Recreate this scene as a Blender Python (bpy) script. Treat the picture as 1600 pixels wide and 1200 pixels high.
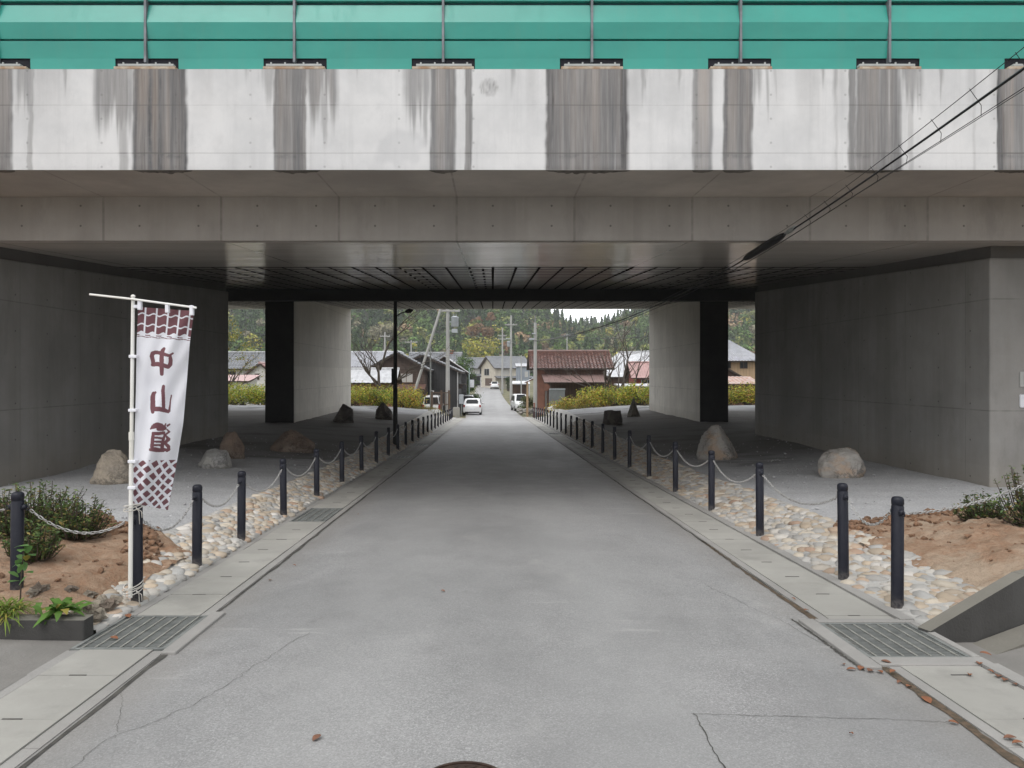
import bpy, bmesh, math, random
import numpy as np
from mathutils import Vector, Matrix, noise as mnoise

R = math.radians
sc = bpy.context.scene
for o in list(bpy.data.objects):
    bpy.data.objects.remove(o)

# ------------------------------------------------------------------ camera
CAMZ = 1.68
F = 1150.0                     # focal length in pixels of the 1600 px wide photograph
cam_d = bpy.data.cameras.new("camera")
cam = bpy.data.objects.new("camera", cam_d)
sc.collection.objects.link(cam)
cam.location = (0, 0, CAMZ)
cam.rotation_euler = (R(90), 0, 0)
cam_d.sensor_width = 36
cam_d.lens = F / 1600 * 36
cam_d.shift_x = 30 / 1600
cam_d.shift_y = -15 / 1600
cam_d.clip_start = 0.05
cam_d.clip_end = 3000
sc.camera = cam

# ------------------------------------------------------------------ sky, sun, exposure
SUN_EL, SUN_ROT = 58, 205      # overcast: a soft high sun behind the camera, a little to its left
w = bpy.data.worlds.new("World")
sc.world = w
w.use_nodes = True
wn = w.node_tree
wn.nodes.clear()
sky = wn.nodes.new("ShaderNodeTexSky")
sky.sky_type = 'NISHITA'
sky.sun_disc = False
sky.sun_elevation = R(SUN_EL)
sky.sun_rotation = R(SUN_ROT)
sky.air_density = 1.0
sky.dust_density = 6.0
sky.ozone_density = 1.0
hs = wn.nodes.new("ShaderNodeHueSaturation")
hs.inputs['Saturation'].default_value = 0.22
bg = wn.nodes.new("ShaderNodeBackground")
bg.inputs['Strength'].default_value = 0.15
wo = wn.nodes.new("ShaderNodeOutputWorld")
wn.links.new(sky.outputs[0], hs.inputs['Color'])
ov = wn.nodes.new("ShaderNodeMix"); ov.data_type = 'RGBA'          # a closed overcast: the sky's own light evened out by cloud
ov.inputs[0].default_value = 0.62
ov.inputs[7].default_value = (10.2, 10.35, 10.6, 1)
wn.links.new(hs.outputs[0], ov.inputs[6])
# the cloud is thinner, so brighter, low beyond the village
wtc = wn.nodes.new("ShaderNodeTexCoord"); wsx = wn.nodes.new("ShaderNodeSeparateXYZ")
wn.links.new(wtc.outputs['Generated'], wsx.inputs[0])
def _mr(sock, a, b, lo, hi):
    n_ = wn.nodes.new("ShaderNodeMapRange"); n_.interpolation_type = 'SMOOTHSTEP'
    wn.links.new(sock, n_.inputs[0]); n_.inputs[1].default_value = a; n_.inputs[2].default_value = b
    n_.inputs[3].default_value = lo; n_.inputs[4].default_value = hi
    return n_.outputs[0]
wm = wn.nodes.new("ShaderNodeMath"); wm.operation = 'MULTIPLY'
wn.links.new(_mr(wsx.outputs[1], 0.15, 0.85, 0, 1), wm.inputs[0]); wn.links.new(_mr(wsx.outputs[2], 0.35, 0.85, 1, 0), wm.inputs[1])
wa = wn.nodes.new("ShaderNodeMath"); wa.operation = 'MULTIPLY_ADD'; wn.links.new(wm.outputs[0], wa.inputs[0]); wa.inputs[1].default_value = 1.5; wa.inputs[2].default_value = 1.0
wv = wn.nodes.new("ShaderNodeVectorMath"); wv.operation = 'SCALE'
wn.links.new(ov.outputs[2], wv.inputs[0]); wn.links.new(wa.outputs[0], wv.inputs['Scale'])
wn.links.new(wv.outputs[0], bg.inputs['Color'])
wn.links.new(bg.outputs[0], wo.inputs['Surface'])

sun_d = bpy.data.lights.new("sun", 'SUN')
sun = bpy.data.objects.new("sun", sun_d)
sc.collection.objects.link(sun)
sun_d.energy = 1.1
sun_d.angle = R(40)
sun_d.color = (1.0, 0.97, 0.93)
_e, _r = R(SUN_EL), R(SUN_ROT)
sd = Vector((math.sin(_r) * math.cos(_e), math.cos(_r) * math.cos(_e), math.sin(_e)))
sun.rotation_euler = sd.to_track_quat('Z', 'Y').to_euler()
sun.location = (0, -20, 30)

sc.view_settings.view_transform = 'Standard'
sc.view_settings.look = 'None'
sc.view_settings.exposure = 0.0
sc.view_settings.gamma = 1
sc.render.engine = 'CYCLES'
sc.cycles.max_bounces = 10
sc.cycles.diffuse_bounces = 6
sc.cycles.use_denoising = True

random.seed(7)
RNG = np.random.default_rng(11)

# ------------------------------------------------------------------ object helpers
def link(o):
    sc.collection.objects.link(o)
    return o

def tag(o, label=None, cat=None, group=None, kind=None):
    if label: o['label'] = label
    if cat: o['category'] = cat
    if group: o['group'] = group
    if kind: o['kind'] = kind
    return o

def thing(name, label, cat, loc=(0, 0, 0), rz=0.0, group=None):
    o = link(bpy.data.objects.new(name, None))
    o.empty_display_size = 0.2
    o.location = loc
    o.rotation_euler = (0, 0, rz)
    return tag(o, label, cat, group)

class MB:
    """collects faces and links them as ONE mesh object"""
    def __init__(s):
        s.v = []; s.f = []; s.m = []; s.col = None
    def add(s, vs, fs, mi=0):
        b = len(s.v)
        s.v.extend([tuple(map(float, q)) for q in vs])
        for f in fs:
            s.f.append(tuple(b + i for i in f)); s.m.append(mi)
        return b
    def quad(s, a, b, c, d, mi=0):
        s.add([a, b, c, d], [(0, 1, 2, 3)], mi)
    def box(s, c, sz, rz=0.0, mi=0, rx=0.0, ry=0.0):
        hx, hy, hz = sz[0] / 2, sz[1] / 2, sz[2] / 2
        pts = [Vector((x, y, z)) for x in (-hx, hx) for y in (-hy, hy) for z in (-hz, hz)]
        if rx or ry or rz:
            mt = Matrix.Rotation(rz, 3, 'Z') @ Matrix.Rotation(ry, 3, 'Y') @ Matrix.Rotation(rx, 3, 'X')
            pts = [mt @ p for p in pts]
        cc = Vector(c)
        s.add([p + cc for p in pts], [(0, 1, 3, 2), (4, 6, 7, 5), (0, 4, 5, 1), (2, 3, 7, 6), (0, 2, 6, 4), (1, 5, 7, 3)], mi)
        return s
    def bbox(s, x0, x1, y0, y1, z0, z1, mi=0):
        return s.box(((x0 + x1) / 2, (y0 + y1) / 2, (z0 + z1) / 2), (abs(x1 - x0), abs(y1 - y0), abs(z1 - z0)), mi=mi)
    def prism(s, poly, axis, a, b, mi=0):
        """poly of 2-D points extruded along axis ('x': poly is (y,z); 'y': (x,z); 'z': (x,y))"""
        def P(p, t):
            return (t, p[0], p[1]) if axis == 'x' else ((p[0], t, p[1]) if axis == 'y' else (p[0], p[1], t))
        n = len(poly)
        vs = [P(p, a) for p in poly] + [P(p, b) for p in poly]
        fs = [(i, (i + 1) % n, n + (i + 1) % n, n + i) for i in range(n)]
        fs += [tuple(range(n - 1, -1, -1)), tuple(range(n, 2 * n))]
        s.add(vs, fs, mi)
        return s
    def tube(s, pts, rad, n=8, mi=0, cap=True):
        pts = [Vector(p) for p in pts]
        if not hasattr(rad, '__len__'): rad = [rad] * len(pts)
        rings = []
        up = None
        for i, p in enumerate(pts):
            d = (pts[min(i + 1, len(pts) - 1)] - pts[max(i - 1, 0)])
            d = d.normalized() if d.length > 1e-9 else Vector((0, 0, 1))
            if up is None:
                up = Vector((1, 0, 0)) if abs(d.x) < 0.8 else Vector((0, 1, 0))
            x = (up - d * up.dot(d)).normalized()
            y = d.cross(x); up = x
            rings.append([p + (x * math.cos(2 * math.pi * k / n) + y * math.sin(2 * math.pi * k / n)) * rad[i] for k in range(n)])
        vs = [q for r_ in rings for q in r_]
        fs = []
        for i in range(len(pts) - 1):
            for k in range(n):
                fs.append((i * n + k, i * n + (k + 1) % n, (i + 1) * n + (k + 1) % n, (i + 1) * n + k))
        if cap:
            fs.append(tuple(range(n - 1, -1, -1)))
            fs.append(tuple((len(pts) - 1) * n + k for k in range(n)))
        s.add(vs, fs, mi)
        return s
    def cyl(s, c, r, z0, z1, n=16, mi=0):
        return s.tube([(c[0], c[1], z0), (c[0], c[1], z1)], r, n, mi)
    def lathe(s, prof, c=(0, 0, 0), n=16, mi=0):
        vs = []
        for (r, z) in prof:
            for k in range(n):
                a = 2 * math.pi * k / n
                vs.append((c[0] + r * math.cos(a), c[1] + r * math.sin(a), c[2] + z))
        fs = []
        for i in range(len(prof) - 1):
            for k in range(n):
                fs.append((i * n + k, i * n + (k + 1) % n, (i + 1) * n + (k + 1) % n, (i + 1) * n + k))
        fs.append(tuple(range(n - 1, -1, -1)))
        fs.append(tuple((len(prof) - 1) * n + k for k in range(n)))
        s.add(vs, fs, mi)
        return s
    def ico(s, c, rad, sub=1, jit=0.0, squash=(1, 1, 1), mi=0, seed=0, rz=0.0):
        vs, fs = ICO[sub]
        out = []
        ca, sa = math.cos(rz), math.sin(rz)
        for q in vs:
            k = 1.0
            if jit:
                k += jit * mnoise.noise(Vector(q) * 1.7 + Vector((seed * 3.1, seed * 1.7, seed * .7)))
            x, y, z = q[0] * rad * squash[0] * k, q[1] * rad * squash[1] * k, q[2] * rad * squash[2] * k
            out.append((c[0] + x * ca - y * sa, c[1] + x * sa + y * ca, c[2] + z))
        s.add(out, fs, mi)
        return s
    def build(s, name, mats, parent=None, smooth=False, cols=None, auto=None, bevel=0.0):
        me = bpy.data.meshes.new(name)
        me.from_pydata(s.v, [], s.f)
        if not isinstance(mats, (list, tuple)): mats = [mats]
        for m_ in mats: me.materials.append(m_)
        if len(mats) > 1: me.polygons.foreach_set('material_index', s.m)
        if smooth: me.polygons.foreach_set('use_smooth', [True] * len(me.polygons))
        if cols is not None:
            at = me.color_attributes.new('Col', 'FLOAT_COLOR', 'POINT')
            at.data.foreach_set('color', np.asarray(cols, dtype=np.float32).ravel())
        me.update()
        if bevel > 0:
            bm = bmesh.new(); bm.from_mesh(me)
            es = [e for e in bm.edges if len(e.link_faces) == 2 and e.calc_face_angle(0) > 0.6]
            bmesh.ops.bevel(bm, geom=es, offset=bevel, segments=2, affect='EDGES', profile=0.5)
            bm.to_mesh(me); bm.free()
        o = link(bpy.data.objects.new(name, me))
        if parent is not None: o.parent = parent
        if auto is not None:
            me.polygons.foreach_set('use_smooth', [True] * len(me.polygons))
            me.set_sharp_from_angle(angle=R(auto))
        return o

ICO = {}
for _s in (1, 2, 3, 5):
    _bm = bmesh.new()
    bmesh.ops.create_icosphere(_bm, subdivisions=_s, radius=1)
    ICO[_s] = ([tuple(v_.co) for v_ in _bm.verts], [tuple(v_.index for v_ in f_.verts) for f_ in _bm.faces])
    _bm.free()

def np_mesh(name, V, Fq, mats, parent=None, cols=None, smooth=False, mi=None):
    """V (n,3), Fq (m,k) arrays with k constant"""
    me = bpy.data.meshes.new(name)
    V = np.asarray(V, dtype=np.float32); Fq = np.asarray(Fq, dtype=np.int32)
    me.vertices.add(len(V)); me.vertices.foreach_set('co', V.ravel())
    k = Fq.shape[1]
    me.loops.add(Fq.size); me.loops.foreach_set('vertex_index', Fq.ravel())
    me.polygons.add(len(Fq)); me.polygons.foreach_set('loop_start', np.arange(0, Fq.size, k, dtype=np.int32))
    if not isinstance(mats, (list, tuple)): mats = [mats]
    for m_ in mats: me.materials.append(m_)
    if mi is not None: me.polygons.foreach_set('material_index', np.asarray(mi, dtype=np.int32))
    if smooth: me.polygons.foreach_set('use_smooth', np.ones(len(Fq), dtype=bool))
    if cols is not None:
        at = me.color_attributes.new('Col', 'FLOAT_COLOR', 'POINT')
        at.data.foreach_set('color', np.asarray(cols, dtype=np.float32).ravel())
    me.update(calc_edges=True); me.validate()
    o = link(bpy.data.objects.new(name, me))
    if parent is not None: o.parent = parent
    return o

def grid_faces(nu, nv):
    """indices of a (nv rows, nu columns) vertex grid"""
    i = np.arange(nv - 1)[:, None] * nu + np.arange(nu - 1)[None, :]
    return np.stack([i, i + 1, i + nu + 1, i + nu], -1).reshape(-1, 4)

def fbm(x, y, z=0.0, oct=4):
    return mnoise.fractal(Vector((x, y, z)), 0.9, 2.1, oct)

def vnoise(X, Y, seed=0):
    """cheap vectorised smooth value noise, about -1..1"""
    X = np.asarray(X, dtype=float); Y = np.asarray(Y, dtype=float)
    def h(i, j):
        n = np.sin(i * 127.1 + j * 311.7 + seed * 74.7) * 43758.5453
        return n - np.floor(n)
    i, j = np.floor(X), np.floor(Y)
    u, v = X - i, Y - j
    u = u * u * (3 - 2 * u); v = v * v * (3 - 2 * v)
    a = h(i, j) * (1 - u) + h(i + 1, j) * u
    b = h(i, j + 1) * (1 - u) + h(i + 1, j + 1) * u
    return (a * (1 - v) + b * v) * 2 - 1

def sstep(a, b, x):
    t = np.clip((np.asarray(x, dtype=float) - a) / (b - a), 0, 1)
    return t * t * (3 - 2 * t)

def copy_tree(o, parent=None):
    c = o.copy(); link(c)
    if parent is not None: c.parent = parent
    for ch in list(o.children): copy_tree(ch, c)
    return c

# ------------------------------------------------------------------ material helpers
class NT:
    def __init__(s, name):
        s.m = bpy.data.materials.new(name); s.m.use_nodes = True
        s.t = s.m.node_tree; s.t.nodes.clear()
        s.out = s.t.nodes.new('ShaderNodeOutputMaterial')
        s.b = s.t.nodes.new('ShaderNodeBsdfPrincipled')
        s.t.links.new(s.b.outputs[0], s.out.inputs['Surface'])
        s.tc = s.t.nodes.new('ShaderNodeTexCoord')
        s.P = s.tc.outputs['Object']
    def set(s, sock, v):
        if hasattr(v, 'links') or isinstance(v, bpy.types.NodeSocket): s.t.links.new(v, sock)
        else: sock.default_value = v
    def map(s, scale=(1, 1, 1), loc=(0, 0, 0), rot=(0, 0, 0), src=None):
        n = s.t.nodes.new('ShaderNodeMapping')
        s.t.links.new(src or s.P, n.inputs[0])
        n.inputs['Scale'].default_value = scale; n.inputs['Location'].default_value = loc; n.inputs['Rotation'].default_value = rot
        return n.outputs[0]
    def noise(s, scale=5, detail=4, rough=0.55, vec=None, dist=0.0, out=0):
        n = s.t.nodes.new('ShaderNodeTexNoise')
        s.t.links.new(vec or s.P, n.inputs['Vector'])
        n.inputs['Scale'].default_value = scale; n.inputs['Detail'].default_value = detail
        n.inputs['Roughness'].default_value = rough; n.inputs['Distortion'].default_value = dist
        return n.outputs[out]
    def voro(s, scale=5, feature='F1', vec=None, out=0, rnd=1.0):
        n = s.t.nodes.new('ShaderNodeTexVoronoi'); n.feature = feature
        s.t.links.new(vec or s.P, n.inputs['Vector']); n.inputs['Scale'].default_value = scale
        n.inputs['Randomness'].default_value = rnd
        return n.outputs[out]
    def ramp(s, f, a, b, lo=0.0, hi=1.0):
        n = s.t.nodes.new('ShaderNodeMapRange'); n.interpolation_type = 'SMOOTHSTEP'
        s.set(n.inputs[0], f); n.inputs[1].default_value = a; n.inputs[2].default_value = b
        n.inputs[3].default_value = lo; n.inputs[4].default_value = hi
        return n.outputs[0]
    def math(s, op, a, b=0.0, c=0.0):
        n = s.t.nodes.new('ShaderNodeMath'); n.operation = op
        s.set(n.inputs[0], a); s.set(n.inputs[1], b)
        if op in ('WRAP', 'MULTIPLY_ADD'): s.set(n.inputs[2], c)
        return n.outputs[0]
    def mix(s, f, a, b, mode='MIX'):
        n = s.t.nodes.new('ShaderNodeMix'); n.data_type = 'RGBA'; n.blend_type = mode
        s.set(n.inputs[0], f)
        for k, v in ((6, a), (7, b)):
            if isinstance(v, (tuple, list)): v = (*v[:3], 1.0)
            s.set(n.inputs[k], v)
        return n.outputs[2]
    def xyz(s, src=None):
        n = s.t.nodes.new('ShaderNodeSeparateXYZ'); s.t.links.new(src or s.P, n.inputs[0]); return n.outputs
    def attr(s, name='Col', out='Color'):
        n = s.t.nodes.new('ShaderNodeAttribute'); n.attribute_name = name; return n.outputs[out]
    def rand(s):
        return s.t.nodes.new('ShaderNodeObjectInfo').outputs['Random']
    def bump(s, h, strength=0.3, dist=0.01):
        n = s.t.nodes.new('ShaderNodeBump'); n.inputs['Strength'].default_value = strength; n.inputs['Distance'].default_value = dist
        s.t.links.new(h, n.inputs['Height'])
        s.t.links.new(n.outputs[0], s.b.inputs['Normal'])
    def fin(s, col, rough=0.8, metal=0.0, spec=0.5):
        if isinstance(col, (tuple, list)): col = (*col[:3], 1.0)
        s.set(s.b.inputs['Base Color'], col); s.set(s.b.inputs['Roughness'], rough)
        s.set(s.b.inputs['Metallic'], metal); s.b.inputs['Specular IOR Level'].default_value = spec
        return s.m
    def line(s, coord, period, width, off=0.0):
        """1 on a thin line repeated along coord"""
        f = s.math('WRAP', s.math('ADD', coord, off), period / 2, -period / 2)
        f = s.math('ABSOLUTE', f)
        return s.ramp(f, width * 0.35, width, 1.0, 0.0)

def M(name, c1, c2=None, scale=3.0, rough=0.8, bump=0.0, bscale=40.0, metal=0.0, spec=0.4, detail=5, stretch=(1, 1, 1)):
    n = NT(name)
    if c2 is None: c2 = tuple(v * 0.8 for v in c1)
    vec = n.map(stretch)
    f = n.ramp(n.noise(scale, detail, 0.6, vec), 0.3, 0.7)
    col = n.mix(f, c2, c1)
    if bump: n.bump(n.noise(bscale, 4, 0.6, vec), bump, 0.01)
    return n.fin(col, rough, metal, spec)

def leaf_mat(name, trans=0.25, rough=0.55):
    n = NT(name)
    n.fin(n.attr(), rough, 0, 0.3)
    tr = n.t.nodes.new('ShaderNodeBsdfTranslucent'); n.t.links.new(n.attr(), tr.inputs[0])
    mx = n.t.nodes.new('ShaderNodeMixShader'); mx.inputs[0].default_value = trans
    n.t.links.new(n.b.outputs[0], mx.inputs[1]); n.t.links.new(tr.outputs[0], mx.inputs[2])
    n.t.links.new(mx.outputs[0], n.out.inputs['Surface'])
    return n.m

def concrete(name, c=(0.36, 0.35, 0.335), rough=0.8, streak=0.5, joints=None, spec=0.35, holes=None, blotch=0.5, bump=0.15, panels=None, grime=None):
    """joints: list of (axis, period, width, offset); holes: (axis_a, axis_b, period_a, period_b, radius)"""
    n = NT(name)
    big = n.ramp(n.noise(0.55, 5, 0.6), 0.3, 0.72)
    med = n.ramp(n.noise(3.5, 6, 0.65), 0.25, 0.75)
    fine = n.noise(60, 3, 0.6)
    st = n.ramp(n.noise(1.0, 5, 0.6, n.map((2.6, 2.6, 0.16))), 0.35, 0.75)
    d = tuple(v * 0.66 for v in c); l = tuple(min(1, v * 1.13) for v in c)
    col = n.mix(n.math('MULTIPLY', big, blotch), l, d)
    col = n.mix(n.math('MULTIPLY', med, 0.35), col, tuple(v * 0.78 for v in c))
    col = n.mix(n.math('MULTIPLY', st, streak * 0.55), col, (c[0] * 0.5, c[1] * 0.48, c[2] * 0.45))
    col = n.mix(n.math('MULTIPLY', fine, 0.18), col, tuple(v * 0.6 for v in c))
    X = n.xyz()
    if panels:
        ids = None
        for (ax, per, off) in panels:
            q = n.math('FLOOR', n.math('DIVIDE', n.math('ADD', X['XYZ'.index(ax)], off), per))
            ids = q if ids is None else n.math('ADD', n.math('MULTIPLY', ids, 7.31), n.math('MULTIPLY', q, 3.17))
        wn_ = n.t.nodes.new('ShaderNodeTexWhiteNoise'); wn_.noise_dimensions = '1D'
        n.t.links.new(ids, wn_.inputs['W'])
        col = n.mix(n.ramp(wn_.outputs[0], 0, 1, 0.0, 0.26), col, tuple(v * 0.55 for v in c))
        mark = n.ramp(n.noise(0.9, 6, 0.7, n.map((1.6, 1.6, .5), loc=(3, 1, 7))), 0.52, 0.72)
        col = n.mix(n.math('MULTIPLY', mark, 0.40), col, tuple(v * 0.48 for v in c))
        lime = n.ramp(n.noise(1.4, 6, 0.7, n.map((2.2, 2.2, .35), loc=(8, 2, 3))), 0.62, 0.78)
        col = n.mix(n.math('MULTIPLY', lime, 0.22), col, tuple(min(1, v * 1.5) for v in c))
    if grime:
        z0, z1, gc = grime
        col = n.mix(n.math('MULTIPLY', n.ramp(n.math('ADD', X[2], n.math('MULTIPLY', n.noise(1.3, 5), .5)), z0, z1, 1, 0), 0.45), col, gc)
    if joints:
        for (ax, per, wd, off) in joints:
            f = n.line(X['XYZ'.index(ax)], per, wd, off)
            f = n.math('MULTIPLY', f, n.ramp(n.noise(4, 3), 0.3, 0.6, 0.12, 0.55))
            col = n.mix(f, col, tuple(v * 0.4 for v in c))
    if holes:
        a, b, pa, pb, rr = holes
        fa = n.math('WRAP', X['XYZ'.index(a)], pa / 2, -pa / 2); fb = n.math('WRAP', X['XYZ'.index(b)], pb / 2, -pb / 2)
        dd = n.math('SQRT', n.math('ADD', n.math('MULTIPLY', fa, fa), n.math('MULTIPLY', fb, fb)))
        col = n.mix(n.math('MULTIPLY', n.ramp(dd, rr * .7, rr * 1.2, 1, 0), 0.8), col, tuple(v * 0.25 for v in c))
    n.bump(n.math('ADD', med, n.math('MULTIPLY', fine, 0.6)), bump, 0.01)
    return n.fin(col, rough, 0, spec)

# ================================================================== terrain functions
_ZY = np.array([-200, -30, -10, 0, 70, 80, 90, 100, 110, 120, 130, 150, 170, 200, 260, 400, 900], dtype=float)
_ZV = np.array([0.4, 0.4, 0.25, 0, -2.1, -2.27, -2.3, -2.26, -2.12, -1.93, -1.67, -1.05, -0.62, -0.1, 0.9, 1.5, 1.5])
def zr(y):
    y = np.asarray(y, dtype=float)
    return (np.interp(y - 2.5, _ZY, _ZV) + np.interp(y, _ZY, _ZV) + np.interp(y + 2.5, _ZY, _ZV)) / 3
def xc(y):
    return -0.95 * sstep(70, 150, y)
def gz(x, y):
    """height of the park ground on both sides of the road"""
    x = np.asarray(x, dtype=float); y = np.asarray(y, dtype=float)
    r = zr(y)
    ax = np.abs(x)
    xi = np.where(x < 0, 2.80, 3.14); xe = np.where(x < 0, 3.45, 3.95)
    rise = 0.17 * sstep(4.5, 8, y)
    u = np.clip((ax - xi) / (xe - xi), 0, 1)
    t = np.clip((ax - xe) / 4.0, 0, 1)
    edge = np.maximum(r + 0.012 + rise, np.minimum(-0.36, r + 0.9))      # far in, the park stays level while the lane keeps falling
    g = (r + 0.012 + (edge - r - 0.012) * u) * (1 - t) - 0.12 * t
    g = g + np.where(ax > xe, 0.018 * vnoise(x * 0.9, y * 0.9, 3), 0)
    t2 = sstep(44, 62, y)
    g = g * (1 - t2) + (r - 0.03) * t2
    t3 = sstep(5.2, 4.4, y)
    return g * (1 - t3) + (r - 0.01) * t3
def zr1(y): return float(zr(y))
def gz1(x, y): return float(gz(x, y))

# ================================================================== surface materials
def make_asphalt():
    n = NT('asphalt')
    X = n.xyz()
    fine = n.voro(140, 'F1', out=1)
    fv = n.t.nodes.new('ShaderNodeSeparateColor'); n.t.links.new(fine, fv.inputs[0])
    grain = n.ramp(fv.outputs[0], 0.0, 1.0)
    lightgr = n.ramp(fv.outputs[1], 0.86, 0.97)
    big = n.ramp(n.noise(0.45, 5, 0.6, n.map((1, 0.45, 1))), 0.32, 0.7)
    med = n.ramp(n.noise(2.6, 6, 0.65), 0.3, 0.72)
    dust = n.ramp(n.noise(1.1, 7, 0.7, n.map((1.4, .7, 1))), 0.56, 0.76)
    col = n.mix(grain, (0.213, 0.212, 0.211), (0.335, 0.333, 0.332))
    col = n.mix(n.math('MULTIPLY', lightgr, 0.5), col, (0.52, 0.52, 0.52))
    col = n.mix(n.math('MULTIPLY', big, 0.6), col, (0.185, 0.183, 0.182))
    col = n.mix(n.math('MULTIPLY', med, 0.25), col, (0.34, 0.335, 0.33))
    col = n.mix(n.math('MULTIPLY', dust, 0.38), col, (0.42, 0.41, 0.39))
    patch = n.ramp(n.noise(0.32, 3, 0.5, n.map((1, 0.7, 1), loc=(5, 3, 0))), 0.50, 0.56)
    col = n.mix(n.math('MULTIPLY', patch, 0.26), col, (0.19, 0.19, 0.19))
    scuff = n.math('MULTIPLY', n.ramp(n.noise(1.0, 7, 0.75, n.map((.9, 5.5, 1), rot=(0, 0, .12))), 0.58, 0.74), n.ramp(n.noise(0.5, 2), .45, .6))
    col = n.mix(n.math('MULTIPLY', scuff, 0.6), col, (0.46, 0.455, 0.44))
    oil = n.ramp(n.noise(2.3, 5, 0.7, n.map((1, .6, 1), loc=(2, 9, 0))), 0.66, 0.8)
    col = n.mix(n.math('MULTIPLY', oil, 0.6), col, (0.12, 0.117, 0.112))
    edge = n.ramp(n.math('ADD', n.math('ABSOLUTE', n.math('SUBTRACT', X[0], 0.14)), n.math('MULTIPLY', n.noise(2.5, 5, .7), .5)), 2.1, 2.6)
    col = n.mix(n.math('MULTIPLY', edge, 0.35), col, (0.21, 0.19, 0.165))
    # worn wheel tracks: a little smoother and paler; darker strip of tyre dirt in the middle
    trk = n.ramp(n.math('ABSOLUTE', n.math('SUBTRACT', n.math('ABSOLUTE', X[0]), 0.85)), 0.1, 0.6, 1, 0)
    col = n.mix(n.math('MULTIPLY', trk, 0.22), col, (0.34, 0.338, 0.335))
    # the surface below the bridge is mixed browner and darker
    under_tone = n.math('MULTIPLY', n.ramp(X[1], 11, 17), n.ramp(X[1], 40, 46, 1, 0))
    col = n.mix(n.math('MULTIPLY', under_tone, 0.35), col, (0.16, 0.15, 0.135))
    n.bump(n.math('ADD', grain, n.math('MULTIPLY', med, 0.5)), 0.45, 0.004)
    return n.fin(col, n.ramp(med, 0, 1, 0.56, 0.72), 0, 0.45)
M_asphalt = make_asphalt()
M_crack = M('crack_dirt', (0.045, 0.043, 0.04), (0.09, 0.085, 0.075), 8, 0.95)
M_debris = M('gutter_debris', (0.13, 0.09, 0.06), (0.06, 0.05, 0.035), 30, 0.95, 0.5, 90)

def make_gravel():
    n = NT('grey_gravel')
    v = n.voro(55, 'F1', out=1)
    fv = n.t.nodes.new('ShaderNodeSeparateColor'); n.t.links.new(v, fv.inputs[0])
    d = n.voro(55, 'F1', out=0)
    big = n.ramp(n.noise(0.8, 5, 0.6), 0.3, 0.7)
    rake = n.ramp(n.noise(2.2, 5, 0.6, n.map((0.35, 1.6, 1), rot=(0, 0, 0.35))), 0.42, 0.68)
    col = n.mix(fv.outputs[0], (0.34, 0.344, 0.353), (0.50, 0.505, 0.513))
    col = n.mix(n.math('MULTIPLY', big, 0.3), col, (0.31, 0.31, 0.318))
    col = n.mix(n.math('MULTIPLY', rake, 0.22), col, (0.28, 0.28, 0.285))
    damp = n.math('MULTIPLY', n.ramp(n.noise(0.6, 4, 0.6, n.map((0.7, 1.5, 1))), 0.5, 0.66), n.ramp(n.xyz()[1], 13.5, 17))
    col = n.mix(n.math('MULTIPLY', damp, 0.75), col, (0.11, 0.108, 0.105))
    dirt_shade = n.math('MULTIPLY', n.ramp(n.math('ADD', n.xyz()[1], n.math('MULTIPLY', n.noise(.5, 5, .7), 3.0)), 16, 21), n.ramp(n.math('ADD', n.xyz()[1], n.math('MULTIPLY', n.noise(.5, 5, .7), 2.0)), 36, 40, 1, 0.15))  # dirt tone below the decks, also painting in the shade there
    col = n.mix(n.math('MULTIPLY', dirt_shade, 0.82), col, (0.105, 0.095, 0.083))
    n.bump(n.math('ADD', n.math('MULTIPLY', d, -1.2), n.math('MULTIPLY', rake, -1.0)), 0.6, 0.012)
    return n.fin(col, 0.93, 0, 0.2)
M_gravel = make_gravel()

def make_soil():
    n = NT('red_soil')
    a = n.ramp(n.noise(1.6, 6, 0.65), 0.3, 0.7)
    b = n.ramp(n.noise(11, 6, 0.7), 0.35, 0.7)
    f = n.noise(70, 4, 0.7)
    pale = n.ramp(n.noise(0.9, 6, 0.7, n.map((1, 1, 1), loc=(4, 1, 0))), 0.46, 0.62)
    col = n.mix(a, (0.35, 0.225, 0.15), (0.29, 0.17, 0.105))
    col = n.mix(n.math('MULTIPLY', b, 0.6), col, (0.44, 0.335, 0.245))
    col = n.mix(n.math('MULTIPLY', pale, n.ramp(n.xyz()[0], 2, 4, .25, .85)), col, (0.44, 0.35, 0.265))
    col = n.mix(n.math('MULTIPLY', n.ramp(f, 0.5, 0.75), 0.55), col, (0.15, 0.10, 0.07))
    n.bump(n.math('ADD', b, n.math('MULTIPLY', f, 0.9)), 0.8, 0.02)
    return n.fin(col, 0.96, 0, 0.15)
M_soil = make_soil()
M_ground = M('rough_ground', (0.20, 0.17, 0.10), (0.10, 0.11, 0.05), 0.6, 0.95, 0.5, 12, detail=8)
M_slab = concrete('gutter_concrete', (0.40, 0.39, 0.36), 0.85, 0.15, blotch=0.8, panels=[('Y', 0.6, 0.0)])
M_lip = concrete('lip_concrete', (0.33, 0.32, 0.305), 0.88, 0.1, blotch=0.8, bump=.5)
M_slot = M('slot_dark', (0.10, 0.095, 0.09), None, 5, 0.95)  # dark bars painting the darkness inside open handholes
M_lot = concrete('old_paving', (0.235, 0.225, 0.21), 0.9, 0.3, blotch=1.0, bump=0.6)
M_mortar = concrete('mortar', (0.42, 0.41, 0.39), 0.9, 0.0, blotch=0.4, bump=0.4)

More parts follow.
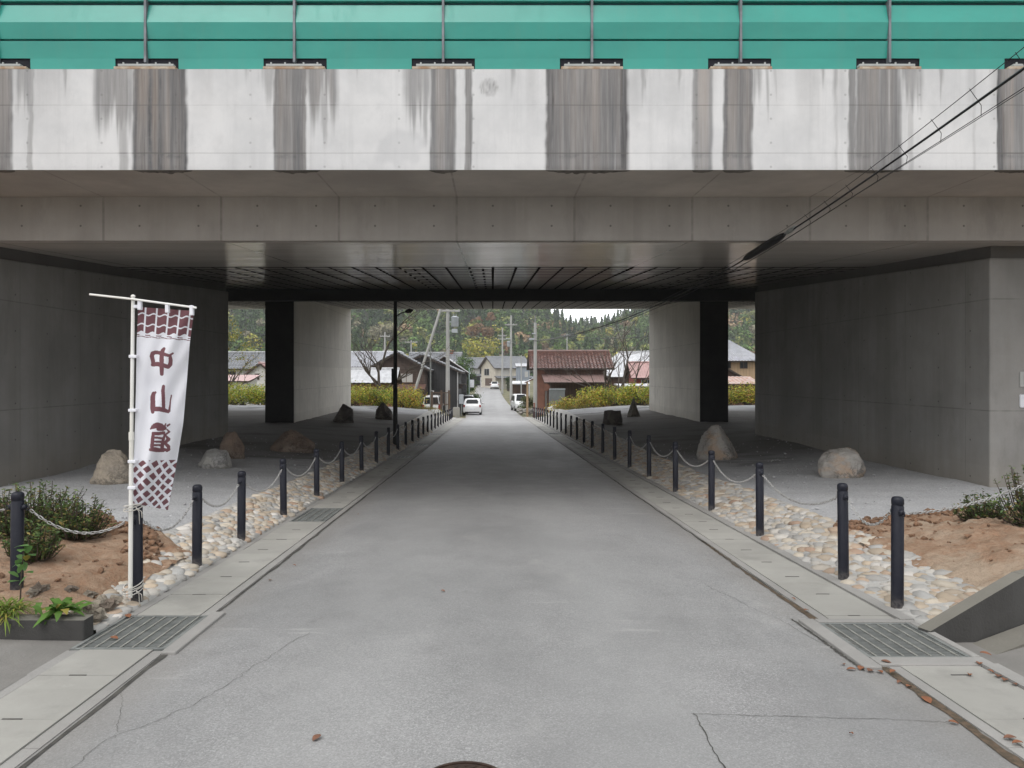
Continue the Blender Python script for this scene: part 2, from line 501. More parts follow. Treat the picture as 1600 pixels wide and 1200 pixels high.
# ================================================================== ground sheets
def axis_pts(segs):
    out = []
    for a, b, st in segs:
        out += list(np.arange(a, b, st))
    out.append(segs[-1][1])
    return np.array(out)
gx = axis_pts([(-390, -60, 30), (-60, -12, 4), (-12, 12, 0.5), (12, 60, 4), (60, 390, 30)])
gy = axis_pts([(-40, -10, 10), (-10, 60, 0.5), (60, 170, 3), (170, 300, 10), (300, 660, 40)])
GX, GY = np.meshgrid(gx, gy)
GZ = np.where(np.abs(GX) < 3.9, np.minimum(gz(GX, GY), zr(GY)) - 0.10, gz(GX, GY) - 0.09)
GZ = np.where((GY < 5.0), zr(GY) - 0.12, GZ)
GZ = np.where((GY < 7.1) & (np.abs(GX) > 2.2), GZ - 0.35, GZ)
o = np_mesh('ground', np.stack([GX, GY, GZ], -1).reshape(-1, 3), grid_faces(len(gx), len(gy)), M_ground, smooth=True)
tag(o, 'rough earth and grass ground under the village and the park', kind='structure')

# ------------------------------------------------------------------ road
ys = axis_pts([(-14, 16, 0.25), (16, 60, 1), (60, 172, 2)])
us = np.linspace(0, 1, 25)
RX, RY = np.meshgrid(us, ys)
xl = -2.16 + xc(RY) - 0.25 * sstep(58, 66, RY); xr = 2.45 + xc(RY) - 0.15 * sstep(75, 120, RY)
XX = xl + (xr - xl) * RX
ZZ = zr(RY) + 0.012 * vnoise(XX * 0.8, RY * 0.5, 5) * sstep(0, 0.12, RX) * sstep(1, 0.88, RX) + 0.02 * np.sin(np.pi * RX)
V = np.stack([XX, RY, ZZ], -1).reshape(-1, 3)
Fq = grid_faces(len(us), len(ys))
road_mb_v, road_mb_f = [V], [Fq]; road_mi = [np.zeros(len(Fq), int)]
def roadz(x, y):
    r_ = (x + 2.16) / 4.61
    return float(zr(y) + 0.012 * vnoise(x * 0.8, y * 0.5, 5) * sstep(0, 0.12, r_) * sstep(1, 0.88, r_) + 0.02 * np.sin(np.pi * np.clip(r_, 0, 1)))
def ribbon(pts, wd, mi, wob=0.0, n=40, seed=0, lift=0.004):
    """a thin irregular flat strip lying on the road"""
    pts = [Vector((p[0], p[1], 0)) for p in pts]
    L = [0]
    for a, b in zip(pts, pts[1:]): L.append(L[-1] + (b - a).length)
    P = []
    for i in range(n + 1):
        s = L[-1] * i / n
        k = max(j for j in range(len(L) - 1) if L[j] <= s + 1e-9)
        t = (s - L[k]) / (L[k + 1] - L[k])
        q = pts[k].lerp(pts[k + 1], t)
        d = (pts[k + 1] - pts[k]).normalized(); nrm = Vector((-d.y, d.x, 0))
        q = q + nrm * (wob * mnoise.noise(Vector((s * 2.3, seed * 5.1, 0))) + .35 * wob * mnoise.noise(Vector((s * 11, seed * 3.1, 4))) + .012 * mnoise.noise(Vector((s * 40, seed, 1))) * (mi == 1))
        ww = wd * (0.55 + 0.9 * abs(mnoise.noise(Vector((s * 4.7, seed * 3.3, 2)))))
        P.append((q - nrm * ww / 2, q + nrm * ww / 2))
    vs = []
    for a, b in P:
        for q in (a, b): vs.append((q.x, q.y, roadz(q.x, q.y) + lift))
    base = sum(len(v) for v in road_mb_v)
    f = [(base + 2 * i, base + 2 * i + 1, base + 2 * i + 3, base + 2 * i + 2) for i in range(n)]
    road_mb_v.append(np.array(vs)); road_mb_f.append(np.array(f)); road_mi.append(np.full(n, mi))
ribbon([(1.04, 1.5), (1.05, 3.86)], 0.007, 1, 0.02, 90, 1)
ribbon([(1.04, 3.86), (1.7, 3.84), (2.42, 3.8)], 0.0035, 1, 0.03, 60, 2)
ribbon([(-1.95, 0.8), (-1.85, 3.6), (-1.45, 4.4), (-1.35, 5.2)], 0.0035, 1, 0.10, 160, 3)
ribbon([(-1.85, 3.6), (-2.12, 4.3)], 0.002, 1, 0.05, 50, 4)
ribbon([(-2.13, 1.0), (-2.14, 14), (-2.13, 30)], 0.035, 1, 0.015, 140, 5)
ribbon([(2.41, 1.0), (2.42, 6.2)], 0.075, 2, 0.02, 90, 6)
ribbon([(2.425, 6.2), (2.425, 16), (2.425, 40)], 0.028, 1, 0.015, 180, 7)
ribbon([(2.41, 6.2), (2.43, 8.6)], 0.045, 2, 0.02, 60, 9)
ribbon([(2.27, 4.5), (2.255, 5.55)], 0.022, 1, 0.01, 60, 10)
ribbon([(1.9, 6.6), (2.2, 5.2), (2.35, 4.6)], 0.003, 1, 0.05, 60, 8)
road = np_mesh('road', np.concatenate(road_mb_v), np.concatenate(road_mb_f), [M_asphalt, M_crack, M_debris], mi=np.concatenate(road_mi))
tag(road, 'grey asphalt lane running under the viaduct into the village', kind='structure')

# ------------------------------------------------------------------ gutters with concrete cover slabs
def sheared_box(mb, x0, x1, y0, y1, ztop, th, mi=0, zf=zr1):
    z0, z1 = zf(y0) + ztop, zf(y1) + ztop
    vs = [(x0, y0, z0 - th), (x1, y0, z0 - th), (x1, y1, z1 - th), (x0, y1, z1 - th), (x0, y0, z0), (x1, y0, z0), (x1, y1, z1), (x0, y1, z1)]
    mb.add(vs, [(3, 2, 1, 0), (4, 5, 6, 7), (0, 1, 5, 4), (1, 2, 6, 5), (2, 3, 7, 6), (3, 0, 4, 7)], mi)
def gutter(x0, x1, lip_in, lip_out, side, skips, y_end, pit):
    mb = MB()
    y = -4.0
    k = 0
    while y < y_end:
        y1 = y + 0.6
        pieces = [(y, y1)]
        for s0, s1 in skips:
            pieces = [q for u0, u1 in pieces for q in ((u0, min(u1, s0)), (max(u0, s1), u1)) if q[1] - q[0] > 0.03]
        dz = 0.012 + random.uniform(-0.003, 0.003)
        for u0, u1 in pieces:
            sheared_box(mb, x0 + 0.004, x1 - 0.004, u0 + 0.0016, u1 - 0.0016, dz, 0.10, 0)
        if y < 26 and not any(y1 + 0.1 > s0 and y1 - 0.1 < s1 for s0, s1 in skips):
            xm = (x0 + x1) / 2 + random.uniform(-.03, .03); hw_ = random.uniform(.045, .065)
            sheared_box(mb, xm - hw_, xm + hw_, y1 - 0.005, y1 + 0.005, dz + 0.0035, 0.01, 1)
        y = y1; k += 1
    o = mb.build('gutter', [M_slab, M_slot])
    tag(o, f'concrete cover slabs of the {side} gutter along the lane', kind='structure')
    lb = MB()
    yy = np.arange(-4, y_end, 1.5)
    for a in yy:
        b = min(a + 1.5, y_end)
        for (u0, u1, h) in (lip_in, lip_out):
            s0, s1 = pit
            for c0, c1 in ((a + 0.002, min(b - 0.002, s0)), (max(a + 0.002, s1), b - 0.002)):
                if c1 > c0 + 0.01: sheared_box(lb, u0, u1, c0, c1, h, 0.12)
        sheared_box(lb, x0, x1, a, b, -0.06, 0.03)
    o = lb.build('gutter_kerb', M_lip)
    tag(o, f'narrow concrete edges of the {side} gutter', kind='structure')
GR_L = [(4.86, 5.62), (10.0, 10.5), (20.0, 20.5), (25.3, 25.8), (32.0, 32.5)]
GR_R = [(4.70, 5.44), (33.0, 33.5)]
def skips(gr): return gr
# slabs run on a 0.6 m grid, so gratings replace whole grid cells
def cells(gr): return [(math.floor((a + 4.0) / 0.6 + 1e-6) * 0.6 - 4.0 + 0.01, math.ceil((b + 4.0) / 0.6 - 1e-6) * 0.6 - 4.0 - 0.01) for a, b in gr]
gutter(-2.72, -2.235, (-2.233, -2.158, 0.006), (-2.80, -2.722, 0.010), 'banner-side', [(4.85, 5.615)] + cells(GR_L[1:]), 57, (4.84, 5.62))
gutter(2.52, 3.02, (2.448, 2.518, 0.010), (3.022, 3.125, 0.030), 'cable-side', [(4.56, 5.50)] + cells(GR_R[1:]), 60, (4.55, 5.46))

# ------------------------------------------------------------------ drain gratings
M_galv = M('galvanised_steel', (0.25, 0.26, 0.25), (0.17, 0.18, 0.175), 9, 0.6, metal=0.2)
M_galv_pale = M('worn_steel', (0.42, 0.42, 0.38), (0.28, 0.28, 0.26), 14, 0.5, metal=0.3)
M_pit = M('pit_dark', (0.035, 0.04, 0.038), None, 3, 0.9)
def grating(x0, x1, y0, y1, label, nbar, nrod, group=None):
    zc = zr1((y0 + y1) / 2) + 0.012
    sl = (zr1(y1) - zr1(y0)) / (y1 - y0)
    t = thing('drain_grate', label, 'drain grate', ((x0 + x1) / 2, (y0 + y1) / 2, zc), 0, group)
    W, L = x1 - x0, y1 - y0
    def zl(y): return y * sl
    f = MB()
    for sx in (-1, 1): f.box((sx * (W / 2 - .012), 0, -0.012), (0.024, L, 0.03), rx=math.atan(sl))
    for sy in (-1, 1): f.box((0, sy * (L / 2 - .012), zl(sy * L / 2) - 0.014), (W - 0.05, 0.022, 0.03))
    f.build('frame', M_galv, t)
    b = MB()
    for i in range(nbar):
        y = -L / 2 + L * (i + 0.7) / (nbar + 0.4)
        b.box((0, y, zl(y) - 0.018), (W - 0.052, 0.0075, 0.028))
    b.build('bearing_bars', M_galv, t)
    r_ = MB()
    for i in range(nrod):
        x = -W / 2 + W * (i + 0.75) / (nrod + 0.5)
        r_.box((x, 0, -0.001), (0.010, L - 0.055, 0.006), rx=math.atan(sl))
    r_.build('cross_rods', M_galv_pale, t)
    p = MB(); p.box((0, 0, -0.16), (W - 0.01, L - 0.01, 0.02))
    for sx in (-1, 1): p.box((sx * (W / 2 - .006), 0, -0.1), (0.01, L - 0.04, 0.12))
    p.build('pit', M_pit, t)
    return t
grating(-2.79, -2.165, 4.86, 5.60, 'large steel drain grate in the gutter beside the banner pole', 26, 7)
grating(2.40, 3.06, 4.70, 5.42, 'large steel drain grate at the foot of the sloping concrete kerb wall', 25, 7)
_a = [('narrow grey-green drain grate in the gutter facing the fourth post of the banner row', GR_L[1]),
      ('small grate in the shaded gutter close to the black lamp post', GR_L[2]),
      ('small shaded grate just past the black lamp post', GR_L[3]),
      ('small grate at the sunlit village end of the banner-side gutter', GR_L[4])]
for lab, (a, b) in _a:
    c0, c1 = cells([(a, b)])[0]
    grating(-2.715, -2.24, c0, c1, lab, 22, 4, 'small gutter gratings')
c0, c1 = cells([GR_R[1]])[0]
grating(2.525, 3.015, c0, c1, 'small dark grate in the cable-side gutter near the village', 20, 4, 'small gutter gratings')
# concrete surrounds of the two pits
mb = MB()
for (x0, x1, a, b) in ((-2.16, -2.06, 4.78, 5.68), (2.28, 2.395, 4.52, 5.50), (2.40, 3.12, 4.56, 4.69), (2.40, 3.12, 5.43, 5.50), (3.065, 3.12, 4.70, 5.42)):
    sheared_box(mb, x0, x1, a, b, 0.022, 0.1)
o = mb.build('gutter_surround', M_lip, bevel=0.008); tag(o, 'concrete frame round the two drain pits', kind='structure')

# ------------------------------------------------------------------ manhole
M_iron = M('rusty_iron', (0.10, 0.065, 0.05), (0.055, 0.04, 0.035), 14, 0.6, 0.3, 60, 0.6)
zc = roadz(-0.12, 3.11) + 0.004
t = thing('manhole_cover', 'round rusty iron manhole cover in the asphalt', 'manhole cover', (-0.12, 3.11, zc))
mb = MB(); n = 48
mb.lathe([(0.20, -0.01), (0.20, 0.004), (0.184, 0.006), (0.184, -0.002), (0.18, -0.002)], n=n); mb.build('rim', M_iron, t)
mb = MB(); mb.lathe([(0.178, -0.01), (0.178, 0.002), (0.172, 0.004), (0.001, 0.004)], n=n)
for k in range(24):
    a = 2 * math.pi * k / 24
    for rr in (0.155, 0.122, 0.09, 0.06):
        mb.box((rr * math.cos(a), rr * math.sin(a), 0.006), (0.019, 0.008 if rr > .1 else 0.006, 0.004), rz=a)
mb.build('lid', M_iron, t)

# ------------------------------------------------------------------ side lots near the camera
def sheet(name, xs, ys_, zf, m, label):
    X_, Y_ = np.meshgrid(xs, ys_)
    o_ = np_mesh(name, np.stack([X_, Y_, zf(X_, Y_)], -1).reshape(-1, 3), grid_faces(len(xs), len(ys_)), m, smooth=True)
    return tag(o_, label, kind='structure')
sheet('pavement', np.linspace(-14, -2.79, 40), np.linspace(-10, 5.03, 60), lambda x, y: zr(y) + 0.004 + 0.015 * vnoise(x * 1.3, y * 1.3, 9) + 0.012 * sstep(-2.9, -3.6, x), M_lot,
      'worn old paving beside the banner-side gutter')
_xs = np.linspace(3.13, 14, 60); _X, _T = np.meshgrid(_xs, np.linspace(0, 1, 70))
_Y = -10 + (np.interp(_X, [3.13, 4.04, 5, 9, 15], [5.22, 5.60, 5.92, 6.32, 6.8]) + 10) * _T
_Z = zr(np.minimum(_Y, 4.9)) + 0.008 - 0.125 * sstep(3.13, 3.4, _X) * sstep(4.0, 4.8, _Y) + 0.03 * np.clip(_X - 3.4, 0, 3) + 0.010 * vnoise(_X * 1.3, _Y * 1.3, 4)
o = np_mesh('pavement', np.stack([_X, _Y, _Z], -1).reshape(-1, 3), grid_faces(60, 70), M_lot, smooth=True)
tag(o, 'worn old paving beside the cable-side gutter', kind='structure')

# ------------------------------------------------------------------ gravel park
def yb_left(x): return np.interp(-x, [3.2, 3.75, 4.3, 5.4, 6.7, 10, 26], [7.35, 7.9, 8.3, 9.0, 9.8, 11, 14])
def yb_right(x): return np.interp(x, [3.4, 3.9, 4.5, 5.2, 5.9, 8, 26], [7.9, 8.35, 8.75, 9.05, 9.4, 10.2, 13])
def side_sheet(name, side, y0f, y1f, m, xs, nv, zadd, label, kind='structure', jit=0.0):
    vs_ = np.linspace(0, 1, nv) ** 1.5
    X_, T = np.meshgrid(xs, vs_)
    a, b = y0f(X_), y1f(X_)
    if jit: a = a + jit * vnoise(X_ * 2.3, X_ * 0 + 1, 8) + jit * .6 * vnoise(X_ * 7, X_ * 0 + 3, 2)
    Y_ = a + (b - a) * T
    o_ = np_mesh(name, np.stack([X_, Y_, gz(X_, Y_) + zadd(X_, Y_, T)], -1).reshape(-1, 3), grid_faces(len(xs), nv), m, smooth=True)
    return tag(o_, label, kind=kind)
c44 = lambda x: x * 0 + 42.5 + 0.6 * vnoise(x * .5, x * 0, 1)
gzadd = lambda x, y, t: 0.012 * vnoise(x * 3, y * 2, 2) + 0.006 * vnoise(x * 9, y * 6, 7)
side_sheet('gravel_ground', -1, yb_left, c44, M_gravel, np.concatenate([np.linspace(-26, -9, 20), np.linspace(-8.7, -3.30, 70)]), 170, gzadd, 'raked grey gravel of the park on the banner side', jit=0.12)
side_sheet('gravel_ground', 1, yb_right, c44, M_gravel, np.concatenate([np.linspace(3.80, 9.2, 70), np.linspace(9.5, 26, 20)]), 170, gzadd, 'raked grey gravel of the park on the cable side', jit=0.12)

def soil_add_l(x, y, t):
    e = sstep(0.0, 0.10, t) * (1 - sstep(0.90, 1.0, t))
    b = sstep(0.55, 0.85, t) * (1 - sstep(0.9, 1, t))
    m_ = 0.10 * sstep(0.1, 0.5, t) * sstep(3.3, 5.2, -x)
    return -0.05 + e * (0.075 + m_ + 0.10 * sstep(7.4, 5.6, y) * sstep(3.0, 3.5, -x) + 0.028 * vnoise(x * 4, y * 4, 1) + 0.022 * vnoise(x * 11, y * 11, 6) + 0.010 * vnoise(x * 23, y * 23, 7)) + b * 0.06 * (0.5 + 0.5 * vnoise(x * 3.1, y * 3.1, 12))
wall_r = lambda x: np.interp(x, [3.0, 4.2, 9, 26], [5.2, 6.0, 6.45, 8])
def soil_add_r(x, y, t):
    e = sstep(0.0, 0.05, t) * (1 - sstep(0.90, 1.0, t))
    m_ = 0.20 * sstep(0.98, 0.25, t) * sstep(3.7, 5.0, x)
    return -0.05 + e * (0.07 + m_ + 0.032 * vnoise(x * 4, y * 4, 5) + 0.026 * vnoise(x * 11, y * 11, 16) + 0.012 * vnoise(x * 23, y * 23, 17))
xsl = np.concatenate([np.linspace(-22, -8, 20), np.linspace(-7.8, -3.02, 95)])
side_sheet('soil_bed', -1, lambda x: x * 0 + 5.14, lambda x: yb_left(x) + 0.35, M_soil, xsl, 110, soil_add_l, 'bare red soil planting bed behind the banner pole')
xsr = np.concatenate([np.linspace(3.75, 7.6, 90), np.linspace(7.8, 22, 20)])
side_sheet('soil_bed', 1, lambda x: wall_r(x), lambda x: yb_right(x) + 0.35, M_soil, xsr, 100, soil_add_r, 'bare pale red soil planting bed behind the sloping kerb wall')

def soilz(x, y):
    if x < 0:
        a, b = 5.14, float(yb_left(x)) + .35; f = soil_add_l
    else:
        a, b = float(wall_r(x)), float(yb_right(x)) + .35; f = soil_add_r
    t_ = math.sqrt(0) if y < a else ((y - a) / (b - a))
    return gz1(x, y) + float(f(np.array(x), np.array(y), np.array(t_)))

# clods of loose soil at the edges of the beds
M_clod = M('soil_clods', (0.26, 0.15, 0.09), (0.12, 0.075, 0.05), 12, 0.97, 0.8, 60)
mb = MB()
for k in range(420):
    if k % 2:
        x = -random.uniform(3.2, 4.6); y = float(yb_left(x)) + random.gauss(-0.02, 0.16)
        if x > -3.6: y -= abs(random.gauss(0, 0.5))
    else:
        x = random.uniform(3.9, 6.2); y = float(yb_right(x)) + random.gauss(-0.03, 0.13)
        if random.random() < .3: y -= abs(random.gauss(0, .6))
    r_ = random.uniform(0.012, 0.045) * (1.3 if random.random() < .1 else 1)
    mb.ico((x, y, max(gz1(x, y), soilz(x, y)) + r_ * .35), r_, 1, 0.9, (1, random.uniform(.7, 1.2), .7), seed=k, rz=random.random() * 6)
for k in range(520):
    if k % 2: x, y = -random.uniform(3.5, 7.5), random.uniform(5.4, 8.6)
    else: x, y = random.uniform(4.0, 7.5), random.uniform(6.0, 9.0)
    if (x < 0 and y > float(yb_left(x))) or (x > 0 and (y > float(yb_right(x)) or y < float(wall_r(x)) + .3)): continue
    r_ = random.uniform(0.006, 0.02) * (1.8 if random.random() < .12 else 1)
    mb.ico((x, y, soilz(x, y) + r_ * .3), r_, 1, 0.9, (1, random.uniform(.7, 1.2), .7), seed=k, rz=random.random() * 6)
o = mb.build('soil_clods', M_clod); tag(o, 'loose clods of dark red soil along the edges of the planting beds', 'soil', kind='stuff')

# ------------------------------------------------------------------ cobble verges
def make_cobble():
    n = NT('cobble_stone')
    c = n.attr()
    f = n.ramp(n.noise(22, 6, 0.65), 0.3, 0.7)
    g = n.noise(120, 3, 0.6)
    col = n.mix(n.math('MULTIPLY', f, 0.35), c, n.mix(0.6, c, (0.30, 0.25, 0.2)))
    col = n.mix(n.math('MULTIPLY', g, 0.2), col, (0.25, 0.24, 0.22))
    n.bump(n.math('ADD', f, g), 0.25, 0.006)
    return n.fin(col, 0.72, 0, 0.35)
M_cobble = make_cobble()
PAL = [(0.55, 0.50, 0.43), (0.60, 0.57, 0.52), (0.47, 0.46, 0.44), (0.52, 0.43, 0.33), (0.62, 0.55, 0.45), (0.42, 0.42, 0.41), (0.50, 0.37, 0.27), (0.58, 0.47, 0.35), (0.64, 0.61, 0.57), (0.46, 0.31, 0.22)]
PW = [5, 4, 4.5, 4, 4, 4, 2, 2.8, 2.5, 1.2]
def cobbles(side, y_start, y_end, label):
    xi, xe = (2.80, 3.47) if side < 0 else (3.13, 3.97)
    # mortar bed, its lane-side edge turned down behind the gutter lip
    xs_ = np.concatenate([[xi - 0.012, xi + 0.004], np.linspace(xi + .05, xe + 0.1, 8)]) * side
    if side < 0: xs_ = xs_[::-1]
    tv = np.concatenate([np.linspace(0, .3, 60), np.linspace(.32, 1, 40)])
    X_, T_ = np.meshgrid(xs_, tv)
    y0_ = np.where(X_ < 0, y_start, np.interp(X_, [3.1, 4.04, 4.5], [5.28, 5.72, 5.9]))
    Y_ = y0_ + (58 - y0_) * T_
    dz_ = np.where(np.abs(X_) < xi, -0.07, 0.018)
    o_ = np_mesh('verge', np.stack([X_, Y_, gz(X_, Y_) + dz_], -1).reshape(-1, 3), grid_faces(len(xs_), len(tv)), M_mortar, smooth=True)
    tag(o_, f'mortar bed of the {label} cobble verge', kind='structure')
    mb_, cols = MB(), []
    y = y_start; row = 0
    while y < y_end:
        sp = 0.092 if side < 0 else 0.102
        x = xi + 0.05 + (row % 2) * sp * 0.55
        while x < xe + 0.03:
            px, py = x + random.uniform(-.022, .022), y + random.uniform(-.025, .025)
            lim = 5.24 + (px - 2.8) * .3 if side < 0 else 5.28 + (px - 3.1) * 0.62
            sz = sp * 0.68 * random.choice((0.6, 0.75, 0.9, 1.0, 1.05, 1.2, 1.4))
            el = random.uniform(0.85, 1.25)
            if py > lim + sz and random.random() > 0.03:
                n0 = len(mb_.v)
                mb_.ico((px * side, py, gz1(px * side, py) + 0.004), sz, 2 if py < 15 else 1, 0.32, (el, 1 / el, 0.5), seed=len(cols) * 0.37, rz=random.random() * 3.14)
                c = random.choices(PAL, PW)[0]; v = random.uniform(0.74, 1.08) * (1.0 if side < 0 else .86)
                cols.extend([(c[0] * v, c[1] * v, c[2] * v, 1)] * (len(mb_.v) - n0))
            x += sp
        y += sp * 0.88; row += 1
    o_ = mb_.build('cobble_verge', M_cobble, smooth=True, cols=cols)
    tag(o_, f'rounded beige and grey cobbles set in mortar, {label} verge', kind='structure')
cobbles(-1, 5.2, 34, 'banner-side')
cobbles(1, 5.28, 34, 'cable-side')

mb = MB(); rr = random.Random(77)
for k in range(1100):
    s = rr.choice((-1, 1))
    x = s * rr.uniform(3.5, 8.4); y = 7.6 + (rr.random() ** 1.7) * 14
    if (s < 0 and y < float(yb_left(x)) + .05) or (s > 0 and y < float(yb_right(x)) + .05): continue
    r_ = rr.uniform(.006, .016) * (1.8 if rr.random() < .05 else 1)
    mb.ico((x, y, gz1(x, y) + .012), r_, 1, .7, (1.2, .9, .7), seed=k * .3, rz=rr.random() * 6)
o = mb.build('loose_gravel', rock_grey_small()) if False else mb.build('loose_gravel', M('gravel_stone', (0.46, 0.46, 0.47), (0.34, 0.34, 0.345), 3, .9))
tag(o, 'loose larger stones lying on the grey gravel', 'gravel', kind='stuff')

# ================================================================== the two highway viaducts
def sofz(y): return CAMZ + 2.0 + 0.06 * (y - 11.0)       # underside of the near viaduct (superelevated)
def sofz2(y): return CAMZ + 3.47 + 0.048 * (y - 39.5)    # underside of the far viaduct
BX = 40.0
YP, YW, YE = 9.5, 11.0, 24.0                             # parapet face, girder face, far edge
ZPB, ZPT = 4.32, 5.62

M_conc_web = concrete('girder_concrete', (0.38, 0.355, 0.33), 0.75, 0.6, joints=[('X', 1.76, 0.026, 0.54)], holes=('X', 'Z', 0.88, 0.30, 0.016), panels=[('X', 1.76, 1.42)])
M_conc_cant = concrete('overhang_concrete', (0.44, 0.41, 0.375), 0.75, 0.2, joints=[('X', 1.76, 0.02, 0.54)], blotch=0.8)
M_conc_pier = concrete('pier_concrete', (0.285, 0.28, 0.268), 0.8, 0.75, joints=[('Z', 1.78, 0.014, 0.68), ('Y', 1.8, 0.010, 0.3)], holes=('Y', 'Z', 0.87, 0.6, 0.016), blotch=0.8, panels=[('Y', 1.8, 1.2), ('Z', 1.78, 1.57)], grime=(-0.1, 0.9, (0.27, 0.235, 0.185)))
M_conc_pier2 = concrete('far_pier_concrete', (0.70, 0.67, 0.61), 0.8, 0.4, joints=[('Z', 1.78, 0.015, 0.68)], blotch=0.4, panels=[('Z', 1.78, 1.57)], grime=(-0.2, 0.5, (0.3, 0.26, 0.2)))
M_conc_dark = concrete('bearing_gap_concrete', (0.12, 0.115, 0.11), 0.9, 0.4)

def make_soffit():
    n = NT('soffit_coating')
    big = n.ramp(n.noise(0.5, 5, 0.6, n.map((0.4, 1.6, 1))), 0.3, 0.7)
    st = n.ramp(n.noise(1.3, 6, 0.7, n.map((0.25, 3.5, 1))), 0.4, 0.7)
    col = n.mix(big, (0.72, 0.68, 0.63), (0.58, 0.55, 0.51))
    col = n.mix(n.math('MULTIPLY', st, 0.35), col, (0.2, 0.19, 0.175))
    jl = n.line(n.xyz()[0], 3.52, 0.02, 0.54)
    col = n.mix(n.math('MULTIPLY', jl, 0.5), col, (0.1, 0.09, 0.085))
    n.bump(n.noise(2.2, 3, .55, n.map((0.25, 1.2, 1))), 0.05, 0.02)
    return n.fin(col, n.ramp(st, 0, 1, 0.17, 0.25), 0, 1.0)
M_soffit = make_soffit()
M_strip = M('grid_strip', (0.05, 0.045, 0.042), (0.035, 0.03, 0.03), 6, 0.95, spec=0.0)
M_black = M('black_paint', (0.014, 0.014, 0.015), (0.02, 0.02, 0.02), 3, 0.7)

def make_parapet():
    n = NT('parapet_concrete')
    a = n.attr()
    s = n.t.nodes.new('ShaderNodeSeparateColor'); n.t.links.new(a, s.inputs[0])
    X = n.xyz()
    base = n.mix(n.ramp(n.noise(1.3, 6, .62), .3, .72), (0.67, 0.665, 0.665), (0.56, 0.56, 0.565))
    base = n.mix(n.math('MULTIPLY', n.ramp(n.noise(24, 5, .7), .55, .75), 0.25), base, (0.45, 0.45, 0.45))
    veil = n.ramp(n.noise(1.0, 6, .7, n.map((7, 7, .3), loc=(9, 0, 2))), .48, .74)
    base = n.mix(n.math('MULTIPLY', veil, 0.30), base, (0.40, 0.40, 0.405))
    mott = n.ramp(n.noise(4.5, 7, .72, n.map((1, 1, .8), loc=(2, 5, 1))), .5, .72)
    base = n.mix(n.math('MULTIPLY', mott, 0.22), base, (0.44, 0.44, 0.445))
    tie = n.math('WRAP', n.math('ADD', X[0], 0.25), 0.48, -0.48); tz = n.math('WRAP', n.math('ADD', X[2], -0.02), 0.155, -0.155)
    dd = n.math('SQRT', n.math('ADD', n.math('MULTIPLY', tie, tie), n.math('MULTIPLY', tz, tz)))
    base = n.mix(n.math('MULTIPLY', n.ramp(dd, 0.010, 0.02, 1, 0), 0.35), base, (0.15, 0.15, 0.15))
    fine = n.noise(1.0, 6, 0.7, n.map((26, 26, .8)))
    tone = n.mix(n.ramp(n.noise(1.0, 5, .65, n.map((9, 9, .35))), .35, .68), (0.085, 0.082, 0.083), (0.185, 0.174, 0.168))
    tone = n.mix(n.math('MULTIPLY', s.outputs[1], n.ramp(n.noise(1, 4, .6, n.map((9, 9, .4))), .35, .75)), tone, (0.23, 0.18, 0.145))
    aa_ = n.t.nodes.new('ShaderNodeAttribute'); aa_.attribute_name = 'Col'
    soot = n.math('MAXIMUM', aa_.outputs['Alpha'], n.math('MULTIPLY', n.ramp(n.noise(1.0, 5, .7, n.map((15, 15, .6), loc=(3, 0, 1))), .56, .72), .8))
    tone = n.mix(n.math('MULTIPLY', soot, n.ramp(n.noise(14, 5, .7), .25, .6, .55, 1)), tone, (0.065, 0.065, 0.07))
    low = n.math('MULTIPLY', n.ramp(n.math('ABSOLUTE', n.math('SUBTRACT', X[2], 4.50)), .0, .05, 1, 0), n.ramp(n.noise(5, 4, .7), .4, .6))
    tone = n.mix(n.math('MULTIPLY', low, .75), tone, (0.05, 0.05, 0.05))
    dk = n.math('MULTIPLY', s.outputs[0], n.ramp(fine, 0.25, 0.7, 0.80, 1.0))
    col = n.mix(dk, base, tone)
    for zz, wd, k in ((5.15, 0.008, .12), (4.53, 0.012, .2)):
        ln = n.ramp(n.math('ABSOLUTE', n.math('SUBTRACT', X[2], n.math('ADD', zz, n.math('MULTIPLY', n.noise(2.2, 3), .012)))), wd * .4, wd, 1, 0)
        col = n.mix(n.math('MULTIPLY', ln, n.math('ADD', n.math('MULTIPLY', s.outputs[0], .6), k)), col, (0.12, 0.115, 0.11))
    col = n.mix(n.math('MULTIPLY', s.outputs[2], 0.55), col, (0.42, 0.425, 0.44))
    n.bump(n.noise(30, 5, .65), 0.12, 0.006)
    return n.fin(col, 0.85, 0, 0.3)
M_parapet = make_parapet()

viaduct = thing('highway_viaduct', 'near concrete highway viaduct with a stained white parapet and grey wall piers', 'viaduct')
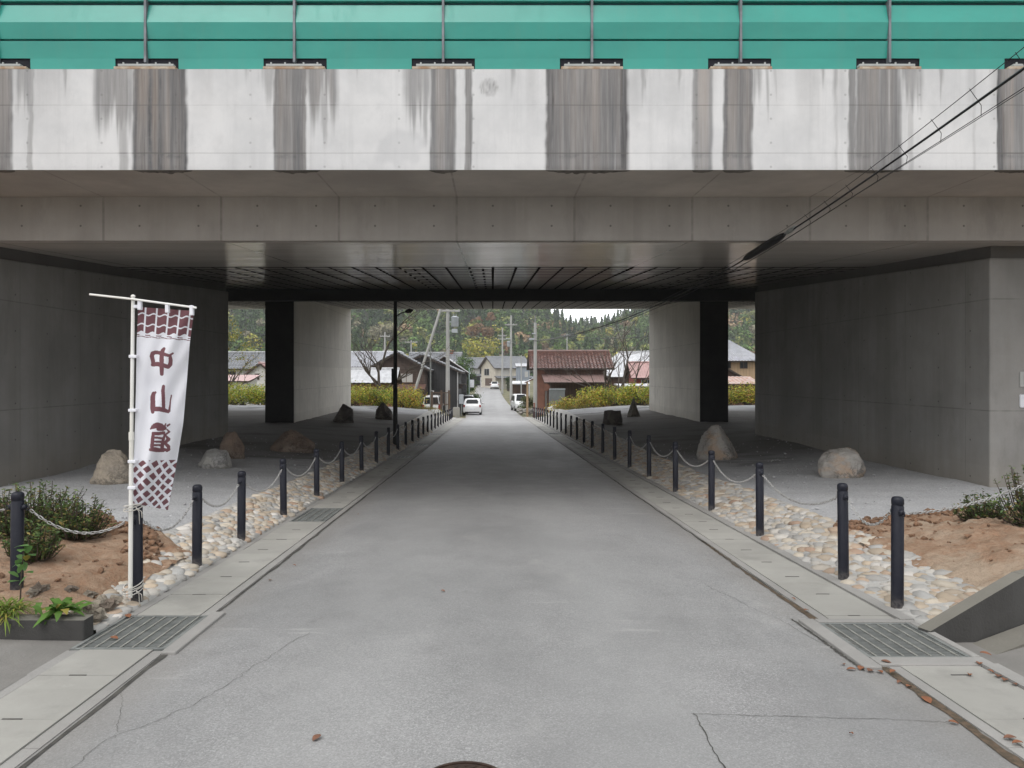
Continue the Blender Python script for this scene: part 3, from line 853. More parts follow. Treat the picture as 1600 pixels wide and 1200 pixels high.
# parapet: a finely divided front face carrying the weather stains, closed by a solid behind it
def parapet_front():
    xs = np.arange(-10.5, 12.0, 0.0135); zs = np.linspace(ZPB, ZPT, 40)
    X_, Z_ = np.meshgrid(xs, zs)
    px = X_ * 1150 / YP + 770
    h = (ZPT - Z_) / (ZPT - ZPB)             # 0 top .. 1 bottom
    wob = 1.6 * vnoise(X_ * 2.5, Z_ * 1.6, 3) + 1.2 * vnoise(X_ * 3, Z_ * 9, 5)
    dk = np.zeros_like(X_); ru = np.zeros_like(X_); ed = np.zeros_like(X_)
    def band(a, b, depth, k=1.0, soft=6, rust=0.0):
        soft = soft * (1.5 if b - a > 14 else 1)
        nonlocal dk, ru
        m_ = sstep(a - soft, a + soft, px + wob) * (1 - sstep(b - soft, b + soft, px + wob))
        cn = 0.6 * vnoise(X_ * 17, Z_ * .5 + a, 2) + 0.45 * vnoise(X_ * 45, Z_ * .8 + a, 9) + 0.3 * vnoise(X_ * 110, Z_ * 1.5, 14)
        dep = depth + 0.14 * vnoise(X_ * 10, X_ * 0 + a, 2) + 0.10 * vnoise(X_ * 41, X_ * 0 + a, 4)
        fade = 1.0 if depth >= 1 else (1 - sstep(dep - 0.42, dep + 0.20, h))
        val = m_ * fade * (1.25 if depth >= 1 else 1.1) + .5 * cn * m_ - .12
        dk = np.maximum(dk, sstep(.10, .95, val) * k); ru = np.maximum(ru, m_ * rust * (0.4 + .6 * sstep(1.0, .2, h)))
        rim = np.exp(-((px + wob - a - 3) / 5.0) ** 2) + np.exp(-((px + wob - b + 3) / 5.0) ** 2)
        ed[:] = np.maximum(ed, np.clip(rim * fade * k * (.65 + 1.0 * cn), 0, 1) * (b - a > 14))
    for c, bs in {
        225: [(208, 291, 1, .95, 5, .8), (148, 210, .62, .75, 10, .1), (186, 200, 1.2, .5, 5, 0), (232, 252, 1, 1, 4, .2), (276, 290, 1, 1, 4, 0)],
        457: [(428, 474, 1, .9, 4, .45), (470, 528, .5, .8, 8, .2), (405, 430, .35, .5, 8, 0), (500, 512, .9, .45, 4, 0), (470, 479, 1, .9, 3, 0)],
        692: [(672, 713, 1, .85, 4, .5), (632, 676, .5, .65, 9, .1), (728, 738, 1, .8, 3, .1), (660, 668, .85, .5, 3, 0)],
        922: [(853, 981, 1, .9, 5, .6), (853, 866, 1, 1, 4, 0), (968, 980, 1, 1, 4, 0)],
        1157: [(1082, 1113, 1, .7, 5, .9), (1130, 1176, 1, .9, 4, .55), (1172, 1192, .42, .6, 6, .1), (1196, 1202, .4, .5, 3, 0)],
        1393: [(1335, 1408, 1, .85, 5, .35), (1404, 1440, .4, .6, 8, .1), (1326, 1337, 1, .8, 4, 0), (1418, 1426, 1.2, .3, 4, 0)],
        1600: [(1558, 1625, 1, .85, 4, .8), (1558, 1572, 1, 1, 4, 0)],
        -12: [(-60, 20, 1, .9, 5, .3), (24, 52, .6, .6, 6, 0), (44, 52, 1.2, .5, 3, 0)],
        -240: [(-270, -200, 1, .85, 6, .5)], 1840: [(1800, 1880, 1, .85, 6, .4)]}.items():
        for b in bs: band(*b)
    for a, d in ((100, .25), (185, .2), (385, .2), (1005, .3), (1012, .22), (1210, .3), (1285, .25), (1305, .5), (1470, .3), (560, .15), (800, .1), (1060, .2), (1545, .2)):
        band(a - 4, a + 4, d, .55, 4)
    band(1306, 1310, 1.2, .22, 2); band(1520, 1524, 1.2, .2, 3)
    # faint run-off veil below the coping everywhere
    dk = np.maximum(dk, 0.30 * np.clip(vnoise(X_ * 6, X_ * 0, 31) + .1, 0, 1) * (1 - sstep(0.05, 0.75, h)))
    dk = dk + 0.12 * sstep(0.93, 1.0, h) * (0.5 + 0.5 * vnoise(X_ * 5, Z_ * 9, 8))
    # repaired patches
    rp = 1 - sstep(11, 16, np.hypot(px - 764, (Z_ - 5.38) * 1150 / YP) + 3 * vnoise(X_ * 30, Z_ * 30, 2))
    rp2 = (1 - sstep(20, 34, np.hypot((px - 625) * .75, (Z_ - 4.60) * 1150 / YP) + 9 * vnoise(X_ * 9, Z_ * 9, 6))) * .6
    dk = np.maximum(dk, rp * 0.62 * (0.6 + 0.4 * vnoise(X_ * 60, Z_ * 60, 3)))
    Yv = np.full_like(X_, YP) + 0.003 * vnoise(X_ * 3, Z_ * 3, 1)
    cols = np.stack([np.clip(dk, 0, 1), np.clip(ru, 0, 1), np.clip(rp2, 0, 1), np.clip(ed, 0, 1)], -1).reshape(-1, 4)
    V_ = np.stack([X_, Yv, Z_], -1).reshape(-1, 3)
    o_ = np_mesh('parapet', V_, grid_faces(len(xs), len(zs)), M_parapet, viaduct, cols=cols, smooth=True)
    return xs[0], xs[-1]
xa, xb = parapet_front()
mb = MB()
mb.bbox(xa, xb, YP + 0.006, YP + 0.30, ZPB, ZPT - 0.002)
mb.bbox(-BX, xa - 0.002, YP, YP + 0.30, ZPB, ZPT)
mb.bbox(xb + 0.002, BX, YP, YP + 0.30, ZPB, ZPT)
mb.build('parapet_body', M_parapet, viaduct)
mb = MB()
mb.prism([(YP + 0.002, ZPB - 0.002), (YW, ZPB + 0.01), (YW, ZPB + 0.30), (YP + 0.302, ZPB + 0.30), (YP + 0.302, ZPB + 0.02), (YP + 0.002, ZPB + 0.02)][0:0] or
         [(YP + 0.004, ZPB - 0.003), (YW + 0.02, ZPB + 0.012), (YW + 0.02, ZPB + 0.4), (YP + 0.31, ZPB + 0.4), (YP + 0.31, ZPB - 0.0005), (YP + 0.004, ZPB - 0.0005)], 'x', -BX, BX)
mb.build('overhang_slab', M_conc_cant, viaduct)
M_smear = M('run_off_smear', (0.085, 0.078, 0.07), (0.16, 0.148, 0.135), 9, 0.9, stretch=(1, .4, 1))
for a, b in ((208, 300), (425, 500), (670, 715), (853, 985), (1082, 1115), (1130, 1178), (1320, 1412), (1556, 1625), (-20, 22)):
    x0, x1 = (a - 770) * YP / F, (b - 770) * YP / F
    n_ = max(5, int((x1 - x0) / .035)); pts = []
    for i in range(n_ + 1):
        u = i / n_
        pts.append((x0 + (x1 - x0) * u, YP + .02 + (.10 + .16 * abs(mnoise.noise(Vector((a * .7 + u * 9, 1, 0))))) * math.sin(math.pi * u) ** .5))
    zf_ = lambda y: ZPB - 0.003 + 0.015 * (y - YP - .004) / (YW - YP + .016) - .002
    vs = []
    for (x, y) in pts: vs += [(x, YP + .006, zf_(YP + .006)), (x, y, zf_(y))]
    mb = MB(); mb.add(vs, [(2 * i + 1, 2 * i + 3, 2 * i + 2, 2 * i) for i in range(n_)])
    mb.build('drip_stain', M_smear, viaduct)
mb = MB()
mb.prism([(YW, sofz(YW)), (YW + 0.25, sofz(YW + .25)), (YW + 0.25, ZPB + 0.3), (YW, ZPB + 0.009)], 'x', -BX, BX)
mb.build('edge_girder', M_conc_web, viaduct)
mb = MB()
y0, y1 = YW + 0.252, YE
mb.prism([(y0, sofz(y0) + 0.004), (y1, sofz(y1) + 0.004), (y1, 5.9), (y0, ZPB + 0.29)], 'x', -BX, BX)
mb.prism([(y1 - 0.3, 5.905), (y1, 5.905), (y1, 6.9), (y1 - 0.3, 6.9)], 'x', -BX, BX)
mb.build('deck', M_soffit, viaduct)

def strip_grid(ya, yb, sf, xlim, parent, seed):
    """the reinforcing strips glued in a grid to the underside"""
    rr = random.Random(seed)
    mb_ = MB(); pitch = 0.50
    xs = [(-int(xlim / pitch) + i) * pitch for i in range(2 * int(xlim / pitch) + 1)]
    jogs = {i: rr.uniform(0.16, 0.3) for i in range(len(xs)) if rr.random() < 0.14}
    for i, x in enumerate(xs):
        w_ = 0.055; wt_ = 0.12
        y_ = ya
        k = 0
        while y_ < yb - 0.02:
            y2 = min(y_ + pitch, yb)
            dx = jogs.get(i, 0) * (k % 2)
            mb_.add([(x + dx - w_ / 2, y_, sf(y_) - 0.004), (x + dx + w_ / 2, y_, sf(y_) - 0.004), (x + dx + w_ / 2, y2, sf(y2) - 0.004), (x + dx - w_ / 2, y2, sf(y2) - 0.004)], [(3, 2, 1, 0)])
            # transverse piece to the next column
            if i < len(xs) - 1:
                off = 0.0 if i not in jogs else 0.12 * (k % 2)
                ym = y_ + off
                mb_.add([(x + w_ / 2, ym, sf(ym) - 0.003), (x + pitch, ym, sf(ym) - 0.003), (x + pitch, ym + wt_, sf(ym + wt_) - 0.003), (x + w_ / 2, ym + wt_, sf(ym + wt_) - 0.003)], [(3, 2, 1, 0)])
            y_ = y2; k += 1
    return mb_.build('strip_grid', M_strip, parent)
strip_grid(15.6, YE, sofz, 12.0, viaduct, 3)

M_pier_top = M_conc_dark
def pier(x0, x1, ya, yb, sf, gap, mat_, parent, zb):
    mb_ = MB()
    mb_.prism([(ya, zb), (yb, zb), (yb, sf(yb) - gap), (ya, sf(ya) - gap)], 'x', x0, x1)
    p = mb_.build('pier', mat_, parent, bevel=0.025)
    g = MB(); i = 0.05
    g.prism([(ya + i, sf(ya) - gap - 0.002), (yb - i, sf(yb) - gap - 0.002), (yb - i, sf(yb) + 0.02), (ya + i, sf(ya) + 0.02)], 'x', x0 + i, x1 - i)
    g.build('bearing_seat', M_conc_dark, p)
    return p
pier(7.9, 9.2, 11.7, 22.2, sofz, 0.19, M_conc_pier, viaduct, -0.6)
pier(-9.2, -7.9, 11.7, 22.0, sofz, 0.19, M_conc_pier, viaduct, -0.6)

M_soffit_far = concrete('far_soffit_concrete', (0.66, 0.63, 0.58), 0.85, 0.1, blotch=.4, spec=.2)
far_viaduct = thing('highway_viaduct', 'far concrete viaduct beyond the black cross beam, on pale slab piers', 'viaduct')
Y2A, Y2B = 27.4, 38.75
mb = MB()
mb.prism([(Y2A, sofz2(Y2A)), (Y2B, sofz2(Y2B)), (Y2B, 6.4), (Y2A, 6.0)], 'x', -BX, BX)
mb.build('deck', M_soffit_far, far_viaduct)
mb = MB(); mb.prism([(Y2B + 0.002, sofz2(Y2B) + 0.6), (Y2B + 0.3, sofz2(Y2B) + 0.62), (Y2B + 0.3, 7.5), (Y2B + 0.002, 7.5)], 'x', -BX, BX)
mb.build('parapet', M_conc_cant, far_viaduct)
strip_grid(Y2A + 0.1, Y2B - 0.5, sofz2, 12.0, far_viaduct, 8)
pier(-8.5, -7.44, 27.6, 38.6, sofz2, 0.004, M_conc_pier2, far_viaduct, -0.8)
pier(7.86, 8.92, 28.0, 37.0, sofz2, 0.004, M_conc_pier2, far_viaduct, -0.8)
M_end_shade = M('end_shade_black', (0.030, 0.029, 0.028), (0.020, 0.020, 0.020), 2, 0.85, spec=.15)  # near-black sheets added on the piers' near ends, painting their shade
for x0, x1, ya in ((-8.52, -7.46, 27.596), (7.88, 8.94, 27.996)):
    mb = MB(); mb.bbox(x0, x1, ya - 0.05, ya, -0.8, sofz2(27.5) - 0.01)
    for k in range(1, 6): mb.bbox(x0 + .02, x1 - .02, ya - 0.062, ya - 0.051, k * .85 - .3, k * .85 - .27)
    mb.build('end_shade', M_end_shade, far_viaduct)

mb = MB()
mb.prism([(24.15, 4.10), (24.6, 4.115), (24.6, 6.6), (24.15, 6.6)], 'x', -BX, BX)
mb.prism([(24.605, 5.5), (27.38, 5.5), (27.38, 5.7), (24.605, 5.7)], 'x', -BX, BX)  # unseen cover plate, added to keep sky light out of the slot
o = mb.build('cross_beam', M_black)
tag(o, 'long black beam hung across the slot between the two viaducts, with an added cover plate', 'beam')

# plates on the near face of the cable-side pier
M_plate_w = M('white_plate', (0.74, 0.76, 0.80), (0.66, 0.68, 0.72), 5, 0.5)
M_plate_g = M('grey_plate', (0.42, 0.43, 0.42), (0.36, 0.37, 0.36), 5, 0.5)
t = thing('notice_plate', 'small white plate on the end face of the cable-side pier', 'plate', (8.60, 11.70, 1.26))
mb = MB(); mb.bbox(-0.23, 0.23, -0.012, 0, -0.105, 0.105); mb.build('panel', M_plate_w, t, bevel=0.02)
t = thing('notice_plate', 'grey framed plate above the white plate on the pier', 'plate', (8.60, 11.70, 1.60))
mb = MB(); mb.bbox(-0.23, 0.23, -0.02, 0, -0.12, 0.12); mb.build('frame', M_plate_g, t, bevel=0.01)
mb = MB(); mb.bbox(-0.17, 0.17, -0.024, -0.0205, -0.08, 0.08); mb.build('panel', M('dark_plate', (0.16, 0.17, 0.16)), t)

# ------------------------------------------------------------------ noise barrier on the parapet
def make_green():
    n = NT('green_enamel')
    f = n.ramp(n.noise(0.8, 4, .6, n.map((1, 1, 2.5))), .3, .7)
    d = n.ramp(n.noise(1.0, 5, .7, n.map((5, 5, .6))), .45, .75)
    col = n.mix(f, (0.029, 0.275, 0.225), (0.036, 0.32, 0.262))
    col = n.mix(n.math('MULTIPLY', d, .22), col, (0.10, 0.27, 0.22))
    return n.fin(col, n.ramp(d, 0, 1, 0.30, 0.42), 0, 0.5)
M_green = make_green()
M_post = M('grey_steel_post', (0.22, 0.23, 0.25), (0.13, 0.14, 0.15), 5, 0.55, metal=0.3)
M_groove = M('panel_joint', (0.01, 0.06, 0.07), None, 4, 0.7)
M_grout = M('rusty_grout', (0.50, 0.44, 0.36), (0.33, 0.21, 0.13), 9, 0.9, .4, 50)
M_recess = M('recess_black', (0.012, 0.012, 0.018), None, 3, 0.9)
barrier = thing('noise_barrier', 'glossy green panelled noise barrier with thin grey posts on the parapet', 'noise barrier', (0, 9.56, ZPT))
PIT = 1.928
px0 = [-4.50 + PIT * k for k in range(-5, 12)]
prof = [(0.012, 0.020), (0.17, 0.014), (0.175, 0.013), (0.385, -0.012), (0.388, 0.04), (0.418, 0.04)]
zz = 0.418
for r_ in range(4):
    prof += [(zz + 0.003, 0.004), (zz + 0.198, -0.030), (zz + 0.203, -0.031), (zz + 0.452, 0.030), (zz + 0.456, 0.055), (zz + 0.490, 0.055)]
    zz += 0.490
for i, x0 in enumerate(px0[:-1]):
    x1 = px0[i + 1]
    a, b = x0 + 0.016, x1 - 0.016
    mb = MB()
    for (za, ya), (zb, yb) in zip(prof, prof[1:]):
        groove = ya >= 0.04 and yb >= 0.04
        # the lowest strip is cut away round the feet of the posts
        if zb <= 0.171:
            aa, bb = a + 0.395, b - 0.395
        else: aa, bb = a, b
        mb.add([(aa, ya, za), (bb, ya, za), (bb, yb, zb), (aa, yb, zb)], [(0, 1, 2, 3)], 1 if groove else 0)
    mb.bbox(a, b, 0.08, 0.10, 0.172, zz)
    mb.build('panel', [M_green, M_groove], barrier)
for i, x in enumerate(px0):
    mb = MB()
    mb.bbox(x - 0.015, x + 0.015, -0.040, 0.10, 0.10, zz + 0.02)
    p = mb.build('post', M_post, barrier)
    mb = MB()
    mb.bbox(x - 0.43, x + 0.43, 0.032, 0.15, 0.002, 0.176); mb.build('recess', M_recess, p)
    mb = MB(); rr = random.uniform(-.04, .04)
    mb.bbox(x - 0.36 + rr, x + 0.36 + rr, -0.05, 0.028, 0.045, 0.075)
    for q in (-.3, -.12, .12, .3): mb.cyl((x + q + rr, -0.02), 0.012, 0.07, 0.105, 8)
    mb.build('base_plate', M_plate_g, p, bevel=0.004)
    mb = MB(); mb.bbox(x - 0.40, x + 0.40, -0.054, 0.027, 0.003, 0.042); mb.build('grout_pad', M_grout, p, bevel=0.008)


# ================================================================== kerb walls by the pits
M_kerb = concrete('kerb_front', (0.072, 0.07, 0.067), 0.92, 0.7, blotch=0.9, bump=0.6)  # wall faces, darker than the tops
M_kerb_top = concrete('kerb_top', (0.19, 0.18, 0.155), 0.92, 0.0, blotch=0.9, bump=0.6)
def wall_strip(pts, thick, name, label, cat, mats):
    """pts: (x, y, zbottom, ztop) along the front foot line; the wall runs to the far side of it"""
    mb_ = MB()
    for (a, b) in zip(pts, pts[1:]):
        d = Vector((b[0] - a[0], b[1] - a[1])).normalized(); nn = Vector((-d.y, d.x)) * thick
        A0, B0 = Vector((a[0], a[1])), Vector((b[0], b[1]))
        vs = [(A0.x, A0.y, a[2]), (B0.x, B0.y, b[2]), (B0.x + nn.x, B0.y + nn.y, b[2]), (A0.x + nn.x, A0.y + nn.y, a[2]),
              (A0.x, A0.y, a[3]), (B0.x, B0.y, b[3]), (B0.x + nn.x, B0.y + nn.y, b[3]), (A0.x + nn.x, A0.y + nn.y, a[3])]
        mb_.add(vs, [(0, 1, 5, 4), (1, 2, 6, 5), (2, 3, 7, 6), (3, 0, 4, 7), (3, 2, 1, 0)], 0)
        mb_.add(vs[4:], [(0, 1, 2, 3)], 1)
    o_ = mb_.build(name, mats, bevel=0.012)
    return tag(o_, label, cat)
wall_strip([(-14, 5.04, -0.5, 0.02), (-2.80, 5.04, -0.5, -0.005)], 0.13, 'kerb_wall', 'low dark concrete kerb wall in front of the red soil bed and the weeds', 'kerb', [M_kerb, M_kerb_top])
wall_strip([(3.075, 5.17, -0.6, -0.125), (4.04, 5.58, -0.5, 0.16), (5.0, 5.9, -.4, .24), (9.0, 6.3, -0.4, 0.30), (15, 6.8, -.4, .3)], 0.10, 'kerb_wall', 'dark concrete kerb wall sloping up from the cable-side pit', 'kerb', [M_kerb, M_kerb_top])
wall_strip([(3.42, 5.08, -0.6, -0.275), (4.15, 5.40, -0.5, -0.20), (5.0, 5.68, -.4, -.13), (9.0, 6.04, -0.4, -0.03)], 0.20, 'ramp_kerb', 'low concrete strip at the foot of the sloping kerb wall', 'kerb', [M_kerb_top, M_kerb_top])

# ================================================================== posts and chains
def make_post_paint():
    n = NT('post_paint')
    f = n.ramp(n.noise(12, 5, .7), .45, .75)
    z = n.xyz()[2]
    col = n.mix(n.math('MULTIPLY', f, .35), (0.010, 0.011, 0.019), (0.035, 0.036, 0.044))
    mud = n.math('MULTIPLY', n.ramp(z, 0.0, 0.14, 1, 0), n.ramp(n.noise(25, 4, .7), .3, .65))
    col = n.mix(n.math('MULTIPLY', mud, .55), col, (0.22, 0.20, 0.18))
    return n.fin(col, n.ramp(f, 0, 1, .42, .6), 0, 0.3)
M_bollard = make_post_paint()
M_chain = M('chain_zinc', (0.50, 0.50, 0.49), (0.28, 0.27, 0.26), 30, 0.5, metal=0.3)
ORD = ['first', 'second', 'third', 'fourth', 'fifth', 'sixth', 'seventh', 'eighth', 'ninth', 'tenth', 'eleventh', 'twelfth', 'thirteenth', 'fourteenth', 'fifteenth', 'sixteenth',
       'seventeenth', 'eighteenth', 'nineteenth', 'twentieth', 'twenty-first', 'twenty-second', 'twenty-third', 'twenty-fourth', 'twenty-fifth', 'twenty-sixth', 'twenty-seventh']
def proto_post(h):
    t_ = thing('bollard', 'x', 'bollard', (0, 0, 0))
    mb_ = MB()
    r_ = 0.046
    mb_.lathe([(r_, -0.25), (r_, 0.0), (r_, h - 0.075), (r_ * .93, h - 0.07), (r_ * .93, h - 0.06), (r_, h - 0.055), (r_, h - 0.022), (r_ * .93, h - 0.012), (r_ * .8, h - 0.004), (r_ * .55, h + 0.002), (0.001, h + 0.003)], n=20)
    mb_.build('post', M_bollard, t_, auto=40)
    for s in (-1, 1):
        e = MB()
        e.ico((0, s * (r_ + 0.012), h - 0.115), 0.024, 2, 0, (1, 0.9, 1))
        n_ = 10
        pts = [(0, s * (r_ + 0.038) + 0.016 * math.cos(2 * math.pi * k / n_), h - 0.122 + 0.016 * math.sin(2 * math.pi * k / n_)) for k in range(n_ + 1)]
        e.tube(pts, 0.0045, 6)
        e.build('eyelet', M_bollard, t_, smooth=True)
    return t_
PH_L, PH_R = 0.80, 0.885
def place(proto, used, loc, rz, label, group):
    t_ = proto if not used[0] else copy_tree(proto)
    used[0] = True
    t_.location = loc; t_.rotation_euler = (random.uniform(-.012, .012), random.uniform(-.012, .012), rz)
    tag(t_, label, 'bollard', group)
    return t_
yl = [5.92, 7.14, 8.40, 10.1, 12.0, 14.0, 16.1, 18.15, 20.2]
while yl[-1] < 54: yl.append(yl[-1] + 2.04)
yr = [5.76, 6.64, 8.72, 10.65, 12.75, 14.9, 17.05, 19.1, 21.2, 23.4]
while yr[-1] < 57: yr.append(yr[-1] + 2.13)
pl, pr = proto_post(PH_L), proto_post(PH_R)
ul, ur = [False], [False]
GL, GRR = 'black bollards of the banner-side row', 'black bollards of the cable-side row'
posL, posR = [], []
LX0 = (-3.70, 5.72)
def lx(y): return -2.87 if y < 50 else -2.87 - 0.03 * (y - 50)
zC = soilz(*LX0)
place(pl, ul, (*LX0, 1.68 - 345 * 5.72 / 1150), 1.45, 'blue-grey bollard standing in the soil bed among the weeds and shrubs', GL)
for i, y in enumerate(yl):
    x = lx(y); z = min(gz1(x, y), zr1(y) + 0.05) - 0.005
    if i == 0: lab = 'black bollard with the white banner pole tied to it'; 
    elif i == len(yl) - 1: lab = 'last bollard of the banner-side row, at the village end beside the dark fence'
    else: lab = f'{ORD[i - 1]} black bollard beyond the banner pole on its side of the lane'
    if i == 0: x, y, z = -2.862, 5.92, 1.68 - 360 * 5.92 / 1150
    place(pl, ul, (x, y, z), 0, lab, GL); posL.append((x, y, z))
for i, y in enumerate(yr):
    x = 3.165; z = min(gz1(x, y), zr1(y) + 0.05) - 0.005
    if i == 0: lab = 'black bollard in the cobbles next to the big grate, by the sloping kerb wall'
    elif i == len(yr) - 1: lab = 'last bollard of the cable-side row, beside the red house'
    else: lab = f'{ORD[i - 1]} black bollard after the one by the big cable-side grate'
    place(pr, ur, (x, y, z), 0, lab, GRR); posR.append((x, y, z))
RX0 = (4.95, 6.5)
place(pr, ur, (*RX0, 0.06), 1.2, 'bollard in the pale soil bed beyond the sloping kerb wall', GRR)

def chain(a, b, sag, label, group, fine=True):
    a, b = Vector(a), Vector(b)
    mb_ = MB()
    L = (b - a).length
    def P(t): return a.lerp(b, t) + Vector((0, 0, -4 * sag * t * (1 - t)))
    if fine:
        ll = 0.046
        arc = L * (1 + 8 / 3 * (sag / L) ** 2)
        n_ = max(4, int(arc / (ll * 0.74)))
        for k in range(n_):
            t0, t1 = k / n_, (k + 1) / n_
            p, q = P(t0), P(t1)
            d = (q - p).normalized(); c = (p + q) / 2
            s1 = d.cross(Vector((0, 0, 1))).normalized(); s2 = s1.cross(d)
            w_ = s1 * 0.707 + s2 * (0.707 if k % 2 else -0.707)
            hl, hw = ll * 0.40, 0.010
            ring = [c + d * (hl * x_) + w_ * (hw * y_) for x_, y_ in ((1, 0), (.75, .9), (-.75, .9), (-1, 0), (-.75, -.9), (.75, -.9), (1, 0))]
            mb_.tube(ring, 0.0041, 5, cap=False)
    else:
        n_ = 10
        mb_.tube([P(k / n_) for k in range(n_ + 1)], 0.008, 5)
    o_ = mb_.build('chain', M_chain, smooth=fine)
    return tag(o_, label, 'chain', group)
e = 0.046 + 0.052
h = PH_L - 0.135
pz = 1.68 - 345 * 5.72 / 1150
chain((LX0[0] + 0.095, LX0[1] + .01, pz + h), (posL[0][0] - 0.09, posL[0][1] - .02, posL[0][2] + h), 0.13, 'pale chain hanging in front of the dark shrubs beside the banner', 'chains of the banner-side row')
chain((-5.9, 5.6, pz + h + 0.02), (LX0[0] - 0.095, LX0[1], pz + h), 0.13, 'chain end leaving the frame from the bollard in the soil bed', 'chains of the banner-side row')
for i in range(len(posL) - 1):
    a, b = posL[i], posL[i + 1]
    lab = 'chain from the banner bollard over the edge of the soil to the next bollard' if i == 0 else f'chain after the {ORD[i - 1]} bollard beyond the banner pole'
    chain((a[0], a[1] + e, a[2] + h), (b[0], b[1] - e, b[2] + h), 0.13 + 0.06 * min(1, (b[1] - a[1]) / 2) * random.uniform(.7, 1.2), lab, 'chains of the banner-side row', a[1] < 22)
h = PH_R - 0.135
chain((posR[0][0] + .09, posR[0][1] + .03, posR[0][2] + h), (RX0[0] - .09, RX0[1] - .03, .06 + h), 0.075, 'pale chain crossing above the pale soil bed and its shrubs', 'chains of the cable-side row')
for i in range(len(posR) - 1):
    a, b = posR[i], posR[i + 1]
    lab = 'short chain between the two bollards nearest the big cable-side grate' if i == 0 else f'chain after the {ORD[i - 1]} bollard beyond the big cable-side grate'
    chain((a[0], a[1] + e, a[2] + h), (b[0], b[1] - e, b[2] + h), 0.13 + 0.07 * min(1, (b[1] - a[1]) / 2) * random.uniform(.7, 1.2), lab, 'chains of the cable-side row', a[1] < 22)

# ================================================================== the banner
M_white_pole = M('ivory_plastic', (0.80, 0.80, 0.78), (0.68, 0.66, 0.60), 4, 0.45, stretch=(1, 1, .3))
M_cloth_w = M('white_cloth', (0.78, 0.78, 0.82), (0.74, 0.74, 0.79), 3, 0.9, 0.15, 300)
M_cloth_b = M('maroon_dye', (0.19, 0.085, 0.095), (0.165, 0.072, 0.085), 3, 0.9, 0.15, 300)
DB = 5.80
def un(px, py, d): return Vector(((px - 770) * d / F, d, CAMZ - (py - 585) * d / F))
base = un(203.5, 930, DB)
ban = thing('banner', 'white and maroon vertical banner with mirrored characters on a white pole', 'banner', base)
def L_(p): return Vector(p) - base
top = un(208, 463, DB); jt = un(205.3, 682, DB)
mb = MB(); mb.tube([L_(jt) - Vector((0, 0, .02)), L_(top)], 0.0135, 12)
mb.ico(L_(top), 0.018, 2, 0, (1, 1, .8)); p_ = mb.build('pole', M_white_pole, ban, auto=40)
mb = MB(); mb.tube([(0, 0, -0.02), L_(jt)], 0.0165, 12); mb.tube([L_(jt) - Vector((0, 0, .03)), L_(jt) + Vector((0, 0, .035))], 0.020, 12); mb.build('lower_pole', M_white_pole, ban, auto=40)
mb = MB(); mb.tube([L_(un(140, 460, DB - .022)), L_(un(208, 467.5, DB - .02)), L_(un(307, 481, DB - .01))], 0.0085, 8)
mb.build('crossbar', M_white_pole, ban, auto=40)

EV = [0, .171, .39, .585, .78, 1.0]
LXp = [216, 213.5, 212.6, 211, 209, 203.5]; LYp = [478, 531, 600, 660, 720, 787]
RXp = [303.5, 296.8, 291.5, 286.4, 277, 262]; RYp = [484.5, 534, 601, 661, 719, 799]
NU, NV = 190, 620
uu = np.linspace(0, 1, NU + 1); vv = np.linspace(0, 1, NV + 1)
def smooth_interp(v, P):
    k = np.array([.25, .5, .25])
    e_ = 0.02
    return sum(w_ * np.interp(np.clip(v + o_, 0, 1), EV, P) for w_, o_ in ((.25, -e_), (.5, 0), (.25, e_)))
def cloth_px(U, V):
    lx_, ly_, rx_, ry_ = (smooth_interp(V, P) for P in (LXp, LYp, RXp, RYp))
    x = lx_ + (rx_ - lx_) * U; y = ly_ + (ry_ - ly_) * U
    x = x + 1.2 * np.sin(V * 9 + 1) * U * (1 - U) * 2
    return x, y, rx_ - lx_
U, V = np.meshgrid(uu, vv)
px, py, wd = cloth_px(U, V)
turn = np.sqrt(np.clip(1 - (wd / 88.5) ** 2, 0, 1))
dep = DB + 0.02 + U * turn * 0.42 + 0.030 * np.sin(U * 5.2 + V * 4.0) * (0.3 + V) + 0.012 * np.sin(U * 15 + V * 7) * (.25 + V) + 0.010 * np.sin((U * .6 + V) * 30) * U * (1 - V) + 0.016 * np.sin(U * 11 - V * 7 + 1) * sstep(.6, 1, V) + 0.035 * np.exp(-((U - .3) / .16) ** 2 - ((V - .40) / .06) ** 2) * 0.35 + 0.012 * np.sin(V * 14 + U * 3) * U
Vw = np.stack([(px - 770) * dep / F, dep, CAMZ - (py - 585) * dep / F], -1).reshape(-1, 3) - np.array(base)
# which cells are dyed
Uc, Vc = np.meshgrid((uu[:-1] + uu[1:]) / 2, (vv[:-1] + vv[1:]) / 2)
cx, cy, _ = cloth_px(Uc, Vc)
t_ = cy - (478 + 6.5 * Uc)
dye = np.zeros_like(Uc, dtype=bool)
vl = [.132, .333, .535, .736, .93]
wave = 1.7 * np.sin(2 * np.pi * (Uc - .132) / .2)
white = np.zeros_like(dye)
for q in vl: white |= np.abs(Uc - q) < .0155
for q in (12.2, 28.6): white |= np.abs(t_ - q - wave) < 1.15
dye |= (t_ < 40.2 + wave * 1.1) & ~white
dye |= (np.abs(t_ - 44.6) < .75) & (np.abs(((Uc - .132) / .2) % 1 - .35) < .24)
dye |= np.abs(t_ - 47.2 - .3 * wave) < .62
s_ = cy - (720 - 1.5 * Uc)
uw = Uc + 0.03 * np.sin(s_ * .09) + .02 * np.sin(Uc * 9)
sw = s_ + 2.2 * np.sin(Uc * 5 + s_ * .05)
pq, qq = (uw / .27 + sw / 17.5 + .3), (uw / .27 - sw / 17.5 + .05)
dye |= (s_ > 0) & (np.abs(pq % 1 - .5) < .325) & (np.abs(qq % 1 - .5) < .325)
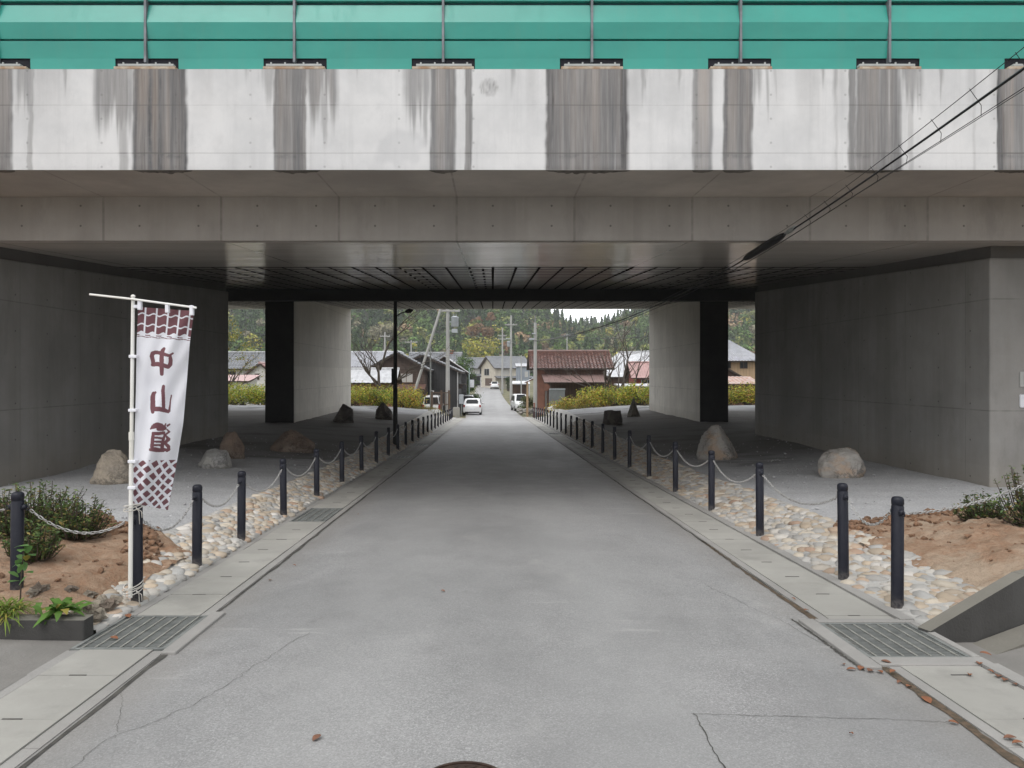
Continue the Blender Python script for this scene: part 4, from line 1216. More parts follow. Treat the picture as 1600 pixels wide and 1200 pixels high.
def strokes(lst, ox, oy, sc_):
    m_ = np.zeros_like(dye)
    for st in lst:
        P_ = [(ox + a / sc_, oy + b / sc_, r_ / sc_) for a, b, r_ in st]
        for (x0, y0, r0), (x1, y1, r1) in zip(P_, P_[1:]):
            dx, dy = x1 - x0, y1 - y0
            tt = np.clip(((cx - x0) * dx + (cy - y0) * dy) / (dx * dx + dy * dy), 0, 1)
            m_ |= np.hypot(cx - x0 - tt * dx, cy - y0 - tt * dy) < (r0 + (r1 - r0) * tt)
    return m_
dye |= strokes([
    [(690, 240, 21.3), (640, 225, 24.6), (560, 198, 26.9), (490, 190, 28.0), (445, 205, 29.1), (436, 245, 31.4), (450, 300, 30.2), (460, 360, 30.2)],
    [(740, 203, 13.4), (712, 220, 15.7), (700, 245, 22.4), (707, 300, 30.2), (702, 365, 30.2), (668, 400, 29.1), (600, 375, 30.2), (520, 358, 33.6), (450, 365, 29.1)],
    [(612, 138, 22.4), (592, 165, 29.1), (580, 220, 31.4), (577, 300, 32.5), (578, 420, 31.4), (580, 500, 28.0)],
    [(487, 768, 16.8), (462, 785, 29.1), (450, 830, 33.6), (450, 930, 37.0), (450, 1010, 35.8), (448, 1050, 24.6)],
    [(450, 1008, 34.7), (540, 1005, 34.7), (620, 1025, 31.4), (672, 1046, 22.4)],
    [(604, 680, 22.4), (596, 740, 26.9), (602, 850, 25.8), (606, 1000, 24.6)],
    [(718, 812, 10.1), (706, 870, 10.1), (698, 950, 12.3), (686, 1038, 17.9)]], 190, 530, 9.23)
dye |= strokes([
    [(272, 300, 7.3), (295, 282, 19.5), (330, 268, 26.8), (370, 275, 24.4), (408, 292, 14.6)], [(300, 262, 9.8), (335, 250, 11.0), (375, 262, 12.2)], [(345, 300, 19.5), (385, 302, 19.5), (410, 300, 9.8)],
    [(414, 253, 6.1), (405, 275, 9.8)], [(450, 258, 8.5), (430, 272, 9.8)],
    [(330, 335, 7.3), (297, 345, 14.6), (290, 400, 17.1), (284, 470, 17.1)], [(297, 343, 15.9), (345, 345, 15.9), (395, 337, 14.6)], [(290, 383, 9.8), (340, 384, 9.8), (392, 392, 11.0)],
    [(290, 420, 8.5), (340, 421, 9.8), (390, 424, 11.0)], [(290, 455, 9.8), (340, 452, 9.8), (385, 452, 11.0)], [(398, 335, 11.0), (402, 365, 9.8), (388, 410, 14.6), (380, 470, 18.3)],
    [(270, 496, 14.6), (310, 494, 23.2), (350, 501, 19.5), (390, 500, 18.3)], [(395, 490, 12.2), (425, 502, 15.9), (445, 492, 13.4)],
    [(425, 305, 6.1), (447, 328, 9.8), (415, 352, 8.5)], [(412, 360, 6.1), (440, 398, 18.3), (405, 432, 14.6), (440, 468, 17.1), (442, 496, 13.4)]], 190, 620, 6.0)
np_mesh('cloth', Vw, grid_faces(NU + 1, NV + 1), [M_cloth_w, M_cloth_b], ban, smooth=True, mi=dye.ravel().astype(int))
# loops that hold the cloth
mb = MB()
for a in (219, 262, 300):
    u_ = (a - 216) / 87.0
    p0 = L_(un(a, 470 + u_ * 9 - .5, DB - .012)); p1 = L_(un(a - .6, 483 + u_ * 9, DB + 0.008))
    mb = MB(); mb.box((p0 + p1) / 2, (0.028, 0.034, abs(p0.z - p1.z) + 0.012), ry=-.02); mb.build('loop', M_cloth_w, ban, bevel=0.004)
for b_, v_ in ((557, .26), (641, .52), (721, .785), (762, .92)):
    x_ = 208 - (b_ - 463) / 467 * 4.5
    p0 = L_(un(x_, b_, DB))
    mb = MB(); mb.box(p0 + Vector((0.008, 0.004, 0)), (0.062, 0.046, 0.024)); mb.build('loop', M_cloth_w, ban, bevel=0.004)
p0 = L_(un(213, 479, DB)); mb = MB(); mb.box(p0, (0.07, 0.02, 0.026)); mb.build('loop', M_cloth_w, ban, bevel=0.004)
# cords tying the pole to the bollard
M_cord = M('white_cord', (0.62, 0.60, 0.56), (0.5, 0.47, 0.42), 20, 0.9)
for zc_, nt_ in ((base.z + 0.68, 3), (base.z + 0.02, 6)):
    mb = MB()
    bx = Vector(posL[0]) - base
    for k in range(nt_):
        pts = []
        for i in range(25):
            a = 2 * math.pi * i / 24
            cx_ = bx.x / 2; wx = abs(bx.x) / 2 + 0.052
            pts.append((cx_ + wx * math.cos(a), bx.y / 2 + (0.055 + abs(bx.y) / 2) * math.sin(a), zc_ - base.z + k * 0.011 + 0.012 * math.sin(a + k * 1.3)))
        mb.tube(pts, 0.0042, 6, cap=False)
    for k in range(2):
        s_ = Vector((bx.x + 0.02, bx.y - 0.06, zc_ - base.z))
        mb.tube([s_, s_ + Vector((0.03 + k * .02, -.01, -.03)), s_ + Vector((0.035 + .02 * k, -.012, -.13 + .05 * k))], 0.0035, 5)
    mb.build('cord', M_cord, ban, smooth=True)

# ================================================================== boulders
def rock_mat(name, c1, c2, c3):
    n = NT(name)
    a = n.ramp(n.noise(3.2, 6, .65), .35, .65); b = n.ramp(n.noise(1.6, 5, .6, n.map((1, 1, 1.8), loc=(4, 2, 1))), .45, .62)
    cr = n.ramp(n.voro(3.5, 'DISTANCE_TO_EDGE', n.map((1, 1, 1.6), loc=(1, 3, 2))), 0.0, 0.03, 1, 0)
    f = n.noise(28, 6, .7)
    col = n.mix(a, c1, c2); col = n.mix(n.math('MULTIPLY', b, .75), col, c3)
    rv = n.ramp(n.math('ABSOLUTE', n.math('SUBTRACT', n.noise(2.6, 6, .68, n.map((1, 1, 1.9), loc=(7, 2, 5)), .6), .5)), .0, .035, 1, 0)
    col = n.mix(n.math('MULTIPLY', rv, n.ramp(n.noise(1.7, 2), .42, .6, 0, .8)), col, tuple(v * .28 for v in c1))
    lich = n.ramp(n.noise(7, 6, .75, n.map((1, 1, 1), loc=(1, 8, 3))), .56, .68)
    col = n.mix(n.math('MULTIPLY', lich, .45), col, tuple(min(1, v * 1.45) for v in c2))
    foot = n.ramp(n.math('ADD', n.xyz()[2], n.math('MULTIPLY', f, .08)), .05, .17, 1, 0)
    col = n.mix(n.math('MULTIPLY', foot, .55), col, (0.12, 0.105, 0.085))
    col = n.mix(n.math('MULTIPLY', n.ramp(f, .5, .75), .4), col, tuple(v * .45 for v in c1))
    col = n.mix(n.math('MULTIPLY', cr, n.math('MULTIPLY', a, .22)), col, (0.06, 0.05, 0.045))
    n.bump(n.math('ADD', n.math('MULTIPLY', cr, -.3), n.math('ADD', a, n.math('MULTIPLY', f, .8))), .7, .03)
    return n.fin(col, 0.88, 0, .3)
RM_beige = rock_mat('beige_rock', (0.36, 0.31, 0.25), (0.28, 0.25, 0.21), (0.42, 0.36, 0.28))
RM_grey = rock_mat('grey_rock', (0.40, 0.40, 0.385), (0.32, 0.31, 0.30), (0.46, 0.44, 0.40))
RM_brown = rock_mat('brown_rock', (0.235, 0.175, 0.135), (0.17, 0.13, 0.105), (0.29, 0.24, 0.195))
RM_dark = rock_mat('dark_rock', (0.13, 0.115, 0.10), (0.085, 0.075, 0.07), (0.20, 0.18, 0.155))
RM_two = rock_mat('orange_grey_rock', (0.41, 0.39, 0.36), (0.33, 0.31, 0.285), (0.44, 0.31, 0.21))
def boulder(label, px_, py_, d, w_, h_, mt, seed, cuts, depth=0.85, tip=0.0):
    x = (px_ - 770) * d / F
    z = gz1(x, d)
    rr = random.Random(seed)
    vs, fs = ICO[5]
    vs4 = vs; fs4 = fs
    pl_ = [(Vector(c[:3]).normalized(), c[3]) for c in cuts]
    for _ in range(6):
        a = rr.uniform(0, 6.28); el = rr.uniform(-.3, .9)
        pl_.append((Vector((math.cos(a) * math.cos(el), math.sin(a) * math.cos(el), math.sin(el))), rr.uniform(.76, .92)))
    out = []
    for q in vs4:
        p = Vector(q)
        for nrm, dd in pl_:
            t = p.dot(nrm)
            if t > dd: p = p - nrm * (t - dd) * 0.93
        k = 1 + 0.12 * mnoise.noise(p * 1.6 + Vector((seed, 0, 0))) - 0.07 * abs(mnoise.noise(Vector((p.x * 3.2, p.y * 3.2, p.z * 6)) + Vector((0, seed, 0)))) + 0.035 * mnoise.noise(p * 9) + 0.018 * mnoise.noise(p * 22)
        nz = Vector((p.x * 2.1, p.y * 2.1, p.z * 2.1)) + Vector((seed * 1.3, 4, seed))
        k += .05 * (round(mnoise.noise(nz) * 4) / 4 - mnoise.noise(nz)) * 2      # stepped breaks
        out.append(p * k)
    X_ = [p.x for p in out]; Z_ = [p.z for p in out]
    zmin, zmax = -0.45, max(Z_); xm, xM = min(X_), max(X_)
    vv_ = []
    for p in out:
        zz_ = (p.z - zmin) / (zmax - zmin) * h_
        s = 1 - tip * max(0, zz_ / h_) if tip else 1
        vv_.append((((p.x - (xm + xM) / 2) / (xM - xm)) * w_ * s, p.y / 2 * w_ * depth * s, zz_))
    t = MB(); t.add(vv_, fs4)
    o_ = t.build('boulder', mt, smooth=True)
    o_.location = (x, d, z - 0.055); o_.rotation_euler = (0, 0, 0)
    return tag(o_, label, 'boulder', 'boulders in the gravel park')
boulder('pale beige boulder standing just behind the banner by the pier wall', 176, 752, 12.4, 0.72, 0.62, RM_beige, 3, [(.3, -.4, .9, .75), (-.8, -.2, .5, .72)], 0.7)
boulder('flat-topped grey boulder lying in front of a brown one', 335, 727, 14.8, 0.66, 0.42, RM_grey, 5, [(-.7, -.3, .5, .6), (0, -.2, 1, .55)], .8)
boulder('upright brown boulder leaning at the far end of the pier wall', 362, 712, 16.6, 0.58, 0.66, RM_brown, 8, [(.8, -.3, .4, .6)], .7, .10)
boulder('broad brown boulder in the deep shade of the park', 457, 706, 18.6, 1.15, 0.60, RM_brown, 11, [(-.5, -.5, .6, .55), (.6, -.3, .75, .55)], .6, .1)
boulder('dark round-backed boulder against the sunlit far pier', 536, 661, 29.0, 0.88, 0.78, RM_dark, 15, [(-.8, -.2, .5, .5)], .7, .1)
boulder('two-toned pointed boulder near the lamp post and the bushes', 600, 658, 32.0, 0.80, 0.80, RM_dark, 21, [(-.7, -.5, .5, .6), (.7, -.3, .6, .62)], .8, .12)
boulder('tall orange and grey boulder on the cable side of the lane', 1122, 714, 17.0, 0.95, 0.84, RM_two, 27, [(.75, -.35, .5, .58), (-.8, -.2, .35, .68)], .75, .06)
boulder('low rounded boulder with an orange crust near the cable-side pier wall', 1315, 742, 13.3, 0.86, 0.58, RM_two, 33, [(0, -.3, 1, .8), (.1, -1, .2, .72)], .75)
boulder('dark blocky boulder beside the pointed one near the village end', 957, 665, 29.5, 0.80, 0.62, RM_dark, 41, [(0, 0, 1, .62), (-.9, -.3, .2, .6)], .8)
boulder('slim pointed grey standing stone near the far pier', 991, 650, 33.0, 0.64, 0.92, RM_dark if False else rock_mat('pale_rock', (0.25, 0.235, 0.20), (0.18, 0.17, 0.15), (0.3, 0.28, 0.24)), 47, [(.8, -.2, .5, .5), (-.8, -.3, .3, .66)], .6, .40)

# ================================================================== lamp post in the park
def lamp():
    x, y = -3.06, 23.1
    z = gz1(x, y)
    t = thing('street_lamp', 'tall slim black lamp post with a small curved arm beside the lane', 'street lamp', (x, y, z))
    H = 3.97 - z
    mb_ = MB(); mb_.lathe([(0.10, -.05), (0.10, 0.02), (0.075, 0.05), (0.07, 1.9), (0.068, 1.95), (0.062, 2.0), (0.056, H)], n=16); mb_.build('post', M_black, t, auto=40)
    mb_ = MB()
    q = lambda a, b: Vector(((a - 770) * 23.1 / F - x, 0, CAMZ - (b - 585) * 23.1 / F - z))
    mb_.tube([q(617, 497), q(622, 492), (q(628, 488.6)), q(635, 487)], 0.018, 8); mb_.build('arm', M_black, t, smooth=True)
    mb_ = MB(); mb_.tube([q(633, 487.3), q(637, 486.3), q(641, 485.4), q(645, 484.6)], [0.025, 0.07, 0.075, 0.03], 10); mb_.build('lamp_head', M_black, t, smooth=True)
    mb_ = MB(); mb_.box(q(615.5, 588) + Vector((0, -.09, 0)), (0.12, 0.10, 0.5)); mb_.build('control_box', M_black, t, bevel=.01)
lamp()

# ================================================================== overhead cable bundle
M_cable = M('black_cable', (0.012, 0.012, 0.014), None, 6, 0.5)
cy_ = [-6, 2, 5.7, 7.7, 10.5, 14, 18, 22.5, 30, 40, 50, 60]
cz_ = [5.3, 4.5, 4.08, 3.86, 3.62, 3.44, 3.36, 3.34, 3.44, 3.70, 4.02, 4.42]
cxx = [4.32, 4.22, 4.16, 4.13, 4.10, 4.06, 4.00, 3.94, 3.84, 3.70, 3.57, 3.46]
def CP(y, dx=0, dz=0):
    # smooth interpolation
    w_ = [-1.2, -.6, 0, .6, 1.2]
    return Vector((sum(np.interp(y + k, cy_, cxx) for k in w_) / 5 + dx, y, sum(np.interp(y + k, cy_, cz_) for k in w_) / 5 + dz))
cab = thing('utility_cable', 'bundle of black overhead cables with a splice sleeve crossing below the viaduct', 'cable', CP(12))
cb = CP(12)
yy = np.concatenate([np.arange(-6, 30, .5), np.arange(30, 60.1, 2.0)])
def spread(y): return float(sstep(9.5, 3, y))
for nm, dx, dz, r_ in (('cable', 0, 0, 0.011), ('cable', 0.02, 0.022, 0.009), ('support_wire', -0.045, 0.075, 0.0035), ('drop_wire', 0.07, -0.05, 0.0035), ('drop_wire', 0.045, -0.085, 0.003)):
    mb = MB()
    mb.tube([CP(y, dx * (1 + 1.2 * spread(y)), dz * (0.6 + 1.3 * spread(y))) - cb for y in yy], [r_ * (1.8 if y > 30 else 1.0 + max(0, (y - 18)) * .05) for y in yy], 6)
    mb.build(nm, M_cable, cab, smooth=True)
mb = MB()
mb.tube([CP(y, .008, .012) - cb for y in (10.35, 10.42, 10.5, 10.7, 11.75, 11.9, 12.0)], [0.02, 0.035, 0.045, 0.055, 0.055, 0.04, 0.02], 10); mb.build('splice_sleeve', M_cable, cab, smooth=True)
mb = MB()
mb.tube([CP(y, .008, .012) - cb for y in (10.0, 10.1, 10.22, 10.34)], [0.02, 0.032, 0.032, 0.02], 10); mb.build('splice_clamp', M_galv, cab, smooth=True)
mb = MB()
for y in np.arange(3.0, 10, .55):
    a = CP(y); k = 1 + 1.2 * spread(y)
    mb = MB()
    mb.tube([a + Vector((-0.045 * k, 0, 0.07 * k)) - cb, a + Vector((0.05, .03, -.02)) - cb, a + Vector((0.06 * k, .1, -0.055 * k)) - cb], 0.003, 5)
    mb.build('hanger', M_cable, cab)

# ================================================================== foliage helpers
def leaf_quads(C, N, S, asp=0.5, rng=RNG, droop=0.0):
    """diamond leaves at centres C (n,3) facing N (n,3) with length S (n,): returns verts, faces"""
    n = len(C)
    N = N / (np.linalg.norm(N, axis=1, keepdims=True) + 1e-9)
    r = rng.normal(size=(n, 3))
    a = r - (r * N).sum(1, keepdims=True) * N; a /= np.linalg.norm(a, axis=1, keepdims=True) + 1e-9
    b = np.cross(N, a)
    S = np.asarray(S).reshape(-1, 1)
    p0 = C - a * S * .5; p2 = C + a * S * .5
    p1 = C + b * S * asp * .5 + N * S * .08; p3 = C - b * S * asp * .5 + N * S * .08
    V = np.stack([p0, p1, p2, p3], 1).reshape(-1, 3)
    Fq = np.arange(4 * n).reshape(n, 4)
    return V, Fq
def col_rep(c): return np.repeat(np.concatenate([c, np.ones((len(c), 1))], 1), 4, axis=0)
def pal(rng, P, W, n, var=.25):
    P = np.array(P); W = np.array(W, float); W /= W.sum()
    c = P[rng.choice(len(P), n, p=W)]
    return c * (1 + rng.uniform(-var, var, (n, 1)))
M_leaf = leaf_mat('leaf')
M_leaf_far = leaf_mat('far_leaf', 0.12, 0.8)
M_bark = M('grey_bark', (0.12, 0.10, 0.085), (0.06, 0.05, 0.042), 6, .95, .6, 40, stretch=(1, 1, .3))
M_twig = M('brown_twig', (0.10, 0.075, 0.055), (0.05, 0.038, 0.03), 9, .95)

def shrub_mass(name, label, group, loc, rx, ry, h, n, palette, weights, size, seed, stems=14, lobes=9, cat='shrub', asp=.55):
    rng = np.random.default_rng(seed)
    t = thing(name, label, cat, loc, 0, group)
    # lobes give the uneven outline
    th = rng.uniform(0, 2 * np.pi, lobes); rr = np.sqrt(rng.uniform(0.05, .75, lobes))
    lc = np.stack([rx * rr * np.cos(th), ry * rr * np.sin(th), h * rng.uniform(.35, .78, lobes) * (1 - .35 * rr)], 1)
    lr = rng.uniform(.28, .5, lobes) * min(rx, ry, h) * 1.15
    k = rng.integers(0, lobes, n)
    d = rng.normal(size=(n, 3)); d /= np.linalg.norm(d, axis=1, keepdims=True)
    rad = lr[k][:, None] * rng.uniform(.45, 1.15, (n, 1))
    C = lc[k] + d * rad * np.array([1.15, 1.15, .95])
    low = rng.random(n) < .25
    C[low, 2] *= rng.uniform(.2, .9, low.sum())
    C[:, 2] = np.abs(C[:, 2]) + .03
    N = d * .6 + np.array([0, 0, .7]) + rng.normal(size=(n, 3)) * .45
    S = size * rng.uniform(.6, 1.35, n)
    V, Fq = leaf_quads(C, N, S, asp, rng)
    lobe_tint = rng.uniform(.75, 1.25, (lobes, 1))
    c = pal(rng, palette, weights, n) * lobe_tint[k]
    np_mesh('leaves', V, Fq, M_leaf, t, cols=col_rep(c))
    mb_ = MB()
    for i in range(stems):
        e = lc[rng.integers(0, lobes)] + rng.normal(size=3) * .08
        b = np.array([rng.normal() * rx * .15, rng.normal() * ry * .15, -.05])
        m = (b + e) / 2 + np.array([rng.normal() * .06, rng.normal() * .06, -.05])
        s_ = max(.006, h * .012)
        mb_.tube([b, m, e], [s_ * 1.5, s_, s_ * .5], 5)
    mb_.build('stems', M_twig, t)
    return t

# near shrubs in the beds: upright shoots with whorls of small leaves
def azalea(label, loc, r_, h_, shoots, per, seed, lean=0.0, tone=1.0):
    rng = np.random.default_rng(seed)
    t = thing('azalea_bush', label, 'shrub', loc, 0, 'evergreen shrubs in the soil beds')
    mb_ = MB(); Cs, Ns, Ss, cs = [], [], [], []
    for i in range(shoots):
        a = rng.uniform(0, 2 * math.pi); q = math.sqrt(rng.uniform(0, 1))
        tip = np.array([r_ * q * math.cos(a) + lean * h_, r_ * .9 * q * math.sin(a), h_ * (rng.uniform(.55, 1.08) - .35 * q * q)])
        b = np.array([rng.normal() * .03, rng.normal() * .03, -.03])
        mid = b * .45 + tip * .55 + np.array([math.cos(a), math.sin(a), 0]) * .12 * r_ - np.array([0, 0, .1 * h_])
        mb_.tube([b, mid, tip], [.009, .006, .0025], 5)
        for j in range(int(per * 1.45)):
            u = rng.uniform(.22, 1.02)
            P_ = (1 - u) ** 2 * b + 2 * u * (1 - u) * mid + u * u * tip
            ang = rng.uniform(0, 2 * math.pi)
            out = np.array([math.cos(ang), math.sin(ang), rng.uniform(-.1, .9)])
            Cs.append(P_ + out * .022 + rng.normal(size=3) * .008); Ns.append(np.array([out[0] * -.4, out[1] * -.4, 1.0]) + rng.normal(size=3) * .4)
            Ss.append(rng.uniform(.032, .06)); 
            k = rng.random()
            c = np.array([.055, .095, .030]) if k < .5 else (np.array([.10, .14, .04]) if k < .86 else np.array([.19, .15, .05]))
            cs.append(c * rng.uniform(.7, 1.3) * (0.9 + .5 * (u > .9)) * tone)
    V, Fq = leaf_quads(np.array(Cs), np.array(Ns), np.array(Ss), .42, rng)
    np_mesh('leaves', V, Fq, M_leaf, t, cols=col_rep(np.array(cs)))
    mb_.build('stems', M_twig, t)
def at_soil(px_, py_, d):
    x = (px_ - 770) * d / F
    return (x, d, soilz(x, d) - .01)
azalea('spreading dark evergreen shrub right beside the blue-grey bollard, partly cut by the frame', at_soil(22, 838, 7.6), .52, .50, 95, 20, 1, 0, 1)
azalea('small low dark evergreen shrub on the soil just in front of the others', at_soil(52, 868, 6.55), .27, .34, 55, 22, 2)
azalea('tall shooting evergreen shrub between the blue-grey bollard and the banner', at_soil(120, 842, 7.5), .34, .44, 70, 21, 3, .06)
azalea('shrub with thin upright shoots behind the low dark one', at_soil(70, 822, 8.1), .45, .46, 60, 18, 4)
azalea('small lopsided shrub with a bare stem on the pale soil bed', at_soil(1537, 815, 8.3), .30, .34, 60, 18, 5, -.1)
azalea('larger shrub at the picture edge on the pale soil bed, behind the pale chain', at_soil(1625, 835, 7.6), .50, .62, 100, 22, 6)

# weeds on the kerb
def weed(label, x, y, z, kind, seed, n, size):
    rng = np.random.default_rng(seed)
    t = thing('weed', label, 'weed', (x, y, z), 0, None)
    V_, F_, c_ = [], [], []
    nb = 0
    for i in range(n):
        a = rng.uniform(0, 6.283); L = size * rng.uniform(.6, 1.2)
        el = rng.uniform(.15, 1.1)
        base_ = np.array([rng.normal() * .05, rng.normal() * .04, 0.0]) if kind != 'tall' else np.array([rng.normal() * .03, rng.normal() * .03, rng.uniform(.1, .42)])
        d = np.array([math.cos(a) * math.cos(el), math.sin(a) * math.cos(el), math.sin(el)])
        s = np.array([-math.sin(a), math.cos(a), 0])
        wd_ = L * {'broad': .24, 'fine': .05, 'tall': .55}[kind]
        up = np.array([0, 0, 1.0])
        ctr = [base_ + d * L * u - up * L * .55 * u * u * (1.0 if kind != 'tall' else .3) for u in (0, .3, .65, 1.0)]
        ws = [.25, .9, 1.0, .08]
        vs = []
        for p, w_ in zip(ctr, ws): vs += [p - s * wd_ * w_ / 2 + up * .006 * w_, p + s * wd_ * w_ / 2 + up * .006 * w_]
        V_ += vs; F_ += [(nb, nb + 1, nb + 3, nb + 2), (nb + 2, nb + 3, nb + 5, nb + 4), (nb + 4, nb + 5, nb + 7, nb + 6)]
        nb += 8
        base_c = {'broad': (.085, .17, .03), 'fine': (.13, .19, .03), 'tall': (.10, .20, .06)}[kind]
        c = np.array(base_c) * rng.uniform(.7, 1.35)
        if rng.random() < .12: c = np.array([.28, .24, .05])
        c_ += [[*c, 1]] * 8
    np_mesh('leaves', np.array(V_), np.array(F_), M_leaf, t, cols=np.array(c_), smooth=True)
    if kind == 'tall':
        mb_ = MB(); mb_.tube([(0, 0, -.02), (.01, 0, .2), (.03, 0, .44)], [.006, .005, .003], 5); mb_.build('stem', M_twig, t)
    return t
weed('broad-leaved green weed hanging over the low kerb near the grate', -3.02, 5.16, 0.02, 'broad', 1, 46, .20)
weed('dense fine-leaved weed spilling over the kerb below the blue-grey bollard', -3.38, 5.14, 0.02, 'fine', 2, 190, .20)
weed('pale fine weed at the picture edge on the low kerb', -3.66, 5.2, 0.02, 'fine', 3, 150, .24)
weed('round-leaved tall weed at the foot of the blue-grey bollard', -3.50, 5.45, 0.0, 'tall', 4, 16, .11)
# rubble stones by the kerb
M_rub = rock_mat('rubble', (0.40, 0.35, 0.28), (0.30, 0.25, 0.19), (0.45, 0.40, 0.33))
for k, (px_, py_, s_) in enumerate([(132, 948, .06), (147, 940, .075), (158, 930, .05), (168, 938, .07), (120, 955, .055), (140, 925, .045), (110, 930, .04), (150, 955, .06), (178, 928, .05), (60, 935, .05), (50, 940, .045), (70, 930, .035)]):
    d = 5.38 + (955 - py_) * .014
    x = (px_ - 770) * d / F
    mb = MB(); mb.ico((0, 0, 0), s_, 2, .9, (1.1, .9, .75), seed=k * 3)
    o = mb.build('rubble_stone', M_rub if k % 3 else RM_brown, auto=35); o.location = (x, d, soilz(x, d) + s_ * .35)
    tag(o, 'small angular rubble stone on the soil behind the low kerb', 'stone', 'rubble stones behind the low kerb')
# fallen leaves
M_dead = [M('dead_leaf_orange', (0.27, 0.11, 0.05), (0.18, 0.075, 0.04), 20, .8), M('dead_leaf_brown', (0.22, 0.10, 0.06), (0.14, 0.07, 0.045), 20, .85)]
rr = random.Random(5)
lf = [(1448, 1096, 1.4), (1490, 1132, .8), (1385, 1040, 1), (1330, 1048, 1.2), (1345, 1046, 1), (1360, 1050, 1), (1375, 1052, 1), (1395, 1055, .9), (1318, 1040, .8), (1540, 1030, 1.3), (1530, 1042, 1), (1560, 1062, 1), (1570, 1068, 1), (1548, 1055, .8),
      (1585, 1075, .9), (200, 967, 1.2), (178, 1002, 1.3), (495, 1162, 1.1), (692, 927, .8), (460, 885, .6), (422, 908, .8), (1515, 1060, .9), (1420, 1075, .9), (1405, 1068, .8), (560, 805, .6), (1330, 1150, .5), (1578, 1160, 1), (1590, 1168, 1), (1260, 958, .8), (1268, 972, .7), (1240, 940, .6)]
for k, (px_, py_, s_) in enumerate(lf):
    d = CAMZ * F / (py_ - 585 - 34.5)
    x = (px_ - 770) * d / F
    L = .05 * s_ * rr.uniform(.85, 1.2)
    nv = 7; vs = []
    for i in range(nv):
        u = i / (nv - 1); w_ = L * .33 * math.sin(math.pi * min(1, u * .94 + .03)) ** .8
        zc_ = .006 * math.sin(math.pi * u) + .006 * (1 - u) + .004
        vs += [(-L / 2 + L * u, -w_, zc_ + .004), (-L / 2 + L * u, 0, zc_), (-L / 2 + L * u, w_, zc_ + .005)]
    fs = []
    for i in range(nv - 1):
        for j in range(2): fs.append((i * 3 + j, i * 3 + j + 1, i * 3 + j + 4, i * 3 + j + 3))
    mb = MB(); mb.add(vs, fs)
    o = mb.build('fallen_leaf', M_dead[k % 3 == 2], smooth=True)
    zl = zr1(d) + .014 if not (-2.1 < x < 2.4) else roadz(x, d)
    if x > 3.15: zl += .012
    o.location = (x, d, zl); o.rotation_euler = (0, 0, rr.uniform(0, 6.28))
    tag(o, 'curled orange-brown fallen leaf lying on the lane or its gutter', 'leaf', 'fallen leaves')

# ================================================================== village houses
def tilemat(name, c1, c2, rough=.45):
    n = NT(name)
    v = n.voro(3.6, 'F1', n.map((1, 1, 1)), out=1)
    s = n.t.nodes.new('ShaderNodeSeparateColor'); n.t.links.new(v, s.inputs[0])
    f = n.ramp(n.noise(.9, 5, .65), .3, .7)
    col = n.mix(s.outputs[0], c1, c2); col = n.mix(n.math('MULTIPLY', f, .4), col, tuple(x * .6 for x in c1))
    return n.fin(col, rough, 0, .6)
T_grey = tilemat('grey_roof_tile', (0.30, 0.31, 0.33), (0.21, 0.22, 0.235), .38)
T_red = tilemat('red_roof_tile', (0.20, 0.11, 0.092), (0.12, 0.066, 0.058), .16)
T_white = tilemat('white_metal_roof', (0.58, 0.59, 0.61), (0.44, 0.45, 0.47), .38)
T_pink = tilemat('pink_metal_roof', (0.48, 0.30, 0.28), (0.40, 0.25, 0.24), .5)
T_rust = tilemat('rusty_metal_roof', (0.36, 0.17, 0.11), (0.42, 0.36, 0.32), .55)
T_brown = tilemat('brown_roof', (0.16, 0.085, 0.065), (0.10, 0.06, 0.05), .5)
T_lilac = tilemat('pale_grey_roof', (0.52, 0.53, 0.57), (0.43, 0.44, 0.47), .4)
def boards(name, c1, c2, per=.18, ax=0):
    n = NT(name)
    X = n.xyz()
    ln = n.line(X[ax], per, .018)
    f = n.ramp(n.noise(1.4, 6, .7, n.map((3, 3, .4))), .3, .7)
    col = n.mix(f, c1, c2); col = n.mix(n.math('MULTIPLY', ln, .6), col, tuple(v * .4 for v in c2))
    return n.fin(col, .85, 0, .3)
W_brown = boards('brown_board_wall', (0.105, 0.075, 0.06), (0.065, 0.048, 0.042), .2, 2)
W_dark = boards('dark_grey_metal_wall', (0.050, 0.050, 0.052), (0.040, 0.040, 0.041), .25, 0)
W_red = M('red_mud_wall', (0.26, 0.125, 0.088), (0.19, 0.09, 0.065), 2, .9)
W_wood = boards('old_wood_wall', (0.12, 0.07, 0.05), (0.08, 0.05, 0.04), .25, 0)
W_white = M('white_plaster', (0.62, 0.61, 0.58), (0.5, 0.49, 0.47), 1.5, .9)
W_cream = M('cream_plaster', (0.56, 0.52, 0.44), (0.46, 0.42, 0.36), 1.5, .9)
W_tan = boards('pale_wood_wall', (0.46, 0.33, 0.21), (0.38, 0.27, 0.17), .3, 0)
W_blue = boards('grey_blue_siding', (0.27, 0.30, 0.34), (0.22, 0.25, 0.29), .3, 0)
W_green = M('grey_green_wall', (0.22, 0.24, 0.21), (0.17, 0.19, 0.165), 2, .9)
M_glass = NT('window_glass').fin((0.016, 0.019, 0.022), .28, 0, .15)
M_wframe = M('window_frame_brown', (0.12, 0.08, 0.06), None, 5, .6)
M_wframe_w = M('window_frame_alu', (0.50, 0.51, 0.52), None, 5, .5)
M_trim = M('eaves_board', (0.09, 0.065, 0.055), (0.06, 0.05, 0.04), 6, .8)
M_trim_w = M('pale_eaves', (0.5, 0.5, 0.5), None, 6, .6)

